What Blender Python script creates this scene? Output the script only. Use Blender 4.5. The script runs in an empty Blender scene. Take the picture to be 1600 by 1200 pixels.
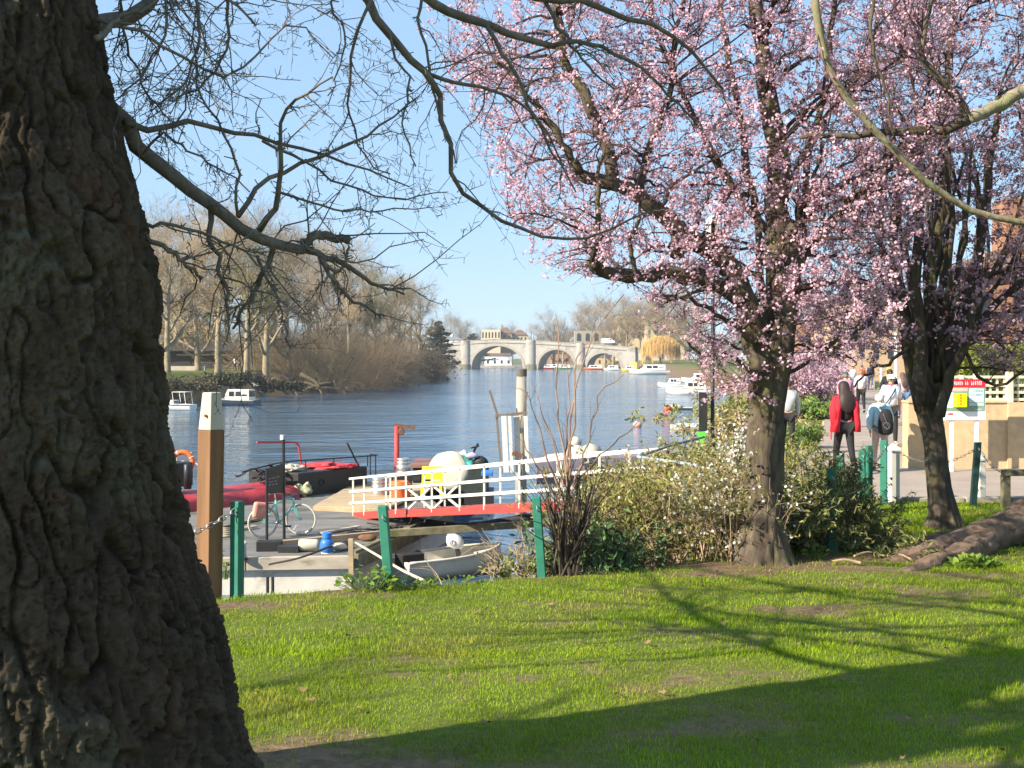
import bpy, math, random
import numpy as np
from mathutils import Vector
R = math.radians
rng = np.random.default_rng(11)
random.seed(5)
sc = bpy.context.scene
COL = sc.collection

# ---------------------------------------------------------------- camera, sky, sun, exposure
F, HORIZON, CAMZ = 1850.0, 560.0, 1.6
PITCH = math.atan((600 - HORIZON) / F)
cam = bpy.data.objects.new('camera', bpy.data.cameras.new('camera'))
COL.objects.link(cam)
cam.location = (0, 0, CAMZ)
cam.rotation_euler = (math.pi / 2 - PITCH, 0, 0)
cam.data.sensor_width = 36
cam.data.lens = 36 * F / 1600
cam.data.clip_start = 0.05
cam.data.clip_end = 6000
sc.camera = cam

SUN_EL = R(31)
SUN_DIR = Vector((-0.848 * math.cos(SUN_EL), -0.530 * math.cos(SUN_EL), math.sin(SUN_EL))).normalized()
world = bpy.data.worlds.new('World'); sc.world = world; world.use_nodes = True
wn = world.node_tree.nodes; wl = world.node_tree.links
sky = wn.new('ShaderNodeTexSky'); sky.sky_type = 'NISHITA'; sky.sun_disc = False
sky.sun_elevation = SUN_EL
sky.sun_rotation = math.atan2(SUN_DIR.x, SUN_DIR.y)
sky.air_density = 1.0; sky.dust_density = 0.0; sky.ozone_density = 3.0; sky.altitude = 0
wn['Background'].inputs['Strength'].default_value = 0.087
skm = wn.new('ShaderNodeMix'); skm.data_type = 'RGBA'; skm.inputs[0].default_value = .70; skm.inputs[7].default_value = (2.45, 3.9, 5.7, 1)     # constant pale blue mixed in to even out the clear-air sky
wl.new(sky.outputs['Color'], skm.inputs[6]); wl.new(skm.outputs[2], wn['Background'].inputs['Color'])
sun = bpy.data.objects.new('sun', bpy.data.lights.new('sun', 'SUN'))
COL.objects.link(sun)
sun.data.energy = 5.0; sun.data.angle = R(0.55); sun.data.color = (1.0, 0.90, 0.74)
sun.rotation_euler = (-SUN_DIR).to_track_quat('-Z', 'Y').to_euler()
sun.location = (-30, -12, 25)
sc.view_settings.view_transform = 'Standard'; sc.view_settings.look = 'None'
sc.view_settings.exposure = 1.14; sc.view_settings.gamma = 1
sc.view_settings.use_curve_mapping = False
sc.cycles.max_bounces = 6; sc.cycles.transparent_max_bounces = 8
sc.cycles.use_denoising = True

# ---------------------------------------------------------------- helpers
UPV = np.array((0, math.sin(PITCH), math.cos(PITCH))); FWD = np.array((0, math.cos(PITCH), -math.sin(PITCH)))
def ray(px, py): return np.array((1.0, 0, 0)) * ((px - 800) / F) + UPV * ((600 - py) / F) + FWD
def P(px, py, Y):
    d = ray(px, py); return np.array((0, 0, CAMZ)) + d * (Y / d[1])
def PZ(px, py, z):
    d = ray(px, py); return np.array((0, 0, CAMZ)) + d * ((z - CAMZ) / d[2])
def mpp(Y): return Y / F                      # metres for one photograph pixel at depth Y
def nrm(a): return a / np.maximum(np.linalg.norm(a, axis=-1, keepdims=True), 1e-9)
def hx(h):
    h = h.lstrip('#'); c = [int(h[i:i + 2], 16) / 255 for i in (0, 2, 4)]
    return tuple(x / 12.92 if x <= 0.04045 else ((x + 0.055) / 1.055) ** 2.4 for x in c)

# gradient noise on arrays of points
_perm = np.random.default_rng(3).permutation(256); _perm = np.concatenate((_perm, _perm, _perm))
_grad = nrm(np.random.default_rng(4).normal(size=(256, 3)))
def perlin(p):
    p = np.asarray(p, float); i = np.floor(p).astype(int); f = p - i; i &= 255
    u = f * f * f * (f * (f * 6 - 15) + 10)
    def g(dx, dy, dz):
        h = _perm[_perm[_perm[i[..., 0] + dx] + i[..., 1] + dy] + i[..., 2] + dz]
        return ((f - np.array((dx, dy, dz))) * _grad[h]).sum(-1)
    def L(a, b, t): return a + (b - a) * t
    x0 = L(L(g(0,0,0), g(1,0,0), u[...,0]), L(g(0,1,0), g(1,1,0), u[...,0]), u[...,1])
    x1 = L(L(g(0,0,1), g(1,0,1), u[...,0]), L(g(0,1,1), g(1,1,1), u[...,0]), u[...,1])
    return L(x0, x1, u[..., 2]) * 1.6
def fbm(p, o=4):
    s = 0; a = 1; q = np.asarray(p, float)
    for k in range(o): s = s + a * perlin(q + 17.3 * k); q = q * 2.03; a *= 0.5
    return s

class MB:
    def __init__(s): s.V = []; s.F = []; s.n = 0
    def add(s, v, f):
        v = np.asarray(v, float).reshape(-1, 3); s.V.append(v)
        if isinstance(f, np.ndarray): s.F.append(f + s.n)
        else:
            by = {}
            for q in f: by.setdefault(len(q), []).append(q)
            for q in by.values(): s.F.append(np.array(q) + s.n)
        s.n += len(v); return s
    def tubes(s, paths, radii, n=5, cap=True):
        paths = np.asarray(paths, float); radii = np.asarray(radii, float); B, K, _ = paths.shape
        if B == 0: return s
        t = nrm(np.gradient(paths, axis=1) if K > 2 else np.repeat(paths[:, 1:] - paths[:, :1], 2, 1))
        mean = nrm(paths[:, -1] - paths[:, 0])
        ref = np.where(np.abs(mean[:, 2:3]) > 0.8, np.array([[0.93, 0.36, 0.05]]), np.array([[0.05, 0.1, 1.0]]))
        u = nrm(np.cross(t, ref[:, None, :])); w = np.cross(t, u)
        a = np.linspace(0, 2 * np.pi, n, endpoint=False)
        v = paths[:, :, None, :] + radii[:, :, None, None] * (u[:, :, None, :] * np.cos(a)[None, None, :, None] + w[:, :, None, :] * np.sin(a)[None, None, :, None])
        b = np.arange(B)[:, None, None] * (K * n); k = np.arange(K - 1)[None, :, None] * n; j = np.arange(n)[None, None, :]; j2 = (j + 1) % n
        f = np.stack((b + k + j, b + k + j2, b + k + n + j2, b + k + n + j), -1).reshape(-1, 4)
        s.V.append(v.reshape(-1, 3)); s.F.append(f + s.n)
        if cap and n > 3:
            c0 = (np.arange(B)[:, None] * (K * n) + np.arange(n)[None, ::-1]); c1 = (np.arange(B)[:, None] * (K * n) + (K - 1) * n + np.arange(n)[None, :])
            s.F.append(c0 + s.n); s.F.append(c1 + s.n)
        s.n += B * K * n; return s
    def tube(s, path, r, n=8, cap=True):
        path = np.asarray(path, float); r = np.full(len(path), r, float) if np.isscalar(r) else np.asarray(r, float)
        return s.tubes(path[None], r[None], n, cap)
    def box(s, lo, hi):
        x0, y0, z0 = lo; x1, y1, z1 = hi
        v = [(x0,y0,z0),(x1,y0,z0),(x1,y1,z0),(x0,y1,z0),(x0,y0,z1),(x1,y0,z1),(x1,y1,z1),(x0,y1,z1)]
        return s.add(v, [(0,3,2,1),(4,5,6,7),(0,1,5,4),(1,2,6,5),(2,3,7,6),(3,0,4,7)])
    def bar(s, p, q, w, h, up=(0, 0, 1)):
        p = np.asarray(p, float); q = np.asarray(q, float); t = nrm(q - p)
        up = np.asarray(up, float)
        if abs(t @ up) > 0.95: up = np.array((0.0, 1, 0))
        sd = nrm(np.cross(t, up)); u2 = np.cross(sd, t)
        v = [c + sd * a * w / 2 + u2 * b * h / 2 for c in (p, q) for a, b in ((-1,-1),(1,-1),(1,1),(-1,1))]
        return s.add(v, [(0,1,2,3),(7,6,5,4),(0,4,5,1),(1,5,6,2),(2,6,7,3),(3,7,4,0)])
    def prism(s, pts, d):                     # polygon pts (n,3) pushed along d
        pts = np.asarray(pts, float); n = len(pts); d = np.asarray(d, float)
        f = [tuple(range(n))[::-1], tuple(range(n, 2 * n))] + [(i, (i + 1) % n, n + (i + 1) % n, n + i) for i in range(n)]
        return s.add(np.concatenate((pts, pts + d)), f)
    def lathe(s, prof, c=(0, 0, 0), n=14, axis=None):
        prof = np.asarray(prof, float); a = np.linspace(0, 2 * np.pi, n, endpoint=False); K = len(prof)
        v = np.stack((prof[:, None, 0] * np.cos(a), prof[:, None, 0] * np.sin(a), np.repeat(prof[:, 1:2], n, 1)), -1).reshape(-1, 3)
        if axis is not None:
            q = Vector(axis).to_track_quat('Z', 'Y').to_matrix(); v = v @ np.array(q).T
        v = v + np.asarray(c, float)
        f = [(k*n+j, k*n+(j+1)%n, (k+1)*n+(j+1)%n, (k+1)*n+j) for k in range(K-1) for j in range(n)]
        f += [tuple(range(n))[::-1], tuple(range((K-1)*n, K*n))]
        return s.add(v, f)
    def ring(s, c, r, rt, nrmv, n=28, m=6):   # torus
        a = np.linspace(0, 2*np.pi, n, endpoint=False); q = np.array(Vector(nrmv).to_track_quat('Z', 'Y').to_matrix())
        b = np.linspace(0, 2*np.pi, m, endpoint=False)
        v = np.stack(((r + rt*np.cos(b)[None]) * np.cos(a)[:, None], (r + rt*np.cos(b)[None]) * np.sin(a)[:, None], np.repeat(rt*np.sin(b)[None], n, 0)), -1).reshape(-1, 3) @ q.T + np.asarray(c, float)
        f = [(i*m+j, ((i+1)%n)*m+j, ((i+1)%n)*m+(j+1)%m, i*m+(j+1)%m) for i in range(n) for j in range(m)]
        return s.add(v, f)
    def loft(s, rings, close=True, caps=True):
        rings = [np.asarray(r, float) for r in rings]; n = len(rings[0]); K = len(rings)
        f = [(k*n+j, k*n+(j+1)%n, (k+1)*n+(j+1)%n, (k+1)*n+j) for k in range(K-1) for j in range(n if close else n-1)]
        if caps and close: f += [tuple(range(n))[::-1], tuple(range((K-1)*n, K*n))]
        return s.add(np.concatenate(rings), f)
    def blob(s, c, rad, n=10, m=7, rough=0.12, seed=0):
        u = np.linspace(0, 2*np.pi, n, endpoint=False); w = np.linspace(0.001, np.pi - 0.001, m)
        d = np.stack((np.cos(u)[None]*np.sin(w)[:, None], np.sin(u)[None]*np.sin(w)[:, None], np.repeat(np.cos(w)[:, None], n, 1)), -1)
        k = 1 + rough * fbm(d * 1.7 + seed * 7.1 + 30, 3)
        v = (d * k[..., None] * np.asarray(rad, float)).reshape(-1, 3) + np.asarray(c, float)
        f = [(k_*n+j, (k_+1)*n+j, (k_+1)*n+(j+1)%n, k_*n+(j+1)%n) for k_ in range(m-1) for j in range(n)]
        return s.add(v, f)
    def cards(s, pos, size, asp=1.0, nor=None, diamond=False):   # leaf-sized faces
        pos = np.asarray(pos, float); N = len(pos); size = np.broadcast_to(size, N)[:, None]
        nv = nrm(rng.normal(size=(N, 3)) if nor is None else nor)
        a = nrm(np.cross(nv, nrm(rng.normal(size=(N, 3))))); b = np.cross(nv, a)
        if diamond: cs = [a * size * asp * .5 + nv * size * .08, b * size * .25, -a * size * asp * .5 + nv * size * .08, -b * size * .25]
        else: cs = [(a * asp + b) * size * .5, (-a * asp + b) * size * .5, (-a * asp - b) * size * .5, (a * asp - b) * size * .5]
        v = np.stack([pos + c for c in cs], 1).reshape(-1, 3)
        s.V.append(v); s.F.append(np.arange(N * 4).reshape(N, 4) + s.n); s.n += 4 * N; return s
    def mesh(s, name, mat, smooth=False, off=(0, 0, 0)):
        me = bpy.data.meshes.new(name)
        V = (np.concatenate(s.V) - np.asarray(off, float)) if s.V else np.zeros((0, 3))
        me.vertices.add(len(V)); me.vertices.foreach_set('co', V.astype(np.float32).ravel())
        if s.F:
            loops = np.concatenate([f.ravel() for f in s.F]); tot = np.concatenate([np.full(len(f), f.shape[1]) for f in s.F])
            st = np.concatenate(([0], np.cumsum(tot)[:-1]))
            me.loops.add(len(loops)); me.loops.foreach_set('vertex_index', loops.astype(np.int32))
            me.polygons.add(len(tot)); me.polygons.foreach_set('loop_start', st.astype(np.int32)); me.polygons.foreach_set('loop_total', tot.astype(np.int32))
            me.polygons.foreach_set('use_smooth', np.full(len(tot), bool(smooth)))
        if mat is not None: me.materials.append(mat)
        me.update(calc_edges=True); me.validate()
        return me
    def build(s, name, mat, parent=None, smooth=False, local=False, off=None, bevel=0):
        off = (wloc(parent) if parent is not None and not local else (0, 0, 0)) if off is None else off
        o = bpy.data.objects.new(name, s.mesh(name, mat, smooth, off)); COL.objects.link(o)
        if parent is not None: o.parent = parent
        if bevel:
            b = o.modifiers.new('bevel', 'BEVEL'); b.width = bevel; b.segments = 2; b.limit_method = 'ANGLE'
        return o
def wloc(o):
    p = np.zeros(3)
    while o is not None: p = p + np.array(o.location); o = o.parent
    return p
def tag(o, label=None, cat=None, group=None, kind=None):
    for k, v in (('label', label), ('category', cat), ('group', group), ('kind', kind)):
        if v: o[k] = v
    return o
def thing(name, label, cat, loc=(0, 0, 0), rz=0, group=None):
    o = bpy.data.objects.new(name, None); COL.objects.link(o); o.empty_display_size = .1
    o.location = tuple(float(x) for x in loc); o.rotation_euler = (0, 0, rz)
    return tag(o, label, cat, group)
def copy_tree(o, parent=None):
    c = o.copy(); COL.objects.link(c); c.parent = parent
    for ch in list(o.children): copy_tree(ch, c)
    return c

# ---------------------------------------------------------------- materials (procedural)
MC = {}
def M(name, col, rough=.75, metal=0, var=.18, scale=6, bump=0, bscale=30, col2=None, amt=.5, s2=3, island=0, transl=0, stretch=None, spec=.4, coat=0):
    if name in MC: return MC[name]
    m = bpy.data.materials.new(name); m.use_nodes = True; nt = m.node_tree; N = nt.nodes; L = nt.links
    b = N['Principled BSDF']; col = hx(col) if isinstance(col, str) else col
    b.inputs['Roughness'].default_value = rough; b.inputs['Metallic'].default_value = metal
    b.inputs['Specular IOR Level'].default_value = spec
    if coat: b.inputs['Coat Weight'].default_value = coat
    tc = N.new('ShaderNodeTexCoord'); src = tc.outputs['Object']
    if stretch:
        mp = N.new('ShaderNodeMapping'); mp.inputs['Scale'].default_value = stretch; L.new(src, mp.inputs['Vector']); src = mp.outputs['Vector']
    def noise(sc_, det=5, ro=.6):
        n = N.new('ShaderNodeTexNoise'); n.inputs['Scale'].default_value = sc_; n.inputs['Detail'].default_value = det; n.inputs['Roughness'].default_value = ro
        L.new(src, n.inputs['Vector']); return n.outputs['Fac']
    def ramp(fac, a, bb, ca, cb):
        r = N.new('ShaderNodeValToRGB'); e = r.color_ramp.elements; e[0].position = a; e[1].position = bb
        e[0].color = (*ca, 1); e[1].color = (*cb, 1); L.new(fac, r.inputs['Fac']); return r.outputs['Color']
    c = ramp(noise(scale), .3, .7, tuple(x * (1 - var) for x in col), tuple(min(1, x * (1 + var)) for x in col))
    if col2 is not None:
        col2 = hx(col2) if isinstance(col2, str) else col2
        mx = N.new('ShaderNodeMix'); mx.data_type = 'RGBA'
        L.new(ramp(noise(s2, 6, .65), 1 - amt - .06, 1 - amt + .08, (0,0,0), (1,1,1)), mx.inputs[0]); L.new(c, mx.inputs[6]); mx.inputs[7].default_value = (*col2, 1); c = mx.outputs[2]
    if island:
        g = N.new('ShaderNodeNewGeometry'); h = N.new('ShaderNodeHueSaturation'); mr = N.new('ShaderNodeMapRange')
        mr.inputs['To Min'].default_value = 1 - island; mr.inputs['To Max'].default_value = 1 + island
        L.new(g.outputs['Random Per Island'], mr.inputs['Value']); L.new(mr.outputs['Result'], h.inputs['Value'])
        m2 = N.new('ShaderNodeMapRange'); m2.inputs['To Min'].default_value = .5 - island * .05; m2.inputs['To Max'].default_value = .5 + island * .05
        ml = N.new('ShaderNodeMath'); ml.operation = 'FRACT'; m3 = N.new('ShaderNodeMath'); m3.operation = 'MULTIPLY'; m3.inputs[1].default_value = 7.31
        L.new(g.outputs['Random Per Island'], m3.inputs[0]); L.new(m3.outputs[0], ml.inputs[0]); L.new(ml.outputs[0], m2.inputs['Value']); L.new(m2.outputs['Result'], h.inputs['Hue'])
        L.new(c, h.inputs['Color']); c = h.outputs['Color']
    L.new(c, b.inputs['Base Color'])
    if bump:
        bp = N.new('ShaderNodeBump'); bp.inputs['Strength'].default_value = 1; bp.inputs['Distance'].default_value = bump * .4
        L.new(noise(bscale, 3, .5), bp.inputs['Height']); L.new(bp.outputs['Normal'], b.inputs['Normal'])
    if transl:
        t = N.new('ShaderNodeBsdfTranslucent'); L.new(c, t.inputs['Color']); ms = N.new('ShaderNodeMixShader'); ms.inputs[0].default_value = transl
        L.new(b.outputs[0], ms.inputs[1]); L.new(t.outputs[0], ms.inputs[2]); L.new(ms.outputs[0], N['Material Output'].inputs['Surface'])
    MC[name] = m; return m

# ---------------------------------------------------------------- ground and river
WATER = -3.0; DECK = -2.26; PATHZ = -0.55
RIVER = np.array([(-90,7.2),(-10,8.5),(-3.9,8.95),(-2.46,9.25),(-.96,9.95),(.56,10.4),(1.4,10.9),(2.0,11.9),(2.5,14),(3.1,18),(4.0,22.5),(5.5,27),(13,53),(21,83),(25,110),(32,155),(48,340),(50,480),(50,900),
   (-34,900),(-33,420),(-24,300),(-17,262),(-16.5,250),(-22.5,195),(-27,168),(-33,150),(-35,125),(-36,100),(-38,60),(-60,30),(-90,24)], float)
def river_d(x, y):                            # > 0 inside the river, metres to the bank line
    x = np.asarray(x, float); y = np.asarray(y, float); best = np.full(x.shape, 1e9); inside = np.zeros(x.shape, bool)
    for i in range(len(RIVER)):
        a = RIVER[i]; b = RIVER[(i + 1) % len(RIVER)]; e = b - a
        t = np.clip(((x - a[0]) * e[0] + (y - a[1]) * e[1]) / (e @ e), 0, 1)
        best = np.minimum(best, np.hypot(x - a[0] - t * e[0], y - a[1] - t * e[1]))
        c = (a[1] > y) != (b[1] > y)
        if abs(e[1]) > 1e-9: inside ^= c & (x < a[0] + (y - a[1]) / e[1] * e[0])
    return np.where(inside, best, -best)
def ground_z(x, y):
    x = np.asarray(x, float); y = np.asarray(y, float)
    land = -0.031 * np.clip(y, -4, 17.7)
    leftb = np.clip((-x - 12) / 8, 0, 1) * np.clip((y - 30) / 15, 0, 1)
    land = land * (1 - leftb) + (0.0 + .25 * np.clip((-x - 30) / 40, 0, 1)) * leftb
    land = land + np.clip((y - 430) / 60, 0, 1) * 1.5
    rough = .03 * perlin(np.stack((x * .7, y * .7, x * 0), -1)) + .012 * perlin(np.stack((x * 2.6, y * 2.6, x * 0 + 5), -1))
    land = land + rough * np.clip((17.2 - y) / 1.5, 0, 1)
    d = river_d(x, y); w = 1.5 + .03 * np.clip(y, 0, 150)
    t = np.clip(d / w, 0, 1); t = t * t * (3 - 2 * t)
    return land + (-4.3 - land) * t
def gz(x, y): return float(ground_z(np.array([x]), np.array([y]))[0])
def axis(lo, a, b, hi, step, gr=1.12):
    mid = list(np.arange(a, b, step)); s = step; v = b; up = []
    while v < hi: up.append(v); s *= gr; v += s
    up.append(hi); s = step; v = a; dn = []
    while v > lo: s *= gr; v -= s; dn.append(max(v, lo))
    return np.array(sorted(set(dn + mid + up)))
gx = axis(-1500, -6.5, 11, 1500, .12); gy = axis(-60, 3.2, 19, 3000, .12, 1.09)
GX, GY = np.meshgrid(gx, gy); GZ = ground_z(GX, GY)
def soil_mask(x, y):
    p = np.stack((x * .8, y * 1.9, x * 0), -1)
    s = .5 + .66 * fbm(p + 3.7, 5) - .36 + .30 * fbm(np.stack((x * 5.5, y * 8, x * 0 + 2), -1), 3)
    s = s + 1.2 * np.exp(-((y - 4.85 - .06 * np.sin(x * 3)) / .36) ** 2) * np.clip((1.0 - x) / .8, 0, 1)          # worn strip at the bottom
    s = s + .9 * np.exp(-(((x - 3.6) / 1.5) ** 2 + ((y - 11.6) / .75) ** 2))                     # bare earth between the cherry trees
    s = s + .65 * np.exp(-(((x - 2.0) / .8) ** 2 + ((y - 10.9) / .4) ** 2)) + .22 * np.exp(-(((x - 1.6) / 1.2) ** 2 + ((y - 8.9) / .3) ** 2))
    s = s + 1.5 * np.clip((river_d(x, y) + .06) / .3, 0, 1)
    s = s + 1.3 * np.exp(-(((x + 2.6) / .55) ** 2 + ((y - 9.05) / .22) ** 2))
    return np.clip((s - .25) / .45, 0, 1)
SOIL = soil_mask(GX, GY)
ny, nx = GX.shape
idx = np.arange(ny * nx).reshape(ny, nx)
gmb = MB().add(np.stack((GX, GY, GZ), -1).reshape(-1, 3), np.stack((idx[:-1, :-1], idx[:-1, 1:], idx[1:, 1:], idx[1:, :-1]), -1).reshape(-1, 4))
gm = bpy.data.materials.new('lawn_earth'); gm.use_nodes = True
N = gm.node_tree.nodes; L = gm.node_tree.links; B = N['Principled BSDF']; B.inputs['Roughness'].default_value = .95; B.inputs['Specular IOR Level'].default_value = .15
at = N.new('ShaderNodeAttribute'); at.attribute_name = 'soil'; tc = N.new('ShaderNodeTexCoord')
def nz(s, d=6):
    n = N.new('ShaderNodeTexNoise'); n.inputs['Scale'].default_value = s; n.inputs['Detail'].default_value = d; n.inputs['Roughness'].default_value = .7; L.new(tc.outputs['Object'], n.inputs['Vector']); return n.outputs['Fac']
def rmp(f, a, b, ca, cb):
    r = N.new('ShaderNodeValToRGB'); e = r.color_ramp.elements; e[0].position = a; e[1].position = b; e[0].color = (*ca, 1); e[1].color = (*cb, 1); L.new(f, r.inputs['Fac']); return r.outputs['Color']
mx = N.new('ShaderNodeMix'); mx.data_type = 'RGBA'; L.new(at.outputs['Fac'], mx.inputs[0])
L.new(rmp(nz(9), .3, .7, (.075, .10, .018), (.15, .17, .035)), mx.inputs[6]); L.new(rmp(nz(14), .3, .72, (.085, .055, .032), (.25, .175, .105)), mx.inputs[7])
L.new(mx.outputs[2], B.inputs['Base Color'])
bp = N.new('ShaderNodeBump'); bp.inputs['Distance'].default_value = .012; L.new(nz(30, 3), bp.inputs['Height']); L.new(bp.outputs['Normal'], B.inputs['Normal'])
ground = gmb.build('ground', gm, smooth=True); tag(ground, kind='structure')
ca = ground.data.attributes.new('soil', 'FLOAT', 'POINT'); ca.data.foreach_set('value', SOIL.ravel().astype(np.float32))

wm = bpy.data.materials.new('river_water'); wm.use_nodes = True
N = wm.node_tree.nodes; L = wm.node_tree.links; B = N['Principled BSDF']
B.inputs['Base Color'].default_value = (.06, .12, .185, 1); B.inputs['Roughness'].default_value = .1; B.inputs['IOR'].default_value = 1.33
tc = N.new('ShaderNodeTexCoord'); mp = N.new('ShaderNodeMapping'); mp.inputs['Scale'].default_value = (.55, 1.0, 1); mp.inputs['Rotation'].default_value = (0, 0, R(14)); L.new(tc.outputs['Object'], mp.inputs['Vector'])
def wnz(s, d, dist=0.4):
    n = N.new('ShaderNodeTexNoise'); n.inputs['Scale'].default_value = s; n.inputs['Detail'].default_value = d; n.inputs['Distortion'].default_value = dist; L.new(mp.outputs['Vector'], n.inputs['Vector']); return n.outputs['Fac']
b1 = N.new('ShaderNodeBump'); b1.inputs['Distance'].default_value = .34; L.new(wnz(.9, 5), b1.inputs['Height'])
b2 = N.new('ShaderNodeBump'); b2.inputs['Distance'].default_value = .45; L.new(wnz(.16, 3), b2.inputs['Height']); L.new(b1.outputs['Normal'], b2.inputs['Normal'])
pr = N.new('ShaderNodeMapRange'); pr.inputs['From Min'].default_value = .38; pr.inputs['From Max'].default_value = .62; pr.inputs['To Min'].default_value = .35; pr.inputs['To Max'].default_value = 1.0
L.new(wnz(.035, 3, .8), pr.inputs['Value']); L.new(pr.outputs['Result'], b1.inputs['Strength'])        # calm and ruffled patches
L.new(b2.outputs['Normal'], B.inputs['Normal'])
w = MB().add([(-300, 6, WATER), (300, 6, WATER), (300, 950, WATER), (-300, 950, WATER)], [(0, 1, 2, 3)]).build('river_water', wm); tag(w, kind='structure')

# path: tarmac sheet beside the river, with a stone edging towards the lawn
PL = [(4.75,17.75),(4.65,20),(5.45,23.4),(14.2,52),(23.7,83),(28.6,99),(37,130),(58,230)]
PR = [(66,225),(44,125),(36,99),(31,83),(20,48),(11.5,24),(30,22.4),(30,17.5)]
def strip(poly, z): return MB().add([(x, y, z) for x, y in poly], [tuple(range(len(poly)))])
tarm = M('path_tarmac', (.33, .265, .215), rough=.9, var=.14, scale=1.3, bump=.004, bscale=90, col2=(.22,.185,.155), amt=.32, s2=.7)
pth = strip([PL[0]] + PL[1:] + PR, PATHZ + .03).build('path', tarm); tag(pth, kind='structure')
edg = M('edging_stone', (.30, .27, .22), rough=.9, var=.3, scale=9, bump=.01, col2=(.09,.10,.05), amt=.4, s2=4)
kerb = None
for i in range(9):
    k = MB().box((4.9 + i * .92, 17.52, -.75), (4.9 + i * .92 + .90, 17.68, PATHZ + .07 + .012 * (i % 3)))
    if kerb is None: kerb = k.build('kerb', edg, bevel=.015); tag(kerb, kind='structure')
    else: k.build('kerb_stone', edg, kerb, bevel=.015)
# ---------------------------------------------------------------- branch tools
def resample(p, K):
    p = np.asarray(p, float); 
    # smooth (Catmull-Rom) then even spacing
    q = np.concatenate((2 * p[:1] - p[1:2], p, 2 * p[-1:] - p[-2:-1])); out = []
    for i in range(1, len(q) - 2):
        for t in np.linspace(0, 1, 8, endpoint=False):
            a, b, c, d = q[i-1], q[i], q[i+1], q[i+2]
            out.append(.5 * (2*b + (c-a)*t + (2*a-5*b+4*c-d)*t*t + (3*b-a-3*c+d)*t**3))
    out.append(p[-1]); out = np.array(out); s = np.concatenate(([0], np.cumsum(np.linalg.norm(np.diff(out[:, :3], axis=0), axis=1))))
    u = np.linspace(0, s[-1], K); return np.stack([np.interp(u, s, out[:, j]) for j in range(out.shape[1])], -1)
def limb(pts, r0, r1, Y0, Y1=None, K=14, jit=0.0):
    """photograph points (px, py) on a branch that runs from depth Y0 to Y1; radii in photograph pixels"""
    Y1 = Y0 if Y1 is None else Y1; n = len(pts)
    w = [P(x, y, Y0 + (Y1 - Y0) * i / (n - 1)) for i, (x, y) in enumerate(pts)]
    p = resample(w, K); r = np.linspace(r0, r1, K) * mpp((Y0 + Y1) / 2)
    if jit: p[1:-1] += rng.normal(size=(K - 2, 3)) * jit
    return p, r
def spawn(paths, radii, m, t0=.2, t1=1., ang=(.7, .25), length=(.4, .15), K=5, wander=.15, up=.0, rr=.6, rmin=.002, rmax=1., lenpow=0.):
    paths = np.asarray(paths); radii = np.asarray(radii); B, K0, _ = paths.shape
    t = rng.uniform(t0, t1, (B, m)) * (K0 - 1); i = np.clip(t.astype(int), 0, K0 - 2); f = (t - i)[..., None]; b = np.arange(B)[:, None]
    p0 = paths[b, i] * (1 - f) + paths[b, i + 1] * f; tg = nrm(paths[b, i + 1] - paths[b, i]); r = (radii[b, i] * (1 - f[..., 0]) + radii[b, i + 1] * f[..., 0])
    perp = nrm(np.cross(tg, nrm(rng.normal(size=tg.shape)))); a = rng.normal(ang[0], ang[1], (B, m))[..., None]
    d = nrm(tg * np.cos(a) + perp * np.sin(a)).reshape(-1, 3); p = p0.reshape(-1, 3); n = len(p)
    ln = np.clip(rng.normal(length[0], length[1], n), length[0] * .25, None)
    if lenpow: ln = ln * (1 - lenpow * (t.ravel() / (K0 - 1)))
    out = [p]
    for k in range(K - 1):
        d = nrm(d + rng.normal(size=d.shape) * wander + np.array((0, 0, up))); p = p + d * (ln / (K - 1))[:, None]; out.append(p)
    r0 = np.clip(r.ravel() * rr, rmin, rmax)
    return np.stack(out, 1), r0[:, None] * np.linspace(1, .45, K)[None]
def cat(*a):
    return np.concatenate([x[0] for x in a]), np.concatenate([x[1] for x in a])
def fill(nodes, ntan, nr, targets, K=6, sag=.25, hpen=.8, rr=.5, rmin=.002, rmax=.02, wander=.02):
    """a curved shoot from the best skeleton node to every target"""
    st = []; tn = []; rs = []
    for c in range(0, len(targets), 400):
        T = targets[c:c + 400]; d = T[:, None, :] - nodes[None]; D = np.linalg.norm(d, axis=-1) + hpen * np.maximum(0, -d[..., 2]) + rng.uniform(0, .12, (len(T), len(nodes)))
        j = D.argmin(1); st.append(nodes[j]); tn.append(ntan[j]); rs.append(nr[j])
    st = np.concatenate(st); tn = np.concatenate(tn); rs = np.concatenate(rs)
    L_ = np.linalg.norm(targets - st, axis=1, keepdims=True); mid = st + (tn * .5 + np.array((0, 0, -sag)) * .4 + nrm(targets - st)) * L_ * .45
    t = np.linspace(0, 1, K)[None, :, None]
    p = (1 - t)**2 * st[:, None] + 2 * t * (1 - t) * mid[:, None] + t * t * targets[:, None]
    p[:, 1:] += np.cumsum(rng.normal(size=(len(p), K - 1, 3)), 1) * wander * L_[:, None] * .5
    r0 = np.clip(rs * rr, rmin, rmax)
    return p, r0[:, None] * np.linspace(1, .4, K)[None]
def skeleton(sets):
    nd, tn, r = [], [], []
    for p, q in sets:
        p = np.asarray(p); nd.append(p.reshape(-1, 3)); tn.append(nrm(np.gradient(p, axis=1)).reshape(-1, 3)); r.append(np.asarray(q).ravel())
    return np.concatenate(nd), np.concatenate(tn), np.concatenate(r)
def stack(limbs): return np.stack([l[0] for l in limbs]), np.stack([l[1] for l in limbs])
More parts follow.
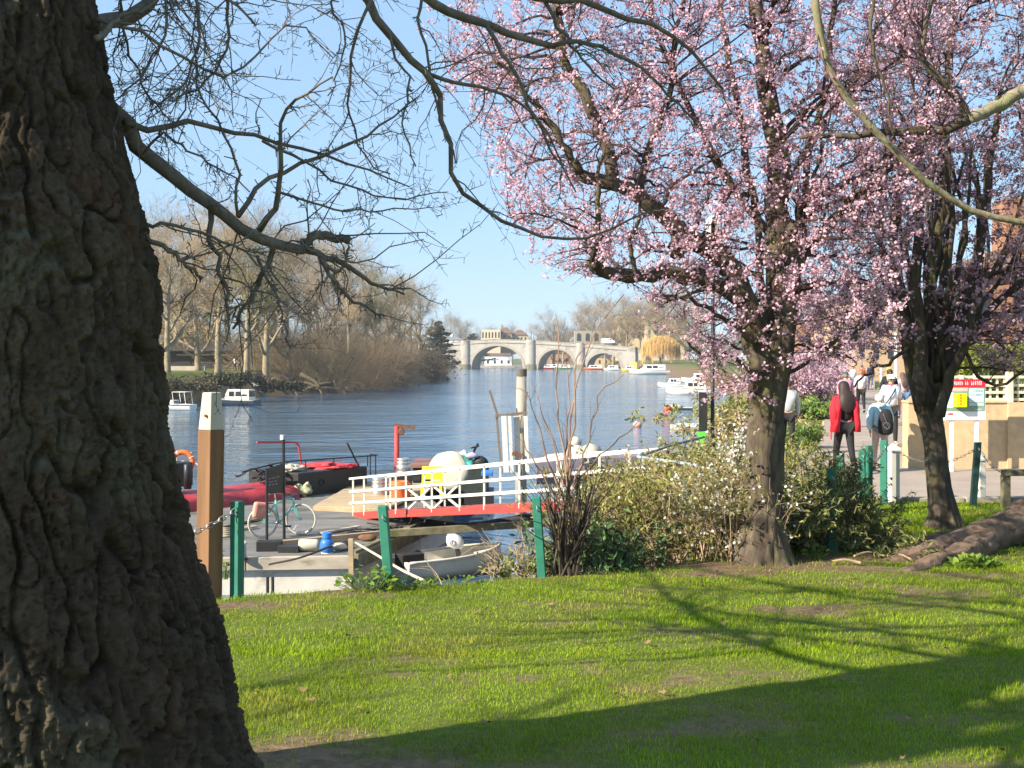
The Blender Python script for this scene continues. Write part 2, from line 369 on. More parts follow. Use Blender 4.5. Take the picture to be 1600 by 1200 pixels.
def in_poly(x, y, poly):
    ins = np.zeros(x.shape, bool)
    for i in range(len(poly)):
        a = poly[i]; b = poly[(i + 1) % len(poly)]
        c = (a[1] > y) != (b[1] > y)
        if a[1] != b[1]: ins ^= c & (x < (b[0] - a[0]) * (y - a[1]) / (b[1] - a[1]) + a[0])
    return ins
def crown_targets(poly, Yc, dY, n, fall=None):
    """points through a crown: the crown's outline as it is seen, given its own depth about Yc"""
    poly = np.array(poly, float); lo, hi = poly.min(0), poly.max(0); out = []
    while len(out) < n:
        x = rng.uniform(lo[0], hi[0], 400); y = rng.uniform(lo[1], hi[1], 400); k = in_poly(x, y, poly)
        for a, b in zip(x[k], y[k]): out.append(P(a, b, Yc + rng.uniform(-1, 1) * dY))
    return np.array(out[:n])

def bark_mat(name, c1, c2, c3, zs=.25, sc_=9, bump=.02, moss=None, rough=.92):
    m = bpy.data.materials.new(name); m.use_nodes = True; N = m.node_tree.nodes; L = m.node_tree.links; B = N['Principled BSDF']
    B.inputs['Roughness'].default_value = rough; B.inputs['Specular IOR Level'].default_value = .2
    tc = N.new('ShaderNodeTexCoord'); mp = N.new('ShaderNodeMapping'); mp.inputs['Scale'].default_value = (1, 1, zs); L.new(tc.outputs['Object'], mp.inputs['Vector'])
    def nz(s, d=6, v=None, ro=.65, di=0):
        n = N.new('ShaderNodeTexNoise'); n.inputs['Scale'].default_value = s; n.inputs['Detail'].default_value = d; n.inputs['Roughness'].default_value = ro; n.inputs['Distortion'].default_value = di; L.new(v or mp.outputs['Vector'], n.inputs['Vector']); return n.outputs['Fac']
    r = N.new('ShaderNodeValToRGB'); e = r.color_ramp.elements; e[0].position = .28; e[1].position = .74; e[0].color = (*c1, 1); e[1].color = (*c3, 1); x = e.new(.5); x.color = (*c2, 1)
    L.new(nz(sc_, 8, None, .7, .6), r.inputs['Fac']); c = r.outputs['Color']
    if moss:
        q = N.new('ShaderNodeValToRGB'); q.color_ramp.elements[0].position = .52; q.color_ramp.elements[1].position = .68; L.new(nz(3.1, 5, tc.outputs['Object']), q.inputs['Fac'])
        mx = N.new('ShaderNodeMix'); mx.data_type = 'RGBA'; L.new(q.outputs['Color'], mx.inputs[0]); L.new(c, mx.inputs[6]); mx.inputs[7].default_value = (*moss, 1); c = mx.outputs[2]
    L.new(c, B.inputs['Base Color'])
    b = N.new('ShaderNodeBump'); b.inputs['Distance'].default_value = bump * .4; L.new(nz(sc_ * 3.2, 3, None, .5), b.inputs['Height'])
    b0 = N.new('ShaderNodeBump'); b0.inputs['Distance'].default_value = bump * 1.5; L.new(nz(sc_ * .9, 3, None, .5, .8), b0.inputs['Height']); L.new(b.outputs['Normal'], b0.inputs['Normal']); L.new(b0.outputs['Normal'], B.inputs['Normal'])
    return m
ginkgo_bark = bark_mat('ginkgo_bark', (.055, .043, .032), (.12, .096, .068), (.22, .19, .135), .35, 7, .02, moss=(.155, .155, .095))
ginkgo_plates = bpy.data.materials.new('ginkgo_plates'); ginkgo_plates.use_nodes = True
N = ginkgo_plates.node_tree.nodes; L = ginkgo_plates.node_tree.links; B = N['Principled BSDF']; B.inputs['Roughness'].default_value = .93; B.inputs['Specular IOR Level'].default_value = .2
tc = N.new('ShaderNodeTexCoord'); at = N.new('ShaderNodeAttribute'); at.attribute_name = 'plate'
def gnz(sc_, d=7, ro=.7):
    n = N.new('ShaderNodeTexNoise'); n.inputs['Scale'].default_value = sc_; n.inputs['Detail'].default_value = d; n.inputs['Roughness'].default_value = ro; L.new(tc.outputs['Object'], n.inputs['Vector']); return n.outputs['Fac']
def gmx(f, a, b_):
    m = N.new('ShaderNodeMix'); m.data_type = 'RGBA'
    for k, v in ((0, f), (6, a), (7, b_)):
        if isinstance(v, tuple): m.inputs[k].default_value = (*v, 1)
        else: L.new(v, m.inputs[k])
    return m.outputs[2]
def grp(f, a, b_):
    r = N.new('ShaderNodeValToRGB'); r.color_ramp.elements[0].position = a; r.color_ramp.elements[1].position = b_; L.new(f, r.inputs['Fac']); return r.outputs['Color']
c = gmx(at.outputs['Fac'], (.024, .015, .009), (.10, .07, .043)); c = gmx(grp(gnz(1.7), .5, .68), c, gmx(at.outputs['Fac'], (.06, .053, .03), (.155, .14, .085))); c = gmx(grp(gnz(2.6, 5), .58, .68), c, (.10, .05, .028)); c = gmx(grp(gnz(34), .35, .75), gmx(.5 and grp(gnz(90), .2, .8), (.02, .015, .01), c), c)
L.new(c, B.inputs['Base Color']); b0 = N.new('ShaderNodeBump'); b0.inputs['Distance'].default_value = .005; L.new(gnz(60, 3, .5), b0.inputs['Height']); L.new(b0.outputs['Normal'], B.inputs['Normal'])
ginkgo_twig = bark_mat('ginkgo_twig', (.085, .065, .05), (.16, .13, .10), (.28, .235, .175), .6, 14, .004)
cherry_bark = bark_mat('cherry_bark', (.035, .027, .021), (.085, .066, .048), (.19, .155, .11), .3, 9, .015, moss=(.115, .105, .04))
cherry_twig = bark_mat('cherry_twig', (.035, .022, .022), (.075, .05, .045), (.14, .10, .08), .6, 14, .003)
pale_lit_bark = bark_mat('pale_lit_branch_bark', (.14, .12, .075), (.25, .215, .135), (.36, .31, .20), .5, 12, .006, moss=(.20,.20,.09))
root_bark = bark_mat('root_bark', (.075, .05, .034), (.17, .115, .078), (.29, .20, .14), .8, 6, .02)

# ---------------------------------------------------------------- ginkgo in front
GY0 = 4.0
base = np.array((P(0, 1200, GY0)[0], GY0, gz(-1.7, GY0)))
gk = thing('ginkgo_tree', 'huge dark fissured trunk filling the photo edge, with bare spur-studded branches overhead', 'tree', base)
edge = np.array([(-420,128),(-200,138),(0,155),(130,178),(250,199),(400,236),(550,248),(700,274),(850,304),(1000,343),(1100,368),(1200,394),(1245,420),(1300,455),(1380,500)], float)
zz = np.linspace(base[2] - .1, 3.6, 720); th = -np.pi / 2 + np.pi * np.sign(np.linspace(-1, 1, 480, endpoint=False)) * np.abs(np.linspace(-1, 1, 480, endpoint=False)) ** 1.35
pyz = 560 - (zz - CAMZ) / GY0 * F
rad = np.interp(pyz, edge[:, 0], edge[:, 1]) * mpp(GY0) * .985
T, Z = np.meshgrid(th, zz); RR = np.repeat(rad[:, None], 480, 1)
flare = np.clip((.55 - (Z - base[2])) / .55, 0, 1) ** 2
RR = RR * (1 + .10 * flare * np.cos(T * 5 + 1.1))
q = np.stack((np.cos(T) * RR, np.sin(T) * RR, Z), -1)
def worley(p, jit=.9):
    i = np.floor(p).astype(int); F1 = np.full(p.shape[:-1], 9.); F2 = F1.copy(); idn = np.zeros(p.shape[:-1])
    hp = np.random.default_rng(8).uniform(0, 1, (4096, 4))
    for dx in (-1, 0, 1):
        for dy in (-1, 0, 1):
            for dz in (-1, 0, 1):
                c = i + np.array((dx, dy, dz)); h = (c[..., 0] * 7331 + c[..., 1] * 1931 + c[..., 2] * 9173) & 4095
                r = hp[h]; d = np.linalg.norm(c + .5 + (r[..., :3] - .5) * jit - p, axis=-1)
                n1 = d < F1; F2 = np.where(n1, F1, np.minimum(F2, d)); idn = np.where(n1, r[..., 3], idn); F1 = np.where(n1, d, F1)
    return F1, F2, idn
def sst(a, b, x): t = np.clip((x - a) / (b - a), 0, 1); return t * t * (3 - 2 * t)
wp = np.stack((fbm(q * 3.1 + 9, 3), fbm(q * 3.1 + 40, 3), fbm(q * 2.3 + 70, 3)), -1)
lump = fbm(q * 1.3 + 2, 3)
A1, A2, IA = worley((q + wp * .035) * np.array((13, 13, 4.2)))
B1, B2, IB = worley((q + wp * .03) * np.array((28, 28, 12)) + 7)
C1, C2, IC = worley((q + wp * .03) * np.array((60, 60, 36)) + 3)
crk = sst(.0, .10, A2 - A1); crk2 = sst(.0, .12, B2 - B1); crk3 = sst(0, .2, C2 - C1)
w2 = wp * .045
v1 = np.abs(perlin((q + w2) * np.array((7.5, 7.5, .95)) + 55)); v2 = np.abs(perlin((q + w2) * np.array((15, 15, 2.4)) + 25)); v3 = np.abs(perlin((q + w2 * .5) * np.array((32, 32, 9)) + 95)); flute = perlin(q * np.array((2.6, 2.6, .4)) + 15)
disp = .022 * lump + .036 * flute - .042 * (1 - sst(0, .10, v1)) - .022 * (1 - sst(0, .10, v2)) - .010 * (1 - sst(0, .13, v3)) - .006 * (1 - crk) + .016 * (IA - .5) + .012 * (IB - .5) + .006 * (IC - .5) + .005 * fbm(q * np.array((45, 45, 25)), 3)
RD = RR + disp * (0.5 + .5 * np.clip(RR / .5, 0, 1.2)) + .008
V = np.stack((np.cos(T) * RD + base[0], np.sin(T) * RD + base[1], Z), -1)
plate = np.clip(.45 * IA + .35 * IB + .2 * IC + .25 * fbm(q * np.array((2.2, 2.2, 1.5)) + 88, 3), 0, 1)
nz_, nt_ = T.shape; ii = np.arange(nz_ * nt_).reshape(nz_, nt_); i2 = np.roll(ii, -1, 1)
mb = MB().add(V.reshape(-1, 3), np.stack((ii[:-1], i2[:-1], i2[1:], ii[1:]), -1).reshape(-1, 4))
gtr = mb.build('trunk', ginkgo_plates, gk, smooth=True)
pa_ = gtr.data.attributes.new('plate', 'FLOAT', 'POINT'); pa_.data.foreach_set('value', plate.ravel().astype(np.float32))
top = MB(); top.tube([(base[0], GY0, 3.5), (base[0] - .1, GY0 + .1, 6.5), (base[0] - .05, GY0 + .3, 9), (base[0] + .1, GY0 + .2, 12)], [.27, .24, .17, .05], 16)
top.build('upper_trunk', ginkgo_bark, gk, smooth=True)

GL = []
def gl(pts, r0, r1, Ya=0, Yb=.3, K=14): GL.append(limb(pts, r0, r1, GY0 + Ya, GY0 + Yb, K, .006))
gl([(120,120),(195,190),(222,235),(290,290),(345,325),(385,362),(430,380),(472,391)], 14, 8, .2, .5)
gl([(470,391),(487,372),(515,370),(546,376)], 8, 6.5, .5, .55)
gl([(465,390),(530,410),(580,442),(632,460)], 6, 1.6, .5, .7)
gl([(500,404),(522,442),(560,475),(600,492)], 4, 1.5, .5, .5)
gl([(470,375),(505,410),(530,425),(546,385)], 3.4, 2.0, .5, .5)
gl([(195,190),(240,201),(285,190),(330,196),(400,216),(480,236),(560,262),(640,292)], 5, 1.1, .2, .9)
gl([(372,338),(395,297),(440,270),(500,247),(560,218),(600,190),(655,150)], 4.2, 1.2, .45, .9)
gl([(405,360),(428,318),(438,272),(436,225),(452,165),(520,120)], 5.5, 1.2, .45, .2)
gl([(330,318),(331,380),(345,430),(358,500)], 5, 2.0, .4, .3)
gl([(210,343),(290,358),(350,378),(405,412),(432,455)], 3.2, 1.2, .1, .3)
gl([(210,362),(258,388),(317,435)], 5, 2.6, 0, .1)
gl([(427,385),(412,425),(388,470),(364,514)], 5, 2, .5, .5)
gl([(402,400),(425,445),(440,495),(455,545)], 2.6, 1.1, .5, .4)
gl([(435,300),(500,322),(580,330),(670,324)], 2.2, .8, .5, .8)
gl([(410,220),(470,250),(540,290),(620,310),(700,300)], 2.4, .8, .5, 1.)
gl([(372,338),(370,260),(340,190),(310,130),(300,60)], 2.6, 1.2, .4, .3)
gl([(225,240),(260,210),(300,240),(360,280),(390,300)], 2.4, 1.0, .2, .1)
# limb hanging in from above, ending over the cherry blossom
gl([(520,-160),(560,-30),(600,42),(640,92),(670,116),(688,150)], 9, 5, .6, .9)
gl([(688,150),(697,215),(712,285),(755,328),(840,368),(930,370),(1015,330)], 4.4, 1.4, .9, 1.2)
gl([(670,116),(715,130),(760,140),(810,160),(850,200),(880,260)], 3.4, 1.2, .9, 1.3)
gl([(600,-120),(660,-8),(735,28),(790,50),(862,72)], 9, 5, .9, 1.4)
gl([(862,72),(930,70),(1010,110),(1060,160),(1090,190)], 4, 1.4, 1.4, 1.6)
gl([(760,40),(800,110),(835,180),(860,230),(900,300)], 3.6, 1.2, 1.1, 1.3)
gl([(660,-10),(655,40),(668,110),(690,190),(712,255)], 2.6, 1.2, .9, .9)
gl([(580,0),(556,60),(545,130),(552,200),(580,260),(610,272)], 2.8, 1.0, .6, .6)
gl([(600,42),(620,90),(640,130),(632,200),(650,260)], 2.4, 1.0, .7, .7)
gl([(540,-60),(520,10),(540,60),(525,120),(512,150)], 2.4, .9, .5, .4)
gl([(700,-90),(780,-30),(850,0),(900,-5),(980,30),(1060,60),(1130,140)], 8, 2, 1.2, 1.7)
gl([(850,0),(880,50),(905,90),(960,140)], 3.5, 1.2, 1.4, 1.5)
# overhead limbs above the frame, from which the small twigs hang
gl([(130,40),(210,20),(300,-70),(420,-110),(560,-150)], 12, 6, .1, .9)
gl([(140,-20),(220,-60),(280,-30),(360,0),(400,40)], 6, 1.6, -.1, -.2)
gl([(150,60),(185,30),(230,15),(262,-20)], 5, 1.6, -.1, .3)
gl([(150,30),(240,60),(330,110),(380,110),(420,60),(470,38),(520,90)], 3, .9, 0, .3)
gl([(300,-70),(310,0),(312,70),(290,130),(235,175)], 3.4, 1.0, .3, .2)
gl([(340,-80),(352,0),(355,60),(330,120),(270,160)], 3.4, 1.0, .3, .4)
gl([(250,-60),(262,30),(240,90),(200,140),(170,165)], 3., 1.0, .2, .1)
gl([(200,-40),(190,40),(215,110),(240,160),(290,210)], 2.6, .9, .2, .4)
gl([(560,-150),(700,-170),(900,-160),(1100,-100)], 8, 3, .9, 1.6)
# limbs on the side away from the picture, up over the lawn's left
for k in range(9):
    a = 2.15 + k * .17 + (.9 if k > 6 else 0); z0 = 2.6 + .28 * ((k * 4) % 9); L_ = rng.uniform(3.4, 5.2); d = np.array((math.cos(a), math.sin(a), 0)); p = [base * (1, 1, 0) + np.array((0, 0, z0)) + d * .3]
    for t in (.3, .65, 1.): p.append(base * (1, 1, 0) + d * L_ * t + np.array((rng.normal(0, .12), rng.normal(0, .12), z0 + .5 * t + rng.normal(0, .12))))
    GL.append((resample(p, 14), np.linspace(.036, .014, 14)))
NOFF = 9
gp, gr = stack(GL)
for k in range(len(gp)): MB().tube(gp[k], gr[k], 9).build('branch', ginkgo_twig, gk, smooth=True)
tw1 = spawn(gp, gr, 5, .15, 1, (.75, .3), (.26, .12), 6, .28, -.02, .5, .0014, .0036)
offb = spawn(gp[-9:], gr[-9:], 16, .15, 1, (.7, .25), (1.2, .5), 8, .2, .0, .6, .010, .02)
MB().tubes(offb[0], offb[1], 5).build('side_branches', ginkgo_twig, gk)['kind'] = 'stuff'
tw1b = spawn(gp[-18:-9], gr[-18:-9], 9, .1, 1, (.8, .3), (.34, .15), 7, .3, -.06, .5, .0013, .003)
tw1 = cat(tw1, (tw1b[0][:, :6], tw1b[1][:, :6]))
tw2 = spawn(tw1[0], tw1[1], 2, .25, 1, (.7, .3), (.15, .07), 5, .25, 0, .7, .0012, .003)
mb = MB().tubes(tw1[0], tw1[1], 4).tubes(tw2[0], tw2[1], 3)
for src, m_, mx_ in (((gp, gr), 26, .0028), (tw1, 7, .002), (tw2, 4, .0018)):
    s1 = spawn(src[0], src[1], m_, .05, 1, (1.15, .2), (.022, .008), 2, 0, 0, .7, .0014, mx_); s1[1][:, 1] *= 1.9
    mb.tubes(s1[0], s1[1], 3)
mb.build('twigs', ginkgo_twig, gk)

# ---------------------------------------------------------------- cherry plum in blossom
def root_flare_trunk(spec, Y, n=48, lumps=.05, seed=0, K=70, fl=.35):
    """spec rows: py, px centre, half width (photo px); gives a ridged trunk mesh"""
    s = np.array(spec, float); py = np.linspace(s[0, 0], s[-1, 0], K)
    cx = np.interp(py, s[:, 0], s[:, 1]); hw = np.interp(py, s[:, 0], s[:, 2]); th = np.linspace(0, 2*np.pi, n, endpoint=False); rings = []
    C = np.array([P(a, b_, Y) for a, b_ in zip(cx, py)]); r = hw * mpp(Y)
    q = np.stack((np.cos(th)[None] * np.ones((K, 1)), np.sin(th)[None] * np.ones((K, 1)), np.repeat((C[:, 2:] * 1.0), n, 1)), -1)
    d = 1 + lumps * 2.2 * perlin(q * np.array((1.6, 1.6, 1.2)) + seed) + lumps * perlin(q * np.array((4, 4, 2.2)) + seed + 9) - lumps * 1.6 * np.clip(1 - np.abs(perlin(q * np.array((5, 5, 1.1)) + seed + 21)) * 5, 0, 1) - lumps * .6 * np.clip(1 - np.abs(perlin(q * np.array((9, 9, 3)) + seed + 41)) * 4, 0, 1)
    base_z = C[:, 2].min(); h = (C[:, 2] - base_z); fz = np.clip(1 - h / fl, 0, 1)[:, None] ** 2
    d = d * (1 + .22 * fz * np.cos(th * 4 + seed)[None])
    v = C[:, None, :] + (r[:, None] * d)[..., None] * np.stack((np.cos(th), np.sin(th), 0 * th), -1)[None]
    i = np.arange(K * n).reshape(K, n); j = np.roll(i, -1, 1)
    return MB().add(v.reshape(-1, 3), np.stack((i[1:], j[1:], j[:-1], i[:-1]), -1).reshape(-1, 4))
CY = 11.3
cb = P(1195, 884, CY)
ch = thing('blossoming_cherry_tree', 'big cherry tree in full pink blossom, thick trunk rising from the lawn edge', 'tree', cb)
tr = root_flare_trunk([(455,1226,23),(480,1222,26),(520,1212,30),(560,1204,33),(600,1199,30),(650,1195,29),(720,1193,30),(780,1193,31),(830,1192,36),(860,1192,42),(884,1191,50),(905,1190,56)], CY, n=64, K=150, lumps=.07, seed=3)
tr.build('trunk', cherry_bark, ch, smooth=True)
CLm = []
def cl(pts, r0, r1, a=0, b_=0, K=16, j=.012): CLm.append(limb(pts, r0, r1, CY + a, CY + b_, K, j))
cl([(1222,480),(1232,430),(1240,385),(1247,350)], 24, 17, 0, -.1)                   # sawn-off fork
cl([(1218,470),(1214,400),(1216,320),(1212,240),(1196,120),(1180,0),(1175,-120)], 20, 9, .15, .5)
cl([(1190,575),(1172,500),(1158,450),(1130,405),(1100,383),(1070,376)], 21, 16, -.1, -.3)
cl([(1074,374),(1060,380),(1058,398)], 16, 13, -.3, -.4)
cl([(1078,378),(1040,338),(1000,308),(958,286),(905,272)], 14.5, 9, -.3, -.6)
cl([(908,275),(885,235),(850,180),(815,140),(770,90)], 8, 3, -.6, -.9)
cl([(958,286),(952,245),(935,195),(908,140),(885,90),(868,10),(850,-70)], 11, 4, -.5, -.3)
cl([(1165,470),(1110,440),(1052,428),(1000,430),(945,424),(925,408)], 14, 9, -.2, -.7)
cl([(932,418),(930,380),(936,330),(930,280),(945,230)], 6, 2.5, -.7, -.7)
cl([(1000,430),(985,380),(1000,330),(990,270)], 4, 2, -.6, -.8)
cl([(1232,440),(1275,372),(1330,312),(1390,264),(1440,215),(1500,190)], 9, 4, .1, .6)
cl([(1188,560),(1190,450),(1184,350),(1165,250),(1152,160),(1130,40),(1120,-60)], 7, 4, .3, .7)
cl([(1236,420),(1255,330),(1262,240),(1290,140),(1300,30),(1310,-80)], 7, 3, .3, .8)
cl([(1212,330),(1250,250),(1300,170),(1350,90),(1380,0)], 6, 2.5, .2, 1.0)
cl([(1214,380),(1150,300),(1100,220),(1060,130),(1020,40),(1000,-60)], 7, 3, .3, .5)
cl([(1000,308),(1010,240),(1040,170),(1050,80),(1070,-20)], 6, 3, -.3, .2)
cl([(1205,600),(1270,560),(1330,520),(1380,500)], 4, 2, .2, .8)
cl([(1190,590),(1150,560),(1110,560),(1070,530)], 4, 2, -.3, -.5)
cl([(1195,540),(1130,500),(1085,470),(1030,460)], 5, 2, -.2, -1.0)
cl([(1225,540),(1280,545),(1330,560)], 2.5, 1.2, .2, .6)
cp, cr = stack(CLm)
for k in range(len(CLm)):
    MB().tube(cp[k], cr[k] * (1 + .08 * rng.normal(size=len(cr[k]))), 12).build('limb', cherry_bark, ch, smooth=True)
crown = [(690,-190),(700,30),(705,110),(720,170),(770,240),(790,320),(830,400),(900,430),(960,455),(1010,470),(1060,510),(1080,560),(1085,610),(1110,640),(1150,620),(1180,560),(1240,560),(1262,575),(1300,560),(1340,540),(1400,510),(1420,380),(1480,250),(1540,100),(1560,-190)]
nd = skeleton([(cp, cr)])
ta = crown_targets(crown, CY, 1.5, 330)
sa = fill(*nd, ta, K=8, rr=.42, rmin=.006, rmax=.022, sag=.1, wander=.05)
nd2 = skeleton([(cp, cr), sa])
tb = crown_targets(crown, CY, 1.9, 2100)
sb = fill(*nd2, tb, K=6, rr=.5, rmin=.0028, rmax=.006, sag=.15, hpen=1.2, wander=.04)
ups = spawn(sa[0], sa[1], 3, .2, 1, (.6, .25), (.5, .2), 6, .08, .22, .5, .0025, .005)
tws = cat(sb, ups); tw3 = spawn(tws[0], tws[1], 2, .3, 1, (.7, .25), (.18, .08), 4, .15, .05, .7, .0018, .003)
mb = MB().tubes(sa[0], sa[1], 6).tubes(tws[0], tws[1], 4).tubes(tw3[0], tw3[1], 3)
mb.build('twigs', cherry_twig, ch)
def along(paths, n, t0=.2, spread=.02):
    B, K, _ = paths.shape; t = rng.uniform(t0, 1, n) * (K - 1); i = np.clip(t.astype(int), 0, K - 2); b = rng.integers(0, B, n); f = (t - i)[:, None]
    return paths[b, i] * (1 - f) + paths[b, i + 1] * f + rng.normal(size=(n, 3)) * spread
def flowers(mb, pos, size):
    """open five-petalled cups: two crossed petal faces and a small calyx each"""
    n = len(pos); nv = nrm(rng.normal(size=(n, 3)) + np.array((0, 0, .2)))
    mb.cards(pos, size * rng.uniform(.8, 1.2, n), 1, nv)
    mb.cards(pos, size * rng.uniform(.7, 1.1, n), .8, nrm(nv + rng.normal(size=(n, 3)) * .8))
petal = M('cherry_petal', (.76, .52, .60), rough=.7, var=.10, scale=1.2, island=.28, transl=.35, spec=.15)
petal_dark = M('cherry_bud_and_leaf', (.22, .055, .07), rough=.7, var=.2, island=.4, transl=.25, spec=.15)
petal_shade = M('shaded_petal', (.58, .40, .46), rough=.7, var=.1, scale=1.2, island=.35, transl=.35, spec=.15)  # darker copy of the petal colour: the second tree's shade is painted in
def clustered(paths, ncl, per, t0, s1, s2):
    c = along(paths, ncl, t0, s1); return np.repeat(c, per, 0) + rng.normal(size=(ncl * per, 3)) * s2
mb = MB(); pos = np.concatenate((clustered(tw3[0], 9600, 4, .0, .008, .018), clustered(tws[0], 7000, 4, .25, .01, .02))); flowers(mb, pos, .0195)
o = mb.build('blossom', petal, ch); o['kind'] = 'stuff'
mb = MB().cards(np.concatenate((along(tw3[0], 9000, .0, .015), along(tws[0], 7000, .2, .02))), .02, 1.4, diamond=True)
o = mb.build('young_leaves', petal_dark, ch); o['kind'] = 'stuff'

# ---------------------------------------------------------------- second cherry, nearer the path
SY = 14.2
sb0 = P(1478, 829, SY)
c2 = thing('dusky_cherry_tree', 'smaller cherry with leaning trunk and dense upright stems beside the path', 'tree', sb0)
root_flare_trunk([(598,1447,22),(640,1451,20),(680,1459,18),(720,1463,17.5),(760,1467,18.5),(800,1474,23),(829,1478,33),(845,1480,38)], SY, n=48, K=100, lumps=.06, seed=8).build('trunk', cherry_bark, c2, smooth=True)
SL = []
def sl(pts, r0, r1, a=0, b_=0, K=14, j=.015): SL.append(limb(pts, r0, r1, SY + a, SY + b_, K, j))
sl([(1443,640),(1425,570),(1412,510),(1402,440),(1398,360),(1410,250)], 14, 5, 0, -.3)
sl([(1455,620),(1450,540),(1455,430),(1470,300),(1480,150),(1490,0)], 13, 5, .2, .6)
sl([(1450,630),(1436,540),(1430,420),(1440,300),(1430,150)], 12, 4, -.2, -.4)
sl([(1462,630),(1478,570),(1500,500),(1530,400),(1545,280),(1560,150)], 12, 5, .1, .4)
sl([(1468,650),(1480,600),(1500,560),(1512,520),(1540,440),(1590,380)], 9, 4, -.3, -.6)
sl([(1480,580),(1530,500),(1600,440),(1680,400)], 7, 4, .3, .9)
sl([(1400,480),(1390,430),(1415,380),(1440,310),(1462,255)], 7, 6, -.4, -.5)
sl([(1405,470),(1360,500),(1320,540),(1290,560)], 5, 2, -.3, -.6)
sl([(1425,540),(1390,565),(1360,580),(1335,605)], 3.5, 1.5, -.2, -.5)
sl([(1470,560),(1490,520),(1540,600),(1600,580)], 4, 2, -.3, -.6)
for k in range(26):
    x0 = rng.uniform(1430, 1480); x1 = x0 + rng.normal(0, 55) + (x0 - 1450) * 1.5
    sl([(x0, rng.uniform(570, 620)), (x0 * .6 + x1 * .4, 500), (x1, rng.uniform(330, 420)), (x1 + rng.normal(0, 25), rng.uniform(150, 330))], rng.uniform(3, 6), 2, rng.uniform(-.25, .25), rng.uniform(-1, 1))
sp, sr = stack(SL)
for k in range(len(SL)): MB().tube(sp[k], sr[k], 9).build('limb', cherry_bark, c2, smooth=True)
crown2 = [(1240,420),(1235,545),(1290,570),(1345,560),(1390,560),(1480,520),(1520,560),(1610,590),(1760,560),(1800,200),(1780,-150),(1400,-150),(1330,100),(1300,300)]
nd = skeleton([(sp, sr)]); sa2 = fill(*nd, crown_targets(crown2, SY, 1.5, 240), K=8, rr=.4, rmin=.006, rmax=.02, sag=.1, wander=.05)
nd2 = skeleton([(sp, sr), sa2]); sb2 = fill(*nd2, crown_targets(crown2, SY, 1.9, 1500), K=6, rr=.5, rmin=.003, rmax=.007, hpen=1.2, wander=.04)
ups2 = spawn(sa2[0], sa2[1], 4, .2, 1, (.5, .25), (.7, .25), 6, .08, .25, .5, .003, .006)
tws2 = cat(sb2, ups2); tw32 = spawn(tws2[0], tws2[1], 2, .3, 1, (.7, .25), (.2, .08), 4, .15, .05, .7, .002, .0035)
MB().tubes(sa2[0], sa2[1], 6).tubes(tws2[0], tws2[1], 4).tubes(tw32[0], tw32[1], 3).build('twigs', cherry_twig, c2)
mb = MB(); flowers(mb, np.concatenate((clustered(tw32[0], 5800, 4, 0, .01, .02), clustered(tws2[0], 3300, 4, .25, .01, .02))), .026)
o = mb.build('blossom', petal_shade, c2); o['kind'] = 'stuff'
mb = MB().cards(np.concatenate((along(tw32[0], 8000, 0, .015), along(tws2[0], 8000, .2, .02))), .024, 1.4, diamond=True)
o = mb.build('young_leaves', petal_dark, c2); o['kind'] = 'stuff'

# ---------------------------------------------------------------- big tree just outside the frame: its surface root and hanging branches
RY = 13.0
rb = np.array((7.2, 13.2, gz(7.2, 13.2)))
rt = thing('bare_tree', 'bare tree standing outside the frame, its thick brown surface root crossing the grass', 'tree', rb)
MB().tube([(7.2,13.2,-.6),(7.2,13.2,.2),(7.25,13.2,1.2),(7.35,13.1,3),(7.3,13,5.5),(7.4,13,9)], [.85,.6,.5,.44,.36,.12], 24).build('trunk', cherry_bark, rt, smooth=True)
def rootmesh(pts, name='root'):
    p = resample(np.array([(*PZ(x, y, z), r) for x, y, z, r in pts]), 46); n = 22; th = np.linspace(0, 2*np.pi, n, endpoint=False)
    c = p[:, :3]; t = nrm(np.gradient(c, axis=0)); u = nrm(np.cross(t, (0, 0, 1))); w_ = np.cross(u, t)
    q = np.stack((c[:, None, 0] * 1.2 + 0 * th, np.cos(th)[None] * 1.4 + c[:, None, 1], np.sin(th)[None] * 1.4 + 0 * c[:, None, 2]), -1)
    d = 1 + .28 * perlin(q + 4) + .16 * perlin(q * 2.7) - .2 * np.clip(1 - np.abs(perlin(q * np.array((.8, 2.6, 2.6)) + 14)) * 4, 0, 1)
    v = c[:, None] + (p[:, 3:4] * d)[..., None] * (u[:, None] * np.cos(th)[None, :, None] + w_[:, None] * np.sin(th)[None, :, None])
    i = np.arange(46 * n).reshape(46, n); j = np.roll(i, -1, 1)
    MB().add(v.reshape(-1, 3), np.stack((i[:-1], j[:-1], j[1:], i[1:]), -1).reshape(-1, 4)).build(name, root_bark, rt, smooth=True)
rootmesh([(1690,800,-.05,.32),(1620,812,-.14,.25),(1570,828,-.23,.20),(1520,846,-.30,.16),(1470,862,-.35,.13),(1420,874,-.37,.10),(1380,884,-.40,.06),(1330,880,-.42,.035)])
rootmesh([(1540,848,-.28,.13),(1495,872,-.33,.11),(1450,886,-.33,.10),(1420,897,-.36,.07),(1400,905,-.38,.03)])
rootmesh([(1500,842,-.34,.10),(1465,846,-.36,.09),(1440,853,-.38,.07),(1400,866,-.41,.04)])
RL = []
def rl(pts, r0, r1, a=0, b_=0, K=16): RL.append(limb(pts, r0, r1, 9.5 + a, 9.5 + b_, K, .01))
rl([(1255,-140),(1272,-20),(1284,75),(1330,160),(1400,235),(1460,292),(1520,330),(1640,362)], 6.5, 5, 0, .6)
rl([(1720,60),(1620,128),(1560,166),(1512,186)], 12, 9, .8, .4)
rl([(1512,186),(1475,200),(1400,205),(1330,210),(1250,215)], 9, 3, .4, .6)
rl([(1512,186),(1470,120),(1440,90),(1448,40),(1465,-30)], 5, 3, .4, .4)
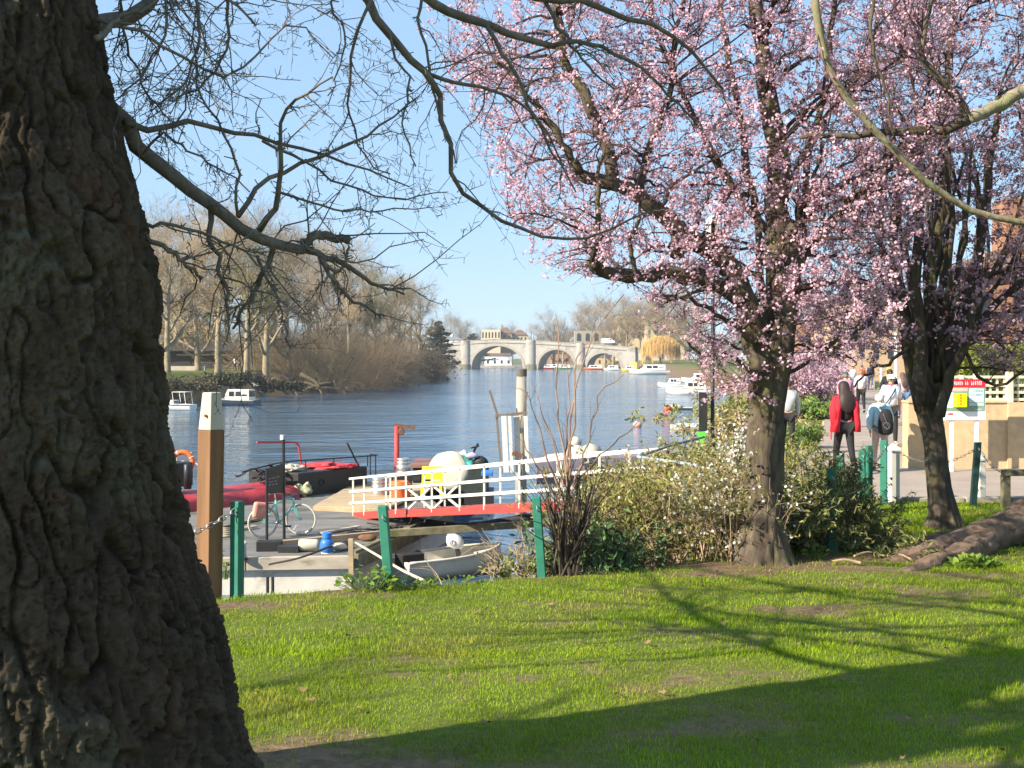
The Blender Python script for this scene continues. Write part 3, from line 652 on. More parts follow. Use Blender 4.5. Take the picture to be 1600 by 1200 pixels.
rl([(1520,185),(1500,150),(1460,120),(1420,75)], 3, 1.5, .4, .2)
rl([(1370,-40),(1362,60),(1380,130),(1400,220)], 3, 1.4, 0, .2)
rp, rr_ = stack(RL)
for k in range(len(rp)): MB().tube(rp[k], rr_[k], 10).build('branch', pale_lit_bark if k < 2 else cherry_bark, rt, smooth=True)  # leading branches: light bark, with sunlight also painted into the pale colour
t1 = spawn(rp, rr_, 9, .1, 1, (.7, .25), (.5, .2), 6, .15, 0, .45, .0025, .006); t2 = spawn(t1[0], t1[1], 3, .2, 1, (.7, .2), (.25, .1), 4, .15, 0, .7, .0018, .003)
MB().tubes(t1[0], t1[1], 4).tubes(t2[0], t2[1], 3).build('twigs', cherry_twig, rt)

nt = thing('bare_tree', 'neighbouring bare tree standing outside the frame beyond the huge trunk', 'tree', (-5.65, .84, gz(-5.65, .84)))
tp = resample([(-5.65,.84,-.3),(-5.6,.9,1.5),(-5.65,.85,3.5),(-5.55,.9,6),(-5.5,.9,9)], 20); MB().tube(tp, np.linspace(.17, .08, 20), 18).build('trunk', ginkgo_bark, nt, smooth=True)
nb1 = spawn(tp[None], np.linspace(.4, .12, 20)[None], 18, .2, .95, (.9, .2), (2.6, .6), 9, .13, .08, .4, .03, .12); nb2 = spawn(nb1[0], nb1[1], 7, .2, 1, (.65, .2), (1.0, .3), 7, .15, .05, .5, .012, .04); nb3 = spawn(nb2[0], nb2[1], 4, .2, 1, (.6, .2), (.5, .2), 5, .15, .03, .6, .006, .012)
MB().tubes(nb1[0], nb1[1], 8).tubes(nb2[0], nb2[1], 5).tubes(nb3[0], nb3[1], 3).build('branches', ginkgo_twig, nt)
# ---------------------------------------------------------------- bare trees of the far bank
def bare_tree_meshes(seed, H=16, spread=1., n1=13, n2=8, n3=6, n4=6, twig_len=1.1, trunk_r=.34, clear=.28, up=.10, bare=True):
    global rng
    keep = rng; rng = np.random.default_rng(seed)
    lean = rng.normal(0, .03, 2)
    tp = resample([(0, 0, -.6), (lean[0] * H * .3, 0, H * .25), (lean[0] * H * .6, lean[1] * H * .4, H * .55), (lean[0] * H, lean[1] * H, H * .92)], 16)
    trr = trunk_r * np.linspace(1, .12, 16) ** 1.1; trr[0] *= 1.3
    a = spawn(tp[None], trr[None], n1, clear, .95, (.85, .22), (H * .36 * spread, H * .07), 9, .12, up, .55, .03, .2, lenpow=.45)
    b_ = spawn(a[0], a[1], n2, .2, 1, (.65, .25), (H * .15, H * .05), 6, .15, up * .8, .55, .014, .08)
    c = spawn(b_[0], b_[1], n3, .15, 1, (.6, .25), (H * .075, H * .025), 5, .17, up * .6, .6, .008, .03)
    d = spawn(c[0], c[1], n4, .1, 1, (.6, .3), (twig_len * .8, twig_len * .3), 3, .2, up * .4, .7, .0075, .014)
    trunk = MB().tube(tp, trr, 10).tubes(a[0], a[1], 7)
    crown = MB().tubes(b_[0], b_[1], 4, False).tubes(c[0], c[1], 3, False).tubes(d[0], d[1], 3, False)
    rng = keep
    return trunk, crown
plane_bark = bark_mat('plane_bark', (.16, .125, .08), (.29, .235, .15), (.42, .36, .25), .5, 1.6, .03)
tan_twig = M('bank_twigs_tan', (.33, .24, .13), rough=.9, var=.25, scale=.4, island=.3)
grey_twig = M('bank_twigs_grey', (.29, .225, .15), rough=.9, var=.25, scale=.4, island=.3)
olive_twig = M('bank_twigs_olive', (.27, .235, .10), rough=.9, var=.25, scale=.4, island=.3)
PROTO = []
for k, (sd, tm, kw) in enumerate([(21, tan_twig, {}), (22, grey_twig, dict(spread=1.15, n1=16, clear=.14)), (23, olive_twig, dict(spread=.9, up=.14)), (24, tan_twig, dict(spread=1.2, clear=.1, n1=18, up=.05))]):
    t_, c_ = bare_tree_meshes(sd, **kw); PROTO.append((t_.mesh('bank_trunk', plane_bark, True), c_.mesh('bank_crown', tm)))
def far_tree(label, px, Y, top_py, rz, k, group, wide=1., twig=None):
    X = (px - 800) / F * Y; z = float(ground_z(np.array([X]), np.array([Y]))[0]); z = max(z, WATER + .2)
    H = CAMZ + (560 - top_py) / F * Y - z; s = H / 16.2
    o = thing('bare_tree', label, 'tree', (X, Y, z), rz, group); o.scale = (s * wide, s * wide, s)
    for nm, me in zip(('trunk', 'crown'), PROTO[k]):
        c = bpy.data.objects.new(nm, me); COL.objects.link(c); c.parent = o
        if nm == 'crown' and twig: c.material_slots[0].link = 'OBJECT'; c.material_slots[0].material = twig
    return o
BANK = [(150,118,330,0,'tall bare tree on the far bank, mostly hidden by the big trunk'),(262,128,352,1,'bare tree on the far bank right beside the big foreground trunk'),
 (310,150,362,3,'bare tree behind the pale-trunked plane on the far bank'),(341,136,340,0,'pale straight trunked plane tree on the far bank, above the moored boats'),
 (385,142,350,2,'slim leaning pale trunk next to the figure in white'),(415,150,340,1,'bare plane with pale orange trunk at the end of the riverside wall'),
 (452,158,368,3,'bare tree with twin pale stems where the wooded bank begins'),(500,176,382,1,'grey spreading bare tree in the middle of the wooded bank'),
 (545,190,394,0,'bare tree with dark zigzag limbs above the brown thicket'),(588,205,425,2,'olive tinged bare tree near the end of the wooded bank'),
 (625,232,442,3,'broad rounded bare tree at the wooded bank end'),(655,255,455,0,'fine twigged bare tree nearest the open sky, before the cedar')]
for i, (px, Y, top_, k, lb) in enumerate(BANK): far_tree(lb, px, Y, top_, i * 1.7, k, 'bare trees along the far bank', 1.15)
for i, (px, Y, t_, k, lb) in enumerate([(235,165,350,3,'back-row bare tree showing between the big trunk and the pale planes'),(285,185,352,1,'back-row bare tree behind the boathouse roof'),(360,190,360,3,'back-row bare tree filling the gap above the figure in white'),(430,200,372,0,'back-row bare tree above the twin pale stems'),(480,205,394,3,'back-row bare tree behind the grey spreading one'),(525,225,408,1,'back-row bare tree left of the zigzag limbed one'),(572,235,415,3,'back-row bare tree behind the olive tinged one'),(606,255,440,0,'back-row bare tree left of the broad rounded one'),(642,285,455,3,'back-row bare tree behind the last riverside trees')]): far_tree(lb, px, Y, t_, i * 1.3 + .5, k, 'bare trees along the far bank', 1.45)
# cedar: dark layered evergreen
cedar = M('cedar_needles', (.028, .045, .03), rough=.9, var=.3, scale=.5, island=.35)
def cedar_tree(px, Y, top_py, label, w=1.):
    X = (px - 800) / F * Y; z = gz(X, Y); H = CAMZ + (560 - top_py) / F * Y - z
    o = thing('cedar_tree', label, 'tree', (X, Y, z))
    MB().tube([(0,0,-.5),(.2,0,H*.5),(.1,.2,H*.97)], [.5,.35,.08], 8).build('trunk', cherry_bark, o, local=True)
    mb = MB()
    for k in range(30):
        h = H * (.25 + .72 * k / 30); L_ = (H * .5 * w) * (1.05 - (h / H) ** 2.2) * rng.uniform(.6, 1); a = k * 2.4
        n = 190; t = rng.uniform(.15, 1, n); wd = L_ * .26
        p = np.stack((np.cos(a) * L_ * t, np.sin(a) * L_ * t, h + .1 * L_ * t + rng.normal(0, .16, n)), -1) + rng.normal(size=(n, 3)) * np.array((wd, wd, .1)) * .5
        mb.cards(p, rng.uniform(.3, .7, n), 1.3, nrm(rng.normal(size=(n, 3)) * .5 + np.array((0, 0, 1))))
    mb.build('foliage', cedar, o, local=True); return o
cedar_tree(684, 330, 500, 'dark layered evergreen cedar beyond the wooded bank, left of the bridge', .8)
cedar_tree(738, 560, 520, 'small dark evergreen above the bridge parapet', 1.2)
# thickets: bare brown bushes overhanging the water
def thicket(px, py, Y, w, h, label, twig, leaf=None, nl=0, seed=0, name='bare_bush', n=900, group='bushes along the far bank'):
    """w, h in photograph pixels at depth Y; py is where it meets the bank"""
    m_ = mpp(Y); W = w * m_ / 2; H = h * m_; c = P(px, py, Y); o = thing(name, label, 'bush', c, 0, group)
    a0 = rng.uniform(-1, 1, n); st = np.stack((a0 * W * .75, rng.uniform(-1, 1, n) * W * .5, np.zeros(n)), -1)
    d = nrm(np.stack((a0 * .9 + rng.normal(0, .35, n), rng.normal(0, .5, n), np.abs(rng.normal(1, .35, n))), -1)); L_ = H * rng.uniform(.35, 1.1, n) * (1 - .35 * a0 ** 2) * (.8 + .55 * perlin(np.stack((a0 * 3.1 + px * .37, a0 * 0 + Y, a0 * 0), -1)))
    p = st; out = [p]
    for k in range(6): d = nrm(d + rng.normal(size=d.shape) * .24 + np.array((0, 0, -.04 * k))); p = p + d * (L_ / 6)[:, None]; out.append(p)
    pa = np.stack(out, 1); ra = np.repeat(np.linspace(.018, .006, 7)[None], n, 0) * (Y / 170)
    tw = spawn(pa, ra, 4, .2, 1, (.6, .3), (H * .22, H * .08), 4, .2, 0, .7, .005 * Y / 170, .02)
    MB().tubes(pa, ra, 3, False).tubes(tw[0], tw[1], 3, False).build('stems', twig, o, local=True)
    if nl:
        mb = MB().cards(along(np.concatenate((tw[0],)), nl, .1, .12 * H / 3), rng.uniform(.6, 1.3, nl) * .16 * Y / 170, 1.3); mb.build('leaves', leaf, o, local=True)['kind'] = 'stuff'
    return o
ever = M('evergreen_leaf', (.05, .048, .024), rough=.8, var=.3, scale=.6, island=.4)
ever_y = M('ivy_leaf', (.105, .085, .045), rough=.8, var=.3, scale=.6, island=.4)
redtw = M('brown_twigs', (.40, .26, .14), rough=.9, var=.25, island=.3)
dktw = M('dark_twigs', (.10, .075, .045), rough=.9, var=.25, island=.3)
thicket(470,606,160,170,180,'tangle of bare tan stems hanging over the water, widest on the bank',tan_twig,n=1100)
thicket(545,605,172,150,160,'brown bare bush between the widest tangle and the dark evergreens',redtw,n=900)
thicket(430,580,166,110,70,'low grey bush at the foot of the pale trunks',grey_twig,n=500)
thicket(590,600,192,80,65,'dark evergreen bush low over the water on the far bank',dktw,ever,5200)
thicket(640,592,228,80,60,'rounded dark green bush near the tip of the wooded bank',dktw,ever,5200)
thicket(605,585,215,90,90,'reddish bare bush behind the dark evergreens',redtw,n=700)
thicket(660,588,245,56,75,'russet bush at the very tip of the wooded bank, by the bridge',redtw,ever_y,900,n=700)
thicket(682,590,262,22,34,'small low bush leaning over the water beside the bridge arch',tan_twig,n=300)
for px, py, Y, w_, h_, lb in ((250,575,182,110,130,'tall bare undergrowth by the big trunk, behind the boathouse'),(330,575,186,120,120,'tall bare undergrowth behind the pale plane trunks'),(420,575,192,130,130,'tall bare undergrowth behind the twin pale stems'),(500,578,200,130,125,'tall bare undergrowth in the middle of the wooded bank'),(580,580,225,110,110,'tall bare undergrowth behind the dark evergreens'),(635,580,262,80,80,'tall bare undergrowth near the cedar')):
    thicket(px, py, Y, w_, h_, lb, olive_twig if px in (330, 500) else grey_twig, n=650)
for k, (px, py, Y, w_, h_) in enumerate([(255,612,112,80,30),(300,608,116,80,26),(345,602,122,70,26),(385,598,126,60,24),(440,608,140,80,22)]):
    thicket(px, py, Y, w_, h_, ['dark ivy mound on the bank behind the white cruiser','low bramble mound above the gap between the moored boats','brownish bramble mound behind the dark cabin boat','bramble mound below the figure in white','mossy fallen scrub at the waterline right of the dark boat'][k], dktw, ever_y if k % 2 else ever, 3800, n=260, name='bramble_bush', group='brambles on the far bank')
# fallen trunk and riverside building with dark openings
fm = MB()
for a_, b_ in (((425,592),(470,625)),((440,600),(500,606)),((470,585),(505,620)),((520,600),(470,612))): fm.tube(resample([P(*a_, 150), P((a_[0]+b_[0])/2+6, (a_[1]+b_[1])/2-5, 149), P(*b_, 148)], 8), np.linspace(.32, .12, 8), 7)
tag(fm.build('fallen_log', cherry_bark, smooth=True), 'dark fallen trunks lying at the water edge of the far bank', 'fallen trunk')
dark = M('near_black', (.022, .021, .02), rough=.8); palec = M('pale_concrete', (.42, .38, .31), rough=.9, var=.2, scale=.6, bump=.02, bscale=3)
bh = thing('boathouse', 'long low dark boathouse behind the trees on the far bank', 'building', P(350, 580, 175))
def slabpx(x0, x1, y0, y1, Y, d): a = P(x0, y1, Y); b_ = P(x1, y0, Y); return MB().box((a[0], Y, a[2]), (b_[0], Y + d, b_[2]))
slabpx(240, 470, 549, 590, 176, 10).build('wall', M('boathouse_brick', (.045, .035, .028), rough=.95, var=.3), bh)
mb = MB(); a = P(232, 548, 174.5); b_ = P(478, 548, 174.5); c = P(470, 536, 182); d = P(242, 536, 182)
mb.add([a, b_, c, d], [(0, 1, 2, 3)]).build('roof', M('slate_roof', (.04, .033, .028), rough=.8, var=.3, bump=.05, bscale=4), bh)
slabpx(276, 440, 553, 555.5, 175.8, .3).build('fascia_band', palec, bh)
for x0, x1 in ((278,298),(302,330),(336,366),(372,402),(408,434)): slabpx(x0, x1, 558, 584, 175.9, .2).build('door_opening', dark, bh)  # near-black slabs paint the unlit depth of the doorways
rw = slabpx(236, 320, 572, 588, 150, .5); tag(rw.build('retaining_wall', palec), 'low pale riverside wall under the trees on the far bank', 'wall')
# ---------------------------------------------------------------- the bridge
stone = M('bridge_stone', (.36, .335, .295), rough=.9, var=.12, scale=.5, bump=.05, bscale=2, col2=(.22, .19, .15), amt=.42, s2=.22)
stone_d = M('bridge_stained_stone', (.17, .16, .10), rough=.9, var=.3, scale=.5)
BA = R(-20); BO = np.array(((829 - 800) / F * 500, 500.0)); BD = np.array((math.cos(BA), math.sin(BA))); BNrm = np.array((-BD[1], BD[0]))   # BNrm: away from the camera
def bs(px):                                   # distance along the bridge for a photograph column
    k = (px - 800) / F; return (k * BO[1] - BO[0]) / (BD[0] - k * BD[1])
def bp_(s_, z, dep=0.): q = BO + BD * s_ + BNrm * dep; return (q[0], q[1], z)
def bz(px, py): s_ = bs(px); Y = (BO + BD * s_)[1]; return CAMZ + (560 - py) / F * Y
br = thing('stone_bridge', 'pale stone bridge with semicircular arches crossing the river', 'bridge', (BO[0], BO[1], WATER))
WID = 10.0
tops = np.array([(640,541),(690,537),(727,533),(770,530.5),(829,532),(907,537),(985,543),(1040,549)], float)
def topz(px): return bz(px, np.interp(px, tops[:, 0], tops[:, 1]))
arches = [(643,717,549),(737,817,540.5),(841,898,546.5),(917,970,552)]
mb = MB(); intr = []
xs = sorted(set(list(np.linspace(636, 1003, 120)) + [x for a_ in arches for x in np.linspace(a_[0], a_[1], 33)]))
def under(px):
    for a0, a1, cy in arches:
        if a0 <= px <= a1:
            c = (a0 + a1) / 2; t = (px - c) / ((a1 - a0) / 2); zc = bz(c, cy); return WATER + .2 + (zc - WATER - .2) * math.sqrt(max(0, 1 - t * t)) ** .9
    return WATER - 1.5
for k in range(len(xs) - 1):
    x0, x1 = xs[k], xs[k + 1]; xm = (x0 + x1) / 2; s0, s1 = bs(x0), bs(x1)
    inside = any(a0 <= xm <= a1 for a0, a1, _ in arches)
    u0, u1 = (under(x0 + 1e-6), under(x1 - 1e-6)) if inside else (WATER - 1.5,) * 2
    t0, t1 = topz(x0), topz(x1)
    mb.add([bp_(s0, u0), bp_(s1, u1), bp_(s1, t1), bp_(s0, t0), bp_(s0, u0, WID), bp_(s1, u1, WID), bp_(s1, t1, WID), bp_(s0, t0, WID)], [(0,1,2,3),(5,4,7,6),(3,2,6,7),(1,0,4,5)])
mb.build('spandrel_wall', stone, br)
for a0, a1, cy in arches:                     # voussoir ring standing proud of the wall
    th = np.linspace(0, np.pi, 25); c = (bs(a0) + bs(a1)) / 2; hw = (bs(a1) - bs(a0)) / 2; zc = bz((a0 + a1) / 2, cy) - WATER - .2
    mb = MB()
    for k in range(24):
        v = []
        for tt in (th[k], th[k + 1]):
            for g in (1.0, 1.0 + .95 / hw):
                z = WATER + .2 + (zc + (g - 1) * hw) * abs(math.sin(tt)) ** .9 if g > 1 else WATER + .2 + zc * abs(math.sin(tt)) ** .9
                v += [bp_(c - hw * g * math.cos(tt), z, -.18), bp_(c - hw * g * math.cos(tt), z, 0)]
        mb.add(v, [(0,4,6,2),(1,3,7,5),(2,6,7,3),(0,1,5,4)])
    mb.build('arch_ring', M('arch_stone', (.31, .275, .225), rough=.9, var=.15), br)
for px in (727, 829, 907):                    # half-round cutwater pier running up to the parapet
    s_ = bs(px); r = 2.0 if px != 907 else 1.7; zt = topz(px) + .25; ring = []
    for z in (WATER - 1.5, WATER + 2.0): 
        ring.append([bp_(s_ + 1.25 * r * math.cos(t), z, -1.25 * r * math.sin(t) * .8) for t in np.linspace(0, np.pi, 13)])
    for z in (WATER + 2.05, zt): ring.append([bp_(s_ + r * math.cos(t), z, -r * math.sin(t) * .8) for t in np.linspace(0, np.pi, 13)])
    MB().loft(ring[:2], caps=True).build('pier_base', stone_d, br); MB().loft(ring[2:], caps=True).build('pier', stone, br)
mb = MB(); mc = MB()
for k in range(60):                           # cornice and coping follow the hump
    x0 = 636 + 367 * k / 60; x1 = 636 + 367 * (k + 1) / 60; s0, s1 = bs(x0), bs(x1); z0, z1 = topz(x0), topz(x1)
    for m_, lo, hi, dd in ((mb, -1.35, -.95, -.35), (mc, -.02, .2, -.2)):
        m_.add([bp_(s0,z0+lo,dd),bp_(s1,z1+lo,dd),bp_(s1,z1+hi,dd),bp_(s0,z0+hi,dd),bp_(s0,z0+lo,.3),bp_(s1,z1+lo,.3),bp_(s1,z1+hi,.3),bp_(s0,z0+hi,.3)], [(0,1,2,3),(3,2,6,7),(1,0,4,5)])
mb.build('cornice', M('cornice_stone', (.30, .27, .22), rough=.9), br); mc.build('coping', stone, br)
# abutment with its small towpath arch
s_ = bs(990); MB().add([bp_(s_-2.4,WATER-1,-1.2),bp_(s_+1.0,WATER-1,-1.2),bp_(s_+1.0,topz(990)+.4,-1.2),bp_(s_-2.4,topz(990)+.4,-1.2),bp_(s_-2.4,WATER-1,3),bp_(s_+1.0,WATER-1,3),bp_(s_+1.0,topz(990)+.4,3),bp_(s_-2.4,topz(990)+.4,3)], [(0,1,2,3),(3,2,6,7),(1,5,6,2),(4,0,3,7)]).build('abutment', stone, br)
ab0, ab1 = bs(1000), bs(1045); MB().add([bp_(ab0,WATER-1,.4),bp_(ab1,WATER-1,.4),bp_(ab1,topz(1040),.4),bp_(ab0,topz(1000),.4)], [(0,1,2,3)]).build('abutment', stone, br)
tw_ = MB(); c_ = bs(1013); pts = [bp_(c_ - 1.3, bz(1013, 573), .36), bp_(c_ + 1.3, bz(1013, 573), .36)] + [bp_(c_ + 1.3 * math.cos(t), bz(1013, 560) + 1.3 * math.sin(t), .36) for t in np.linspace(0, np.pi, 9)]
tw_.add(pts, [tuple(range(len(pts)))]).build('towpath_arch', dark, br)  # flat near-black face paints the shade inside the arch
for px in (744, 783, 860, 935):
    b0 = bp_(bs(px), topz(px), 1); MB().tube([b0, (b0[0], b0[1], b0[2] + 2.6)], .09, 6).build('lamp_column', dark, br)
# vehicle crossing
def far_box(name, label, cat_, x0, x1, y0, y1, Y, d, m_, group=None):
    o = tag(slabpx(x0, x1, y0, y1, Y, d).build(name, m_), label, cat_, group); return o
white = M('white_paint', (.80, .79, .76), rough=.5, var=.05); glass = M('dark_glass', (.02, .025, .03), rough=.08, spec=.6)
van = thing('white_van', 'white van driving over the bridge beyond the parapet', 'van', bp_(bs(946), bz(946, 537), 4))
q = np.array(bp_(bs(946), bz(946, 537), 4)); mb = MB(); s0 = bs(936)
prof = [(-2.7,.4),(2.7,.4),(2.7,1.2),(1.9,1.35),(1.3,2.2),(-2.7,2.25)]
mb.prism([tuple(np.array((BD[0]*a_, BD[1]*a_, h)) + q) for a_, h in prof], (BNrm[0]*1.9, BNrm[1]*1.9, 0)); mb.build('body', white, van)
mb = MB(); mb.prism([tuple(np.array((BD[0]*a_, BD[1]*a_, h)) + q - np.array((BNrm[0]*.02, BNrm[1]*.02, 0))) for a_, h in [(.6,1.4),(1.75,1.4),(1.25,2.05),(.6,2.05)]], (BNrm[0]*.01, BNrm[1]*.01, 0)); mb.build('window', glass, van)
# ---------------------------------------------------------------- houses and trees beyond
def house(label, x0, x1, y0, y1, Y, d, wallm, roofm=None, ry=0, rows=(), hip=.35, winm=None, name='house', arched=False):
    a = P(x0, y1, Y); b_ = P(x1, y0, Y); c = ((a[0] + b_[0]) / 2, Y, a[2]); o = thing(name, label, 'building', c)
    MB().box((a[0], Y, a[2] - 2), (b_[0], Y + d, b_[2])).build('wall', wallm, o)
    if roofm:
        rz_ = CAMZ + (560 - ry) / F * Y; e = .4; w_ = (b_[0] - a[0]); h_ = hip * w_
        v = [(a[0]-e,Y-e,b_[2]),(b_[0]+e,Y-e,b_[2]),(b_[0]+e,Y+d+e,b_[2]),(a[0]-e,Y+d+e,b_[2]),(a[0]+h_,Y+d/2,rz_),(b_[0]-h_,Y+d/2,rz_)]
        r = MB().add(v, [(0,1,5,4),(1,2,5),(2,3,4,5),(3,0,4),(3,2,1,0)]).build('roof', roofm, o)
        MB().box((a[0]+h_*.8, Y+d/2-.5, rz_-.8), (a[0]+h_*.8+1.0, Y+d/2+.5, rz_+1.3)).build('chimney', wallm, r)
    for wy0, wy1, n, wf in rows:
        for k in range(n):
            cx = x0 + (x1 - x0) * (k + .5) / n; hw = (x1 - x0) / n * wf / 2
            w = slabpx(cx - hw, cx + hw, wy0, wy1, Y - .06, .05)
            w = w.build('window', winm or glass, o)
            if arched:
                aa = P(cx, wy0, Y - .06); rr = hw * mpp(Y); pts = [(aa[0] + rr * math.cos(t), Y - .07, aa[2] + rr * math.sin(t)) for t in np.linspace(0, np.pi, 9)]
                MB().add(pts, [tuple(range(9))]).build('arch_light', winm or glass, w)
    return o
cream = M('cream_render', (.62, .50, .34), rough=.9, var=.08); tanw = M('tan_stone', (.48, .38, .23), rough=.9, var=.15); brickr = M('warm_brick', (.36, .21, .13), rough=.9, var=.2)
rof = M('brown_tile_roof', (.15, .095, .07), rough=.9, var=.25, scale=.6); slate = M('grey_slate', (.19, .20, .21), rough=.8, var=.2, scale=.6)
house('cream house with a row of tall windows standing above the bridge', 752, 782, 515, 545, 545, 12, cream, None, 0, [(519,528,6,.42)])
house('brown roofed house behind the cream one above the bridge', 776, 800, 521, 545, 552, 14, brickr, rof, 511, [(524,528,3,.3)])
house('low brown gabled house right of the cream one', 800, 824, 524, 545, 555, 12, tanw, rof, 515, [(527,531,4,.4)])
house('white cottage with grey hipped roof at the bridge end by the cedar', 695, 722, 531, 550, 548, 12, white, slate, 525, [(533,536,3,.3)])
house('grey roofed white house between the cottage and the cream one', 730, 752, 528, 548, 560, 12, white, slate, 521, [(530,533,3,.3)])
pav = M('pavilion_stone', (.33, .29, .21), rough=.9, var=.15)
house('arcaded stone pavilion with five arched openings over the bridge', 898, 966, 517, 545, 540, 8, pav, None, 0, [(524,533,5,.5)], name='pavilion', arched=True)
house('large tan mansion with flat roof rising over the bridge end', 966, 1010, 492, 560, 570, 22, tanw, slate, 486, [(498,500,5,.35),(506,513,5,.35),(520,527,5,.35)], name='mansion')
house('tan stone terrace stepping down behind the yellow willow', 1010, 1075, 497, 565, 560, 20, tanw, None, 0, [(503,509,7,.35),(515,522,7,.35),(530,538,7,.35)], name='terrace')
house('white boathouse seen through the middle arch', 757, 800, 556, 577, 620, 12, white, rof, 549, [(563,568,4,.3)])
house('brick riverside house seen through the second arch', 846, 892, 552, 577, 600, 12, brickr, rof, 545, [(560,565,4,.3)])
house('pale riverside house seen through the arch by the abutment', 922, 962, 558, 577, 590, 12, tanw, slate, 552, [(563,568,4,.3)])
far_box('embankment_wall', 'low stone embankment wall on the far side of the bridge', 'wall', 690, 980, 571, 582, 585, 2, palec)
FAR = [(958,520,476),(978,515,470),(1000,510,462),(1024,505,466),(1048,500,470),(1075,490,462),(945,530,500),(706,560,496),(718,600,505),(742,640,515),(768,640,506),(800,650,512),(845,620,510),(862,600,490),(880,590,500),(905,600,488),(925,580,482),(940,600,470),(955,610,492),(985,620,474),(1015,600,468),(1040,590,455),(1070,560,470),(1095,540,480)]
FLB = ['front','frontmost tall','central','golden','tan','stout','low front','thin','small pale','lone','tiny','faint','low','round headed','slender','broad','grey','tallest','spreading','bushy','high crowned','rounded','leaning','outermost']
for i, (px, Y, t_) in enumerate(FAR):
    where = 'above the left half of the bridge' if px < 830 else ('behind the arcaded pavilion' if px < 944 else 'around the tan mansion')
    far_tree(f'{FLB[i]} bare tree far off {where}', px, Y, t_, i * 2.1, i % 4, 'bare trees beyond the bridge', 1.35, tan_twig if px > 900 else grey_twig)
# yellow willow
wy = M('willow_yellow', (.44, .27, .08), rough=.9, var=.35, scale=.3, island=.5)
wc = P(1032, 566, 440); wl_ = thing('willow_tree', 'golden yellow weeping willow at the bridge end', 'tree', wc); H = 42 * mpp(440)
MB().tube([(0,0,-4),(0,0,H*.5),(.3,0,H*.8)], [.6,.45,.2], 8).build('trunk', cherry_bark, wl_, local=True)
n = 2600; a = rng.uniform(0, 2*np.pi, n); r0 = rng.uniform(.1, 1, n) ** .6 * H * .72; st = np.stack((np.cos(a)*r0, np.sin(a)*r0, H*(.98 - .35*(r0/(H*.72))**2) + rng.normal(0,.3,n)), -1)
L_ = rng.uniform(.2, .8, n) * H * (.75 + .5 * perlin(np.stack((np.cos(a) * 2, np.sin(a) * 2, a * 0), -1))); pa = np.stack([st + np.stack((np.cos(a)*.1*L_*t, np.sin(a)*.1*L_*t, -L_*t), -1) for t in (0, .35, .7, 1)], 1)
MB().tubes(pa, np.full((n, 4), .045), 3, False).build('hanging_branches', wy, wl_, local=True)
# wooded skyline that reads as one mass
n = 5200; xx = rng.uniform(-620, 620, n); yy = rng.uniform(700, 900, n); hh = 8 + 7 * (fbm(np.stack((xx * .02, yy * .01, xx * 0), -1), 3) + .6)
d = nrm(rng.normal(size=(n, 3)) * .5 + np.array((0, 0, 1))); st = np.stack((xx, yy, np.full(n, 1.)), -1); pa = np.stack([st + np.array((0,0,1.))*hh[:,None]*.3, st + np.array((0,0,1.))*hh[:,None]*.6 + d*2, st + np.array((0,0,1.))*hh[:,None]*.75 + d*5], 1)
sk = spawn(pa, np.full((n, 3), .3), 4, .2, 1, (.7, .3), (3.5, 1), 3, .2, .1, .4, .1, .14)
o = MB().tubes(pa, np.full((n, 3), .25), 3, False).tubes(sk[0], sk[1], 3, False).build('far_woods', grey_twig); tag(o, 'hazy strip of bare woods along the skyline', 'woods', kind='stuff')
# ---------------------------------------------------------------- pontoon and what lies on it
def D(px, py, z=DECK): return PZ(px, py, z)
concrete = M('white_concrete', (.62, .57, .49), rough=.9, var=.12, scale=3, bump=.008, bscale=25, col2=(.40, .35, .28), amt=.38, s2=1.6)
beamw = M('weathered_beam', (.42, .36, .28), rough=.9, var=.25, scale=5, stretch=(.3, 1, 1), bump=.008, bscale=30, col2=(.16, .14, .09), amt=.36, s2=3)
deckm = M('deck_grey', (.17, .16, .145), rough=.85, var=.25, scale=2.2, stretch=(.5, 1, 1), bump=.004, bscale=40, col2=(.085, .075, .06), amt=.45, s2=1.2)
mossy = M('mossy_timber', (.17, .15, .09), rough=.95, var=.35, scale=5, bump=.01, bscale=25, col2=(.09, .11, .03), amt=.42, s2=2)
blk = M('black_paint', (.022, .022, .022), rough=.55, var=.3, scale=4, col2=(.06, .05, .04), amt=.3, s2=5)
blk_metal = M('black_metal', (.02, .02, .022), rough=.45, var=.2)
redt = M('red_tarpaulin', (.36, .03, .035), rough=.5, var=.35, scale=2.5, bump=.06, bscale=3.5)
redp = M('red_paint', (.40, .05, .04), rough=.6, var=.15, scale=4, col2=(.25, .07, .04), amt=.28, s2=8)
whitep = M('railing_white', (.66, .63, .56), rough=.55, var=.06, col2=(.45, .36, .26), amt=.2, s2=9)
plankm = M('tan_planks', (.40, .30, .18), rough=.9, var=.25, scale=4, stretch=(.3, 2, 1), bump=.006, bscale=30, col2=(.20,.15,.10), amt=.35)
orange = M('orange_plastic', (.78, .16, .04), rough=.5, var=.1); yellow = M('yellow_plastic', (.82, .60, .04), rough=.5, var=.08)
steel = M('keg_steel', (.62, .61, .58), rough=.32, metal=.85, var=.1); bluep = M('blue_plastic', (.03, .17, .52), rough=.45, var=.12)
ropew = M('pale_rope', (.55, .47, .33), rough=.95, var=.2); roped = M('dark_rope', (.04, .035, .03), rough=.95)
creamf = M('cream_canvas', (.50, .46, .36), rough=.8, var=.06, scale=4, bump=.01, bscale=8)
rubber = M('black_rubber', (.018, .018, .018), rough=.8); rust = M('rusty_iron', (.16, .075, .04), rough=.9, var=.35, scale=8)

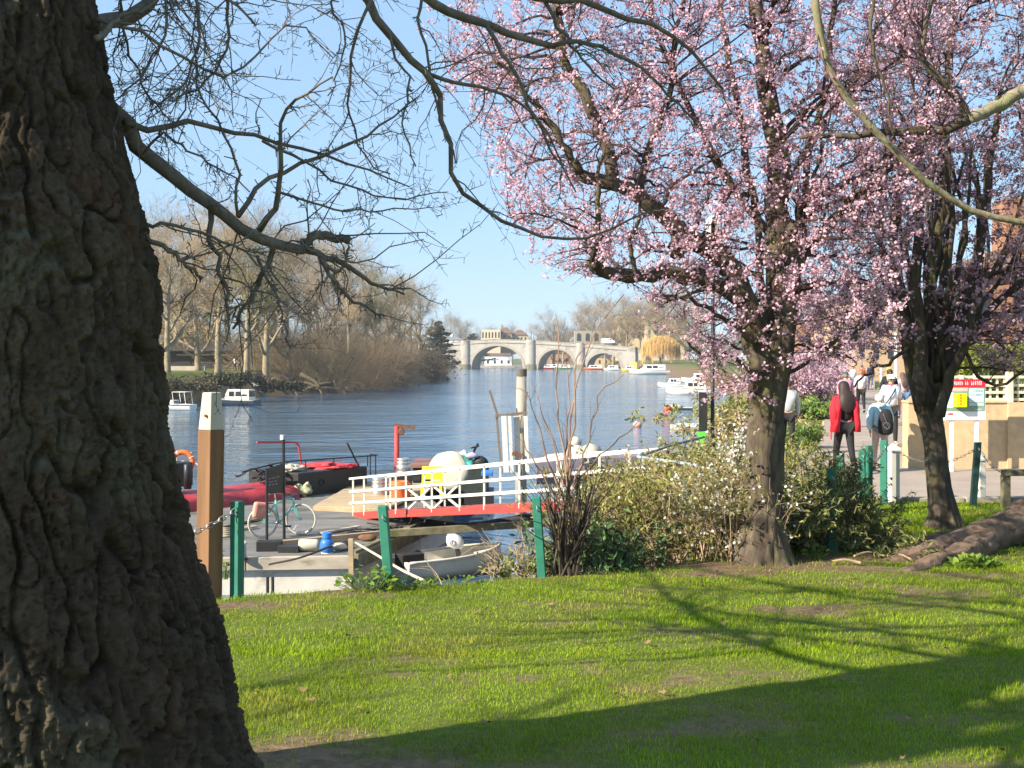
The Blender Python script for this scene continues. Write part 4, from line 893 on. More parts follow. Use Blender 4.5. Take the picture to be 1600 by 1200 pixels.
fl, fr = D(250, 872), D(549, 868); fl = fr + (fl - fr) * 2.2; br_ = D(700, 800); bk = D(640, 752); bl = np.array((-13.0, 31.5, DECK))
pt = thing('pontoon', 'white sided floating pontoon with a worn grey deck', 'pontoon', (fr[0], fr[1], WATER))
pl = [fl, fr, br_, bk, bl]
mb = MB().prism([(p[0], p[1], WATER - .5) for p in pl], (0, 0, DECK - .22 - WATER + .5)); mb.build('hull', concrete, pt)
MB().prism([(p[0] - .02, p[1] + .06, DECK - .05) for p in pl], (0, 0, .05)).build('deck', deckm, pt)
t_ = nrm(fr - fl); nfront = np.array((t_[1], -t_[0], 0))
for k in range(4):                            # face beams butted end to end
    a = fl + (fr - fl) * (k / 4) + t_ * .01; b_ = fl + (fr - fl) * ((k + 1) / 4) - t_ * .01
    MB().bar(a + nfront * .06 + (0, 0, -.12), b_ + nfront * .06 + (0, 0, -.12), .13, .26).build('edge_beam', beamw, pt, bevel=.015)
MB().bar(fr + (.06, .06, -.13), br_ + (.06, 0, -.13), .16, .30).build('side_beam', mossy, pt, bevel=.015)
MB().bar(fr + (.02, .1, .02), br_ + (0, 0, .02), .12, .1).build('side_beam', mossy, pt)
for px in (420, 428): 
    a = D(px, 879); MB().tube([a + (0, -.12, -.25), a + (0, -.12, -.55)], .03, 6).build('mooring_link', blk_metal, pt)
# shore timber boom lying across in front of the dinghy
tb = tag(MB().bar(D(424, 853) + (0, -.2, .06), D(640, 838) + (0, .2, .10), .12, .11).build('timber_beam', plankm), 'long tan timber beam lying along the pontoon edge under the bicycle', 'beam')
tb2 = tag(MB().bar(D(606, 842) + (0, 0, .12), P(890, 822, 26) + (0, 0, .1), .16, .14).build('timber_beam', mossy), 'mossy brown timber boom reaching from the pontoon to the bank above the dinghy', 'beam')
hose = resample([D(600, 806) + (0, 0, .1), P(660, 815, 27.5), P(730, 822, 27), P(800, 812, 26.5), P(870, 800, 26)], 26)
o = tag(MB().tube(hose, .085 * (1 + .06 * np.sin(np.arange(26) * 2.2)), 8).build('rubber_fender', rubber, smooth=True), 'long black rubber fender draped below the gangway', 'fender')
st = P(548, 850, 22.6); tag(MB().bar(P(548, 842, 22.6), P(549, 905, 22.6), .09, .09, (0, 1, 0)).build('timber_post', plankm), 'short tan post standing against the pontoon corner', 'post')
# chalk-white and dark bits and pieces along the pontoon edge
def lump(name, label, cat_, px, py, rad, m_, z=DECK, dz=0, seed=1, group=None):
    c = D(px, py, z); return tag(MB().blob(c + (0, 0, rad[2] * .8 + dz), rad, 12, 8, .2, seed).build(name, m_, smooth=True), label, cat_, group)
def crate(name, label, cat_, px, py, w, d_, h, m_, rz=.1, z=DECK, bev=.012):
    c = D(px, py, z); o = MB().box((-w/2, 0, 0), (w/2, d_, h)).build(name, m_, bevel=bev); o.location = c; o.rotation_euler = (0, 0, rz); return tag(o, label, cat_)
crate('black_crate', 'black crate on the pontoon edge under the sign', 'crate', 420, 862, .5, .3, .2, blk)
crate('black_battery_box', 'flat dark box right of the crate on the pontoon edge', 'box', 450, 864, .42, .3, .14, blk, -.05)
o = MB().lathe([(.0,0),(.10,.01),(.12,.05),(.12,.36),(.10,.41),(.03,.42)], (0,0,0), 14, (1,.1,0)).build('fender', creamf, smooth=True); o.location = D(466, 862) + (0, 0, .13); tag(o, 'cream cylindrical fender lying on the pontoon edge beside the blue drum', 'fender')
dr = thing('gas_bottle', 'bright blue gas bottle standing on the pontoon edge', 'gas bottle', D(511, 864))
MB().lathe([(.10,0),(.13,.03),(.135,.20),(.11,.27),(.05,.30)], n=16).build('body', bluep, dr, smooth=True, local=True)
MB().lathe([(.10,.30),(.10,.40),(.085,.41)], n=14).build('collar', bluep, dr, local=True); MB().lathe([(.11,-.01),(.118,.0),(.118,.05)], n=14).build('foot_ring', white, dr, local=True)
lump('rope_coil', 'coil of pale rope beside the blue gas bottle', 'rope', 530, 860, (.16, .14, .08), ropew, seed=5)
lump('engine_part', 'greasy black outboard part lying on the pontoon edge', 'engine part', 541, 858, (.12, .14, .1), blk, seed=6); lump('engine_part', 'rusty metal bracket lying near the pontoon corner', 'engine part', 575, 845, (.2, .14, .08), rust, seed=7)
MBb = thing('bollard', 'small white mooring bollard at the pontoon edge behind the green post', 'bollard', D(381, 873))
MB().lathe([(.05,0),(.05,.27),(.07,.28),(.07,.32),(.03,.34)], n=12).build('stem', whitep, MBb, smooth=True, local=True); MB().lathe([(.09,-.01),(.09,.02)], n=12).build('flange', blk_metal, MBb, local=True)
mb = MB()
for k in range(5): mb.ring(D(350, 838) + (0, 0, .03 + .035 * k), .2 - .012 * k, .022, (0, .04 * k, 1), 24, 6)
tag(mb.build('rope_coil', ropew, smooth=True), 'neat coil of pale rope on the deck beside the first green post', 'rope')
for x0, y0, x1, y1, lb in ((345, 826, 410, 812, 'loose grey plank lying on the deck behind the mooring post'), (350, 832, 400, 826, 'short tan plank lying beside the rope coil'), (500, 836, 560, 826, 'wet dark plank lying near the pontoon corner')):
    tag(MB().bar(D(x0, y0) + (0, 0, .04), D(x1, y1) + (0, 0, .05), .14, .04).build('loose_plank', [mossy, plankm, beamw][x0 % 3]), lb, 'plank')
mb = MB()
for k in range(9):
    c = D(570 + 6 * k, 838 - 2 * k) + (0, 0, .05); mb.tube(resample([c, c + rng.normal(size=3) * (.25, .2, .05), c + rng.normal(size=3) * (.3, .2, .06), c + rng.normal(size=3) * (.3, .2, .03)], 10), .02, 5)
tag(mb.build('rope_tangle', roped, smooth=True), 'tangle of dark ropes along the pontoon corner by the gangway foot', 'rope')
# ropes
def rope(label, pts, r, m_, name='mooring_rope', cat_='rope'): return tag(MB().tube(resample(pts, 20), r, 6).build(name, m_, smooth=True), label, cat_)
rope('dark mooring rope running from the pontoon side up to the blue bottle', [P(420, 882, 22.4), P(470, 871, 22.3), P(520, 852, 22.6)], .022, roped)
rope('pale rope stretched from the pontoon corner down to the dinghy', [P(556, 848, 22.4), P(590, 868, 20), P(625, 889, 18), P(664, 908, 16)], .022, ropew)
rope('thin pale rope looping from the mooring post', [P(300, 860, 17), P(302, 885, 15), P(296, 902, 12)], .02, ropew)
# sign board on the pontoon
sg = thing('sign_board', 'black notice board on two poles standing beside the bicycle', 'sign', D(430, 848))
b0 = D(417, 848); b1 = D(444, 842)
MB().tube([b0, P(417, 735, b0[1])], .03, 8).build('pole', blk_metal, sg); MB().tube([b1, P(443, 681, b1[1])], .032, 8).build('pole', blk_metal, sg)
MB().lathe([(.045, 0), (.045, .1)], P(441, 687, b1[1] - .05), 10).build('white_lamp', white, sg)
c = [P(416, 733, b0[1] - .02), P(444, 723, b1[1] - .02), P(443, 770, b1[1] - .02), P(416, 772, b0[1] - .02)]
MB().prism(c, (.0, .05, 0)).build('board', M('board_black', (.03, .031, .03), rough=.5, var=.2), sg)
lt = M('board_lettering', (.30, .30, .28), rough=.7)
mb = MB()
for row, (f0, wds) in enumerate(((.40, (3, 5, 4)), (.53, (6, 4)), (.64, (4, 3, 3)))):   # lettering too small to read in the photograph
    u = .14
    for wd in wds:
        for k in range(wd):
            def q(a_, b_): return (c[0] * (1 - a_) + c[1] * a_) * (1 - b_) + (c[3] * (1 - a_) + c[2] * a_) * b_ + np.array((0, -.012, 0))
            h_ = .032 + .02 * ((k * 7 + row) % 3 == 0)
            mb.add([q(u, f0), q(u + .028, f0), q(u + .028, f0 + h_), q(u, f0 + h_)], [(3, 2, 1, 0)]); u += .042
        u += .05
mb.build('lettering', lt, sg)
# bicycle
r0 = D(411, 841); r1 = D(470, 836); hd = nrm(r1 - r0); wb = np.linalg.norm(r1 - r0); ax = np.array((-hd[1], hd[0], 0))
bk_ = thing('bicycle', 'turquoise bicycle with a pinkish pannier parked on the pontoon deck', 'bicycle', r0)
tq = M('turquoise_paint', (.16, .56, .50), rough=.35, var=.05, coat=.3); tyre = M('pale_tyre', (.50, .47, .40), rough=.8); chrome = M('chrome', (.7, .7, .7), rough=.25, metal=1, var=.05)
def bpnt(a, h, s_=0): return r0 + hd * a + np.array((0, 0, h)) + ax * s_
for nm, a, axw in (('rear', 0, ax), ('front', wb, nrm(ax * .8 + hd * .6))):
    c = bpnt(a, .345); w_ = MB().ring(c, .325, .020, axw, 36, 6).build('wheel', tyre, bk_, smooth=True)
    MB().ring(c, .298, .010, axw, 32, 5).build('rim', chrome, w_, smooth=True)
    e1 = nrm(np.cross(axw, (0, 0, 1))); e2 = np.cross(axw, e1); sp_ = MB()
    sp_.tubes(np.array([[c, c + (e1 * math.cos(t) + e2 * math.sin(t)) * .295] for t in np.linspace(0, 2*np.pi, 20, endpoint=False)]), np.full((20, 2), .003), 3); sp_.build('spokes', chrome, w_)
bb = bpnt(.43 * wb / 1.02, .29); seat_t = bpnt(.33 * wb, .80); head_t = bpnt(.80 * wb, .82); head_b = bpnt(.82 * wb, .68); rh = bpnt(0, .345)
f_ = MB()
for a, b_, r in ((bb, seat_t, .02), (seat_t + (0, 0, -.04), head_t, .019), (bb, head_b, .022), (head_t, head_b, .022)): f_.tube([a, b_], r, 8)
for s_ in (-.05, .05): f_.tube([bb + ax * s_ * .5, rh + ax * s_], .012, 6); f_.tube([seat_t + ax * s_ * .4 + (0, 0, -.06), rh + ax * s_], .010, 6)
f_.build('frame', tq, bk_, smooth=True)
fk = MB()
for s_ in (-.05, .05): fk.tube(resample([head_b + ax * s_, bpnt(.9 * wb, .48) + ax * s_, bpnt(wb, .345) + ax * s_], 6), .013, 6)
fk.build('fork', tq, bk_, smooth=True)
MB().tube([seat_t, seat_t + nrm(seat_t - bb) * .15], .014, 6).build('seat_post', chrome, bk_)
sd = seat_t + nrm(seat_t - bb) * .17; MB().loft([[sd + hd * a + ax * w_ * math.cos(t) + (0, 0, .03 * math.sin(t)) for t in np.linspace(0, 2*np.pi, 10, endpoint=False)] for a, w_ in ((-.13,.05),(-.1,.075),(0,.05),(.12,.025),(.15,.01))]).build('saddle', M('pale_saddle', (.6,.58,.55), rough=.6), bk_, smooth=True)
hb = head_t + (0, 0, .1); MB().tube([head_t, hb], .014, 6).tube(resample([hb + ax * .28 - hd * .08, hb + ax * .1 + hd * .03, hb - ax * .1 + hd * .03, hb - ax * .28 - hd * .08], 9), .012, 6).build('handlebar', blk_metal, bk_, smooth=True)
cr_ = MB().ring(bb + ax * -.05, .09, .008, ax, 20, 5); cr_.build('chainring', chrome, bk_, smooth=True)
MB().bar(bb - ax * .06, bb - ax * .06 + hd * .16 + (0, 0, -.05), .02, .015).box(bb - ax * .12 + hd * .13 + (-.04, -.04, -.07), bb - ax * .1 + hd * .2 + (.04, .04, -.04)).build('crank', blk_metal, bk_)
pn = bpnt(-.12, .63, -.17); pm = M('pannier_pink', (.66, .28, .21), rough=.7, var=.2, scale=7, col2=(.62,.55,.48), amt=.36, s2=5)
o = MB().box((-.16, -.08, -.17), (.16, .08, .17)).build('pannier', pm, bk_, local=True, bevel=.05); o.location = pn - r0; o.rotation_euler = (.1, .15, math.atan2(hd[1], hd[0]))
MB().bar(bpnt(-.2, .74), bpnt(.25 * wb, .74), .12, .015).build('rear_rack', blk_metal, bk_)
# black work boat with red cover
A_, B_ = np.array((-9.6, 27.8)), np.array((-4.05, 35.2)); ud = nrm(B_ - A_); un = np.array((-ud[1], ud[0]))
wb_ = thing('work_boat', 'long black work boat with a red tarpaulin, moored behind the pontoon', 'boat', (A_[0], A_[1], WATER))
def W(a, n_, z): q = A_ + ud * a + un * n_; return np.array((q[0], q[1], z - .42))
LB = np.linalg.norm(B_ - A_)
hull = [[W(a, 0 + k, WATER - .3), W(a, 0 + k * .5, -1.92), W(a, 2.3 - k * .5, -1.92), W(a, 2.3 - k, WATER - .3)] for a, k in ((-4, .1), (LB * .6, .1), (LB - .2, .1), (LB, .25))]
MB().loft(hull).build('hull', blk, wb_); MB().bar(W(-4, -.03, -2.0), W(LB, -.03, -2.0), .08, .12).build('rubbing_strake', M('grey_strake', (.14,.13,.12), rough=.8), wb_)
a0 = LB - 3.0; MB().prism([W(a0, .12, -1.92), W(LB - .25, .12, -1.92), W(LB - .25, 2.2, -1.92), W(a0, 2.2, -1.92)], (0, 0, .74)).build('cabin', blk, wb_, bevel=.03)
MB().ring(W(LB - 2.1, .10, -1.5), .09, .02, (un[0], un[1], 0), 16, 5).build('porthole', blk_metal, wb_)
# draped cover: ridge with folds hanging over the side
ring = []
for i in range(40):
    a = -3.6 + (LB - 3.1 + 3.6) * i / 39; f = .06 * math.sin(i * 1.3) + .05 * math.sin(i * 2.9) + .03 * math.sin(i * 4.7); sag_ = .12 * math.sin(i * .35)
    ring.append([W(a, -.10 + f * .6, -2.02 - abs(f) * .8 + sag_ * .4), W(a, -.06 + f * .3, -1.75), W(a, .0, -1.62 + sag_ * .3), W(a, .25, -1.52 + .02 * math.sin(i * 1.7)), W(a, 1.2, -1.46 + sag_ * .2), W(a, 2.3, -1.6)])
MB().loft(ring, close=False).build('tarpaulin', redt, wb_, smooth=True)
MB().prism([W(-3.6, .5, -1.48), W(2.2, .5, -1.46), W(2.2, 1.9, -1.46), W(-3.6, 1.9, -1.48)], (0, 0, .1)).build('hatch_board', M('grey_board', (.34,.32,.29), rough=.8), wb_)
MB().prism([W(2.5, .8, -1.3), W(3.2, .8, -1.3), W(3.2, 1.7, -1.3), W(2.5, 1.7, -1.3)], (0, 0, .62)).build('engine_box', blk, wb_, bevel=.03)
MB().lathe([(.10, 0), (.10, .62), (.07, .64)], W(2.75, .45, -1.32), 12).build('exhaust_pipe', blk_metal, wb_, smooth=True)
rl_ = MB(); g = [W(a0 - 1.6, .6, -1.05), W(a0 - .4, .3, -.85), W(a0 + 1.2, .2, -.86), W(LB + .3, .3, -.9), W(LB + .7, .9, -.92)]
rl_.tube(resample(g, 24), .022, 6)
for a in (a0 + .4, a0 + 1.5, LB - .1): rl_.tube([W(a, .25, -1.2), W(a, .25, -.87)], .02, 6)
rl_.tube([W(LB + .7, .9, -.92), W(LB + .7, .9, -1.6)], .02, 6).tube([W(LB + .3, .3, -.9), W(LB + .3, .3, -1.6)], .02, 6); rl_.build('guard_rail', blk_metal, wb_)
MB().tube([W(LB - .5, .2, -1.2), W(LB - 1.0, .2, -.45)], .03, 6).build('tiller', blk_metal, wb_)
MB().tube(resample([W(LB - 1.5, 1.6, -1.2), W(LB - 1.6, 1.6, -.55), W(LB - 1.75, 1.6, -.45), W(LB - 3.2, 1.6, -.36)], 12), .03, 6).build('red_pipe', redp, wb_)
def onboat(name, label, cat_, a, n_, z, rad, m_, seed): return tag(MB().blob(W(a, n_, z + rad[2] * .7), rad, 26, 16, .75, seed).build(name, m_, smooth=True), label, cat_)
onboat('red_tarpaulin', 'crumpled bright red cloth on the black boat cabin roof', 'cloth', LB - 1.3, .7, -1.2, (.75, .5, .1), M('bright_red_cloth', (.62, .05, .06), rough=.7, bump=.03, bscale=9), 3)
onboat('paper_sack', 'pale sacks lying on the black boat cabin roof beside the red cloth', 'sack', LB - 2.6, .8, -1.2, (.35, .3, .12), creamf, 4)
mb = MB()
for k in range(14):
    c = W(a0 - .7 + rng.normal(0, .3), .7 + rng.normal(0, .2), -1.32 + .02 * k); a = rng.uniform(0, 6.3); d = np.array((math.cos(a), math.sin(a), rng.normal(0, .2))); mb.tube(resample([c - d * .35, c - d * .1 + rng.normal(size=3) * .08, c + d * .15 + rng.normal(size=3) * .08, c + d * .4], 10), rng.uniform(.018, .04), 6)
tag(mb.build('rope_heap', blk, smooth=True), 'heap of dark rope and pipe in front of the black cabin', 'rope')
onboat('dark_sack', 'dark bundle hanging on the black boat side below the red cover', 'sack', a0 - .6, -.12, -2.05, (.5, .12, .16), M('navy_cloth', (.03,.03,.05), rough=.9), 6)
onboat('rope_bundle', 'pale green rope bundle hooked on the black cabin corner', 'rope', a0 + .1, -.02, -1.75, (.2, .1, .16), M('sage_rope', (.36,.36,.22), rough=.9, var=.3), 7)
def lifebuoy(label, c, nv, r=.3):
    o = thing('lifebuoy', label, 'lifebuoy', c); nv = np.asarray(nv, float)
    MB().ring((0,0,0), r, r * .26, nv, 28, 8).build('ring', orange, o, smooth=True, local=True)
    e1 = nrm(np.cross(nv, (0.1, .2, 1))); e2 = nrm(np.cross(nv, e1))
    for k in range(4):
        d = e1 * math.cos(k * 1.57 + .6) + e2 * math.sin(k * 1.57 + .6); t = np.cross(nrm(nv), d)
        MB().ring(d * r, r * .27, r * .035, t, 14, 4).build('band', white, o, smooth=True, local=True)
    return o
lifebuoy('orange lifebuoy lying flat on the black boat deck', W(1.1, .5, -1.32), (0, 0, 1), .36)
lifebuoy('orange lifebuoy hung upright on a white frame at the boat stern', P(285, 722, 31), (.1, -1, .1), .26)
fr_ = thing('lifebuoy_stand', 'white tubular frame holding the upright lifebuoy', 'frame', P(290, 745, 31.2))
for pts in ([(275,745),(276,705),(299,707),(302,745)], [(272,722),(300,720),(312,728)]): MB().tube([P(x, y, 31.2) for x, y in pts], .018, 6).build('tube', white, fr_)
# wooden landing stage
tg = thing('landing_stage', 'tan planked landing stage at the foot of the gangway', 'landing stage', D(550, 780))
A1, B1, C1, D1 = D(490, 790, -2.14), D(600, 795, -2.14), D(700, 752, -2.14), D(560, 752, -2.14)
for k in range(14):
    u0, u1 = k / 14, (k + .93) / 14
    q = [A1 * (1 - u0) + D1 * u0, B1 * (1 - u0) + C1 * u0, B1 * (1 - u1) + C1 * u1, A1 * (1 - u1) + D1 * u1]
    MB().prism([p - (0, 0, .06) for p in q], (0, 0, .06 + .006 * (k % 3))).build('plank', plankm, tg)
MB().bar(A1 - (0, .02, .1), B1 - (0, .02, .1), .08, .14).build('edge_beam', plankm, tg)
# ---------------------------------------------------------------- gangway
g0, g1 = D(553, 806), P(985, 786, 20.5); gt = nrm(g1 - g0); gn = nrm(np.cross((0, 0, 1), gt))
if gn[1] < 0: gn = -gn
gw = thing('gangway', 'white railed gangway with red side beams sloping up from pontoon to bank', 'gangway', g0)
LG = np.linalg.norm(g1 - g0)
def g(a, n_, h): return g0 + gt * a * LG + gn * n_ + np.array((0, 0, h))
for n_ in (0, 1.0): MB().bar(g(0, n_, .0), g(1, n_, .0), .06, .17).build('side_beam', redp, gw, bevel=.006)
for k in range(44): MB().bar(g((k + .5) / 44, .05, .05), g((k + .5) / 44, .95, .05), LG / 44 * .86, .03).build('floor_slat', deckm, gw)
posts = [0, .055, .16, .205, .25, .36, .47, .56, .68, .80, .92, 1.0]
for n_ in (-.02, 1.02):
    for a in (posts if n_ < 0 else posts[::2]): MB().bar(g(a, n_, 0), g(a, n_, .92), .042, .042, (0, 1, 0)).build('post', whitep, gw)
    for h in (.92, .60, .32): MB().bar(g(-.012, n_ - .03, h), g(1.0, n_ - .03, h), .04, .055 if h < .9 else .05).build('rail', whitep, gw)
    for a, b_ in ((.25, .36), (.36, .47)) if n_ < 0 else ():
        MB().bar(g(a, n_ + .01, .60), g(b_, n_ + .01, .06), .03, .045).build('brace', whitep, gw); MB().bar(g(a, n_ + .025, .06), g(b_, n_ + .025, .60), .03, .045).build('brace', whitep, gw)
for n_ in (.05, .95): MB().lathe([(.10, -.04), (.11, -.03), (.11, .03), (.10, .04)], g(-.005, n_, -.17), 14, gn).build('roller', rubber, gw)
# pile with white guide frame
pz = 31.0; pile = thing('mooring_pile', 'weathered round grey pile standing in the river above the gangway', 'pile', P(814, 740, pz))
MB().tube([P(814, 830, pz), P(814, 700, pz), P(815, 585, pz)], [.155, .15, .13], 14).build('shaft', M('grey_pile', (.36, .32, .26), rough=.95, var=.3, scale=5, stretch=(1,1,.2), bump=.02, bscale=14, col2=(.12,.10,.08), amt=.34, s2=3), pile, smooth=True)
MB().lathe([(.14, 0), (.14, .18), (.12, .2)], P(815, 588, pz), 14).build('cap', M('pile_dark_top', (.12, .10, .08), rough=.95), pile)
gf = thing('guide_frame', 'white plank guide frame fixed round the grey pile', 'frame', P(812, 735, pz - .5))
for x, w_ in ((788, 8), (797, 5), (807, 9), (821, 6)): a = P(x - 1 if x < 800 else x, 650, pz - .35 - .1 * (x % 3)); MB().bar(P(x + 3, 738, pz - .35 - .1 * (x % 3)), a, w_ * mpp(pz), .05, (0, 1, 0)).build('plank', whitep, gf)
MB().bar(P(776, 648, pz - .45), P(784, 740, pz - .45), .06, .05, (0, 1, 0)).build('dark_strut', M('grey_wood', (.16,.13,.10), rough=.95), gf)
MB().bar(P(774, 650, pz - .5), P(824, 645, pz - .5), .06, .07).build('top_bar', M('grey_wood', (.16,.13,.10), rough=.95), gf)
MB().bar(P(765, 610, pz - .48), P(778, 650, pz - .48), .06, .05, (0, 1, 0)).build('dark_strut', M('grey_wood', (.16,.13,.10), rough=.95), gf); MB().bar(P(818, 645, pz - .48), P(824, 612, pz - .48), .05, .05, (0, 1, 0)).build('dark_strut', M('grey_wood', (.16,.13,.10), rough=.95), gf)
MB().bar(P(800, 708, pz - .6), P(816, 712, pz - .6), .1, .1).build('bracket', rust, gf)
# davit
dz_ = 36.0; dv = thing('davit_crane', 'red hand davit with a rusty arm standing at the landing stage', 'crane', P(620, 760, dz_))
MB().tube([P(620, 775, dz_), P(620, 665, dz_)], [.085, .075], 12).build('post', redp, dv, smooth=True); MB().bar(P(616, 664, dz_), P(648, 668, dz_), .1, .1).build('arm', rust, dv)
MB().tube([P(620, 682, dz_), P(630, 668, dz_)], .03, 6).build('brace', redp, dv); MB().lathe([(.08,-.06),(.1,0),(.08,.06)], P(627, 675, dz_ - .1), 12, (0, 1, 0)).build('winch', rust, dv); MB().bar(P(647, 666, dz_), P(646, 670, dz_), .06, .06).build('hook', rust, dv)
def keg(px, py, Y, label, m_=None):
    o = thing('beer_keg', label, 'keg', P(px, py, Y), 0, 'steel kegs on the landing stage')
    MB().lathe([(.16,0),(.19,.01),(.19,.06),(.175,.07),(.19,.10),(.2,.18),(.19,.19),(.2,.21),(.2,.36),(.19,.37),(.2,.40),(.19,.47),(.175,.49),(.19,.50),(.19,.55),(.17,.56)], n=18).build('barrel', m_ or steel, o, smooth=True, local=True)
    MB().ring((0,0,.55), .175, .018, (0,0,1), 20, 5).build('rim', steel, o, local=True)
keg(630, 746, 34.5, 'steel beer keg standing high against the red davit'); keg(592, 778, 32.3, 'steel beer keg at the outer end, behind the first railing post'); keg(604, 777, 32.6, 'steel beer keg beside the orange tub')
crate('keg_box', 'dark box under the high keg by the davit', 'box', 630, 776, .5, .5, .58, blk, .1, -2.2)
tu = thing('orange_tub', 'big orange plastic tub behind the gangway railing', 'tub', P(625, 783, 31.8)); MB().lathe([(.24,0),(.27,.05),(.29,.42),(.31,.44),(.31,.48),(.27,.49)], n=20).build('body', orange, tu, smooth=True, local=True)
MB().ring((0,0,.5), .2, .05, (0,0,1), 18, 6).build('lid', orange, tu, smooth=True, local=True)
yc = thing('yellow_chair', 'yellow plastic chair behind the gangway railing', 'chair', P(674, 781, 31.2))
for x in (-.26, .26):
    for y in (0, .4): MB().bar((x, y, 0), (x * .92, y, .44 if y == 0 else .8), .07, .05, (0, 1, 0)).build('leg', yellow, yc, local=True)
MB().box((-.27, -.02, .40), (.27, .42, .45)).build('seat', yellow, yc, local=True, bevel=.02); MB().box((-.27, .38, .5), (.27, .43, .85)).build('backrest', yellow, yc, local=True, bevel=.02)
# cream canvas dish leaning on the dark cabin
o = thing('canvas_cover', 'large cream round canvas cover leaning behind the railing', 'cover', P(700, 770, 33.6)); mb = MB(); R0 = .62
ringz = []
for k, (rr, hh) in enumerate(((.02, .16), (.25, .14), (.45, .10), (.58, .05), (.60, 0))): ringz.append([(rr * math.cos(t) * 1.0, -hh * (1 + .2 * math.cos(t * 3 + 1) * (k > 1)) + .025 * math.sin(t * 11) * (k > 1), rr * math.sin(t) * (1.0 if math.sin(t) > 0 else .82) * (1 + .05 * math.sin(t * 5))) for t in np.linspace(0, 2*np.pi, 24, endpoint=False)])
mb.loft(ringz, caps=True); s2 = mb.build('shell', creamf, o, smooth=True, local=True); s2.location = (0, 0, .60); s2.rotation_euler = (R(-12), R(25), R(-18))
MB().loft([[(.1*math.cos(t)-.02, .0, .1*math.sin(t)+.12) for t in np.linspace(0, 6.28, 12, endpoint=False)], [(.22*math.cos(t)+.05, .06, .12*math.sin(t)+.3) for t in np.linspace(0, 6.28, 12, endpoint=False)]]).build('gathered_end', creamf, o, smooth=True, local=True)
cbn = thing('dark_cabin_boat', 'dark green cabin boat heaped with bags behind the gangway', 'boat', P(710, 790, 35.5))
slabpx(645, 762, 731, 800, 35.5, 2.0).build('cabin', M('dark_green_paint', (.03, .04, .035), rough=.6, var=.3), cbn, bevel=.03); slabpx(640, 700, 726, 731, 35.3, 2.2).build('roof_board', M('red_brown_board', (.24, .12, .09), rough=.8), cbn)
slabpx(725, 770, 775, 800, 35.0, 2.4).build('hull', blk, cbn)
for x0, x1 in ((642, 657), (660, 690)): slabpx(x0, x1, 736, 752, 35.45, .03).build('window', glass, cbn)
for px, py, rad, col, lb in ((698,722,(.22,.2,.2),(.25,.12,.30),'purple holdall on the dark cabin roof'),(713,720,(.2,.2,.2),(.04,.05,.22),'navy bag between the purple and the teal ones'),(728,724,(.3,.25,.26),(.06,.34,.30),'teal plastic sack on the dark cabin roof'),(722,714,(.22,.2,.16),(.6,.6,.58),'white carrier bag on top of the bag heap')):
    tag(MB().blob(P(px, py, 36) , rad, 24, 14, .6, px).build('bag', M('bag_%d' % px, col, rough=.6, var=.25, bump=.02, bscale=12), smooth=True), lb, 'bag')
mo = thing('motor_scooter', 'black scooter with handlebars raised on top of the bag heap', 'scooter', P(745, 730, 35.8))
MB().blob(P(751, 722, 35.8), (.22, .15, .2), 12, 8, .2, 3).build('body', blk, mo, smooth=True); MB().tube([P(735, 718, 35.8), P(742, 702, 35.8), P(747, 693, 35.8)], .035, 6).build('steering_column', blk_metal, mo); MB().tube([P(736, 700, 35.7), P(748, 697, 35.9)], .025, 6).build('handlebar', blk_metal, mo)
MB().ring(P(755, 727, 35.8), .14, .05, (.3, -1, 0), 20, 6).build('wheel', rubber, mo, smooth=True); MB().blob(P(738, 712, 35.7), (.2, .1, .1), 10, 6, .2, 8).build('fairing', M('lilac_plastic', (.42,.36,.5), rough=.4), mo, smooth=True)
tag(slabpx(752, 770, 738, 744, 33, .7).build('blue_sheet', bluep, bevel=.02), 'blue plastic sheet edge beside the guide frame', 'sheet')
# ---------------------------------------------------------------- dinghy
def hull_mesh(L_, Bm, H, bow=.5, rise=.12, n=16, inner=False, th=.05, flat=.55):
    """stations along x from stern (0) to bow (L); returns rings of (keel..sheer) both sides"""
    rings = []
    for i in range(n):
        t = i / (n - 1); b = Bm / 2 * (1 - max(0, (t - bow) / (1 - bow)) ** 2.1) * (.88 + .12 * min(1, t * 3)) + .012; kz = (max(0, t - .7) / .3) ** 2 * H * .55; sz = H * (1 + rise * t * t * 2)
        if inner: b = max(b - th, .004); kz += th; 
        x = t * L_ if not inner else th + t * (L_ - 2.2 * th)
        r = [(x, -b, sz), (x, -b * .96, sz * .55 + kz * .45), (x, -b * flat, kz + .04 * H), (x, 0, kz), (x, b * flat, kz + .04 * H), (x, b * .96, sz * .55 + kz * .45), (x, b, sz)]
        rings.append(r)
    return rings
gel = M('dinghy_gelcoat', (.66, .61, .50), rough=.45, var=.1, scale=4, col2=(.38, .33, .24), amt=.34, s2=3)
s0, s1 = PZ(622, 905, WATER), PZ(775, 888, WATER); dang = math.atan2(s1[1] - s0[1], s1[0] - s0[0]); 
dg = thing('dinghy', 'small cream dinghy with an outboard, tied beside the pontoon', 'dinghy', (s0[0], s0[1], WATER - .12), dang)
DL = np.linalg.norm(s1 - s0) * 1.05
MB().loft(hull_mesh(DL, 1.15, .52), close=False).add([v for v in hull_mesh(DL, 1.15, .52)[0]], [tuple(range(7))]).build('hull', gel, dg, smooth=True, local=True)
MB().loft(hull_mesh(DL, 1.15, .515, inner=True), close=False).add([v for v in hull_mesh(DL, 1.15, .515, inner=True)[0]], [tuple(range(7))]).build('inner_shell', gel, dg, smooth=True, local=True)
hr = hull_mesh(DL, 1.2, .53); gun = MB()
for sgn in (0, 6): gun.tube(np.array([r[sgn] for r in hr]), .03, 6)
gun.build('gunwale', gel, dg, smooth=True, local=True)
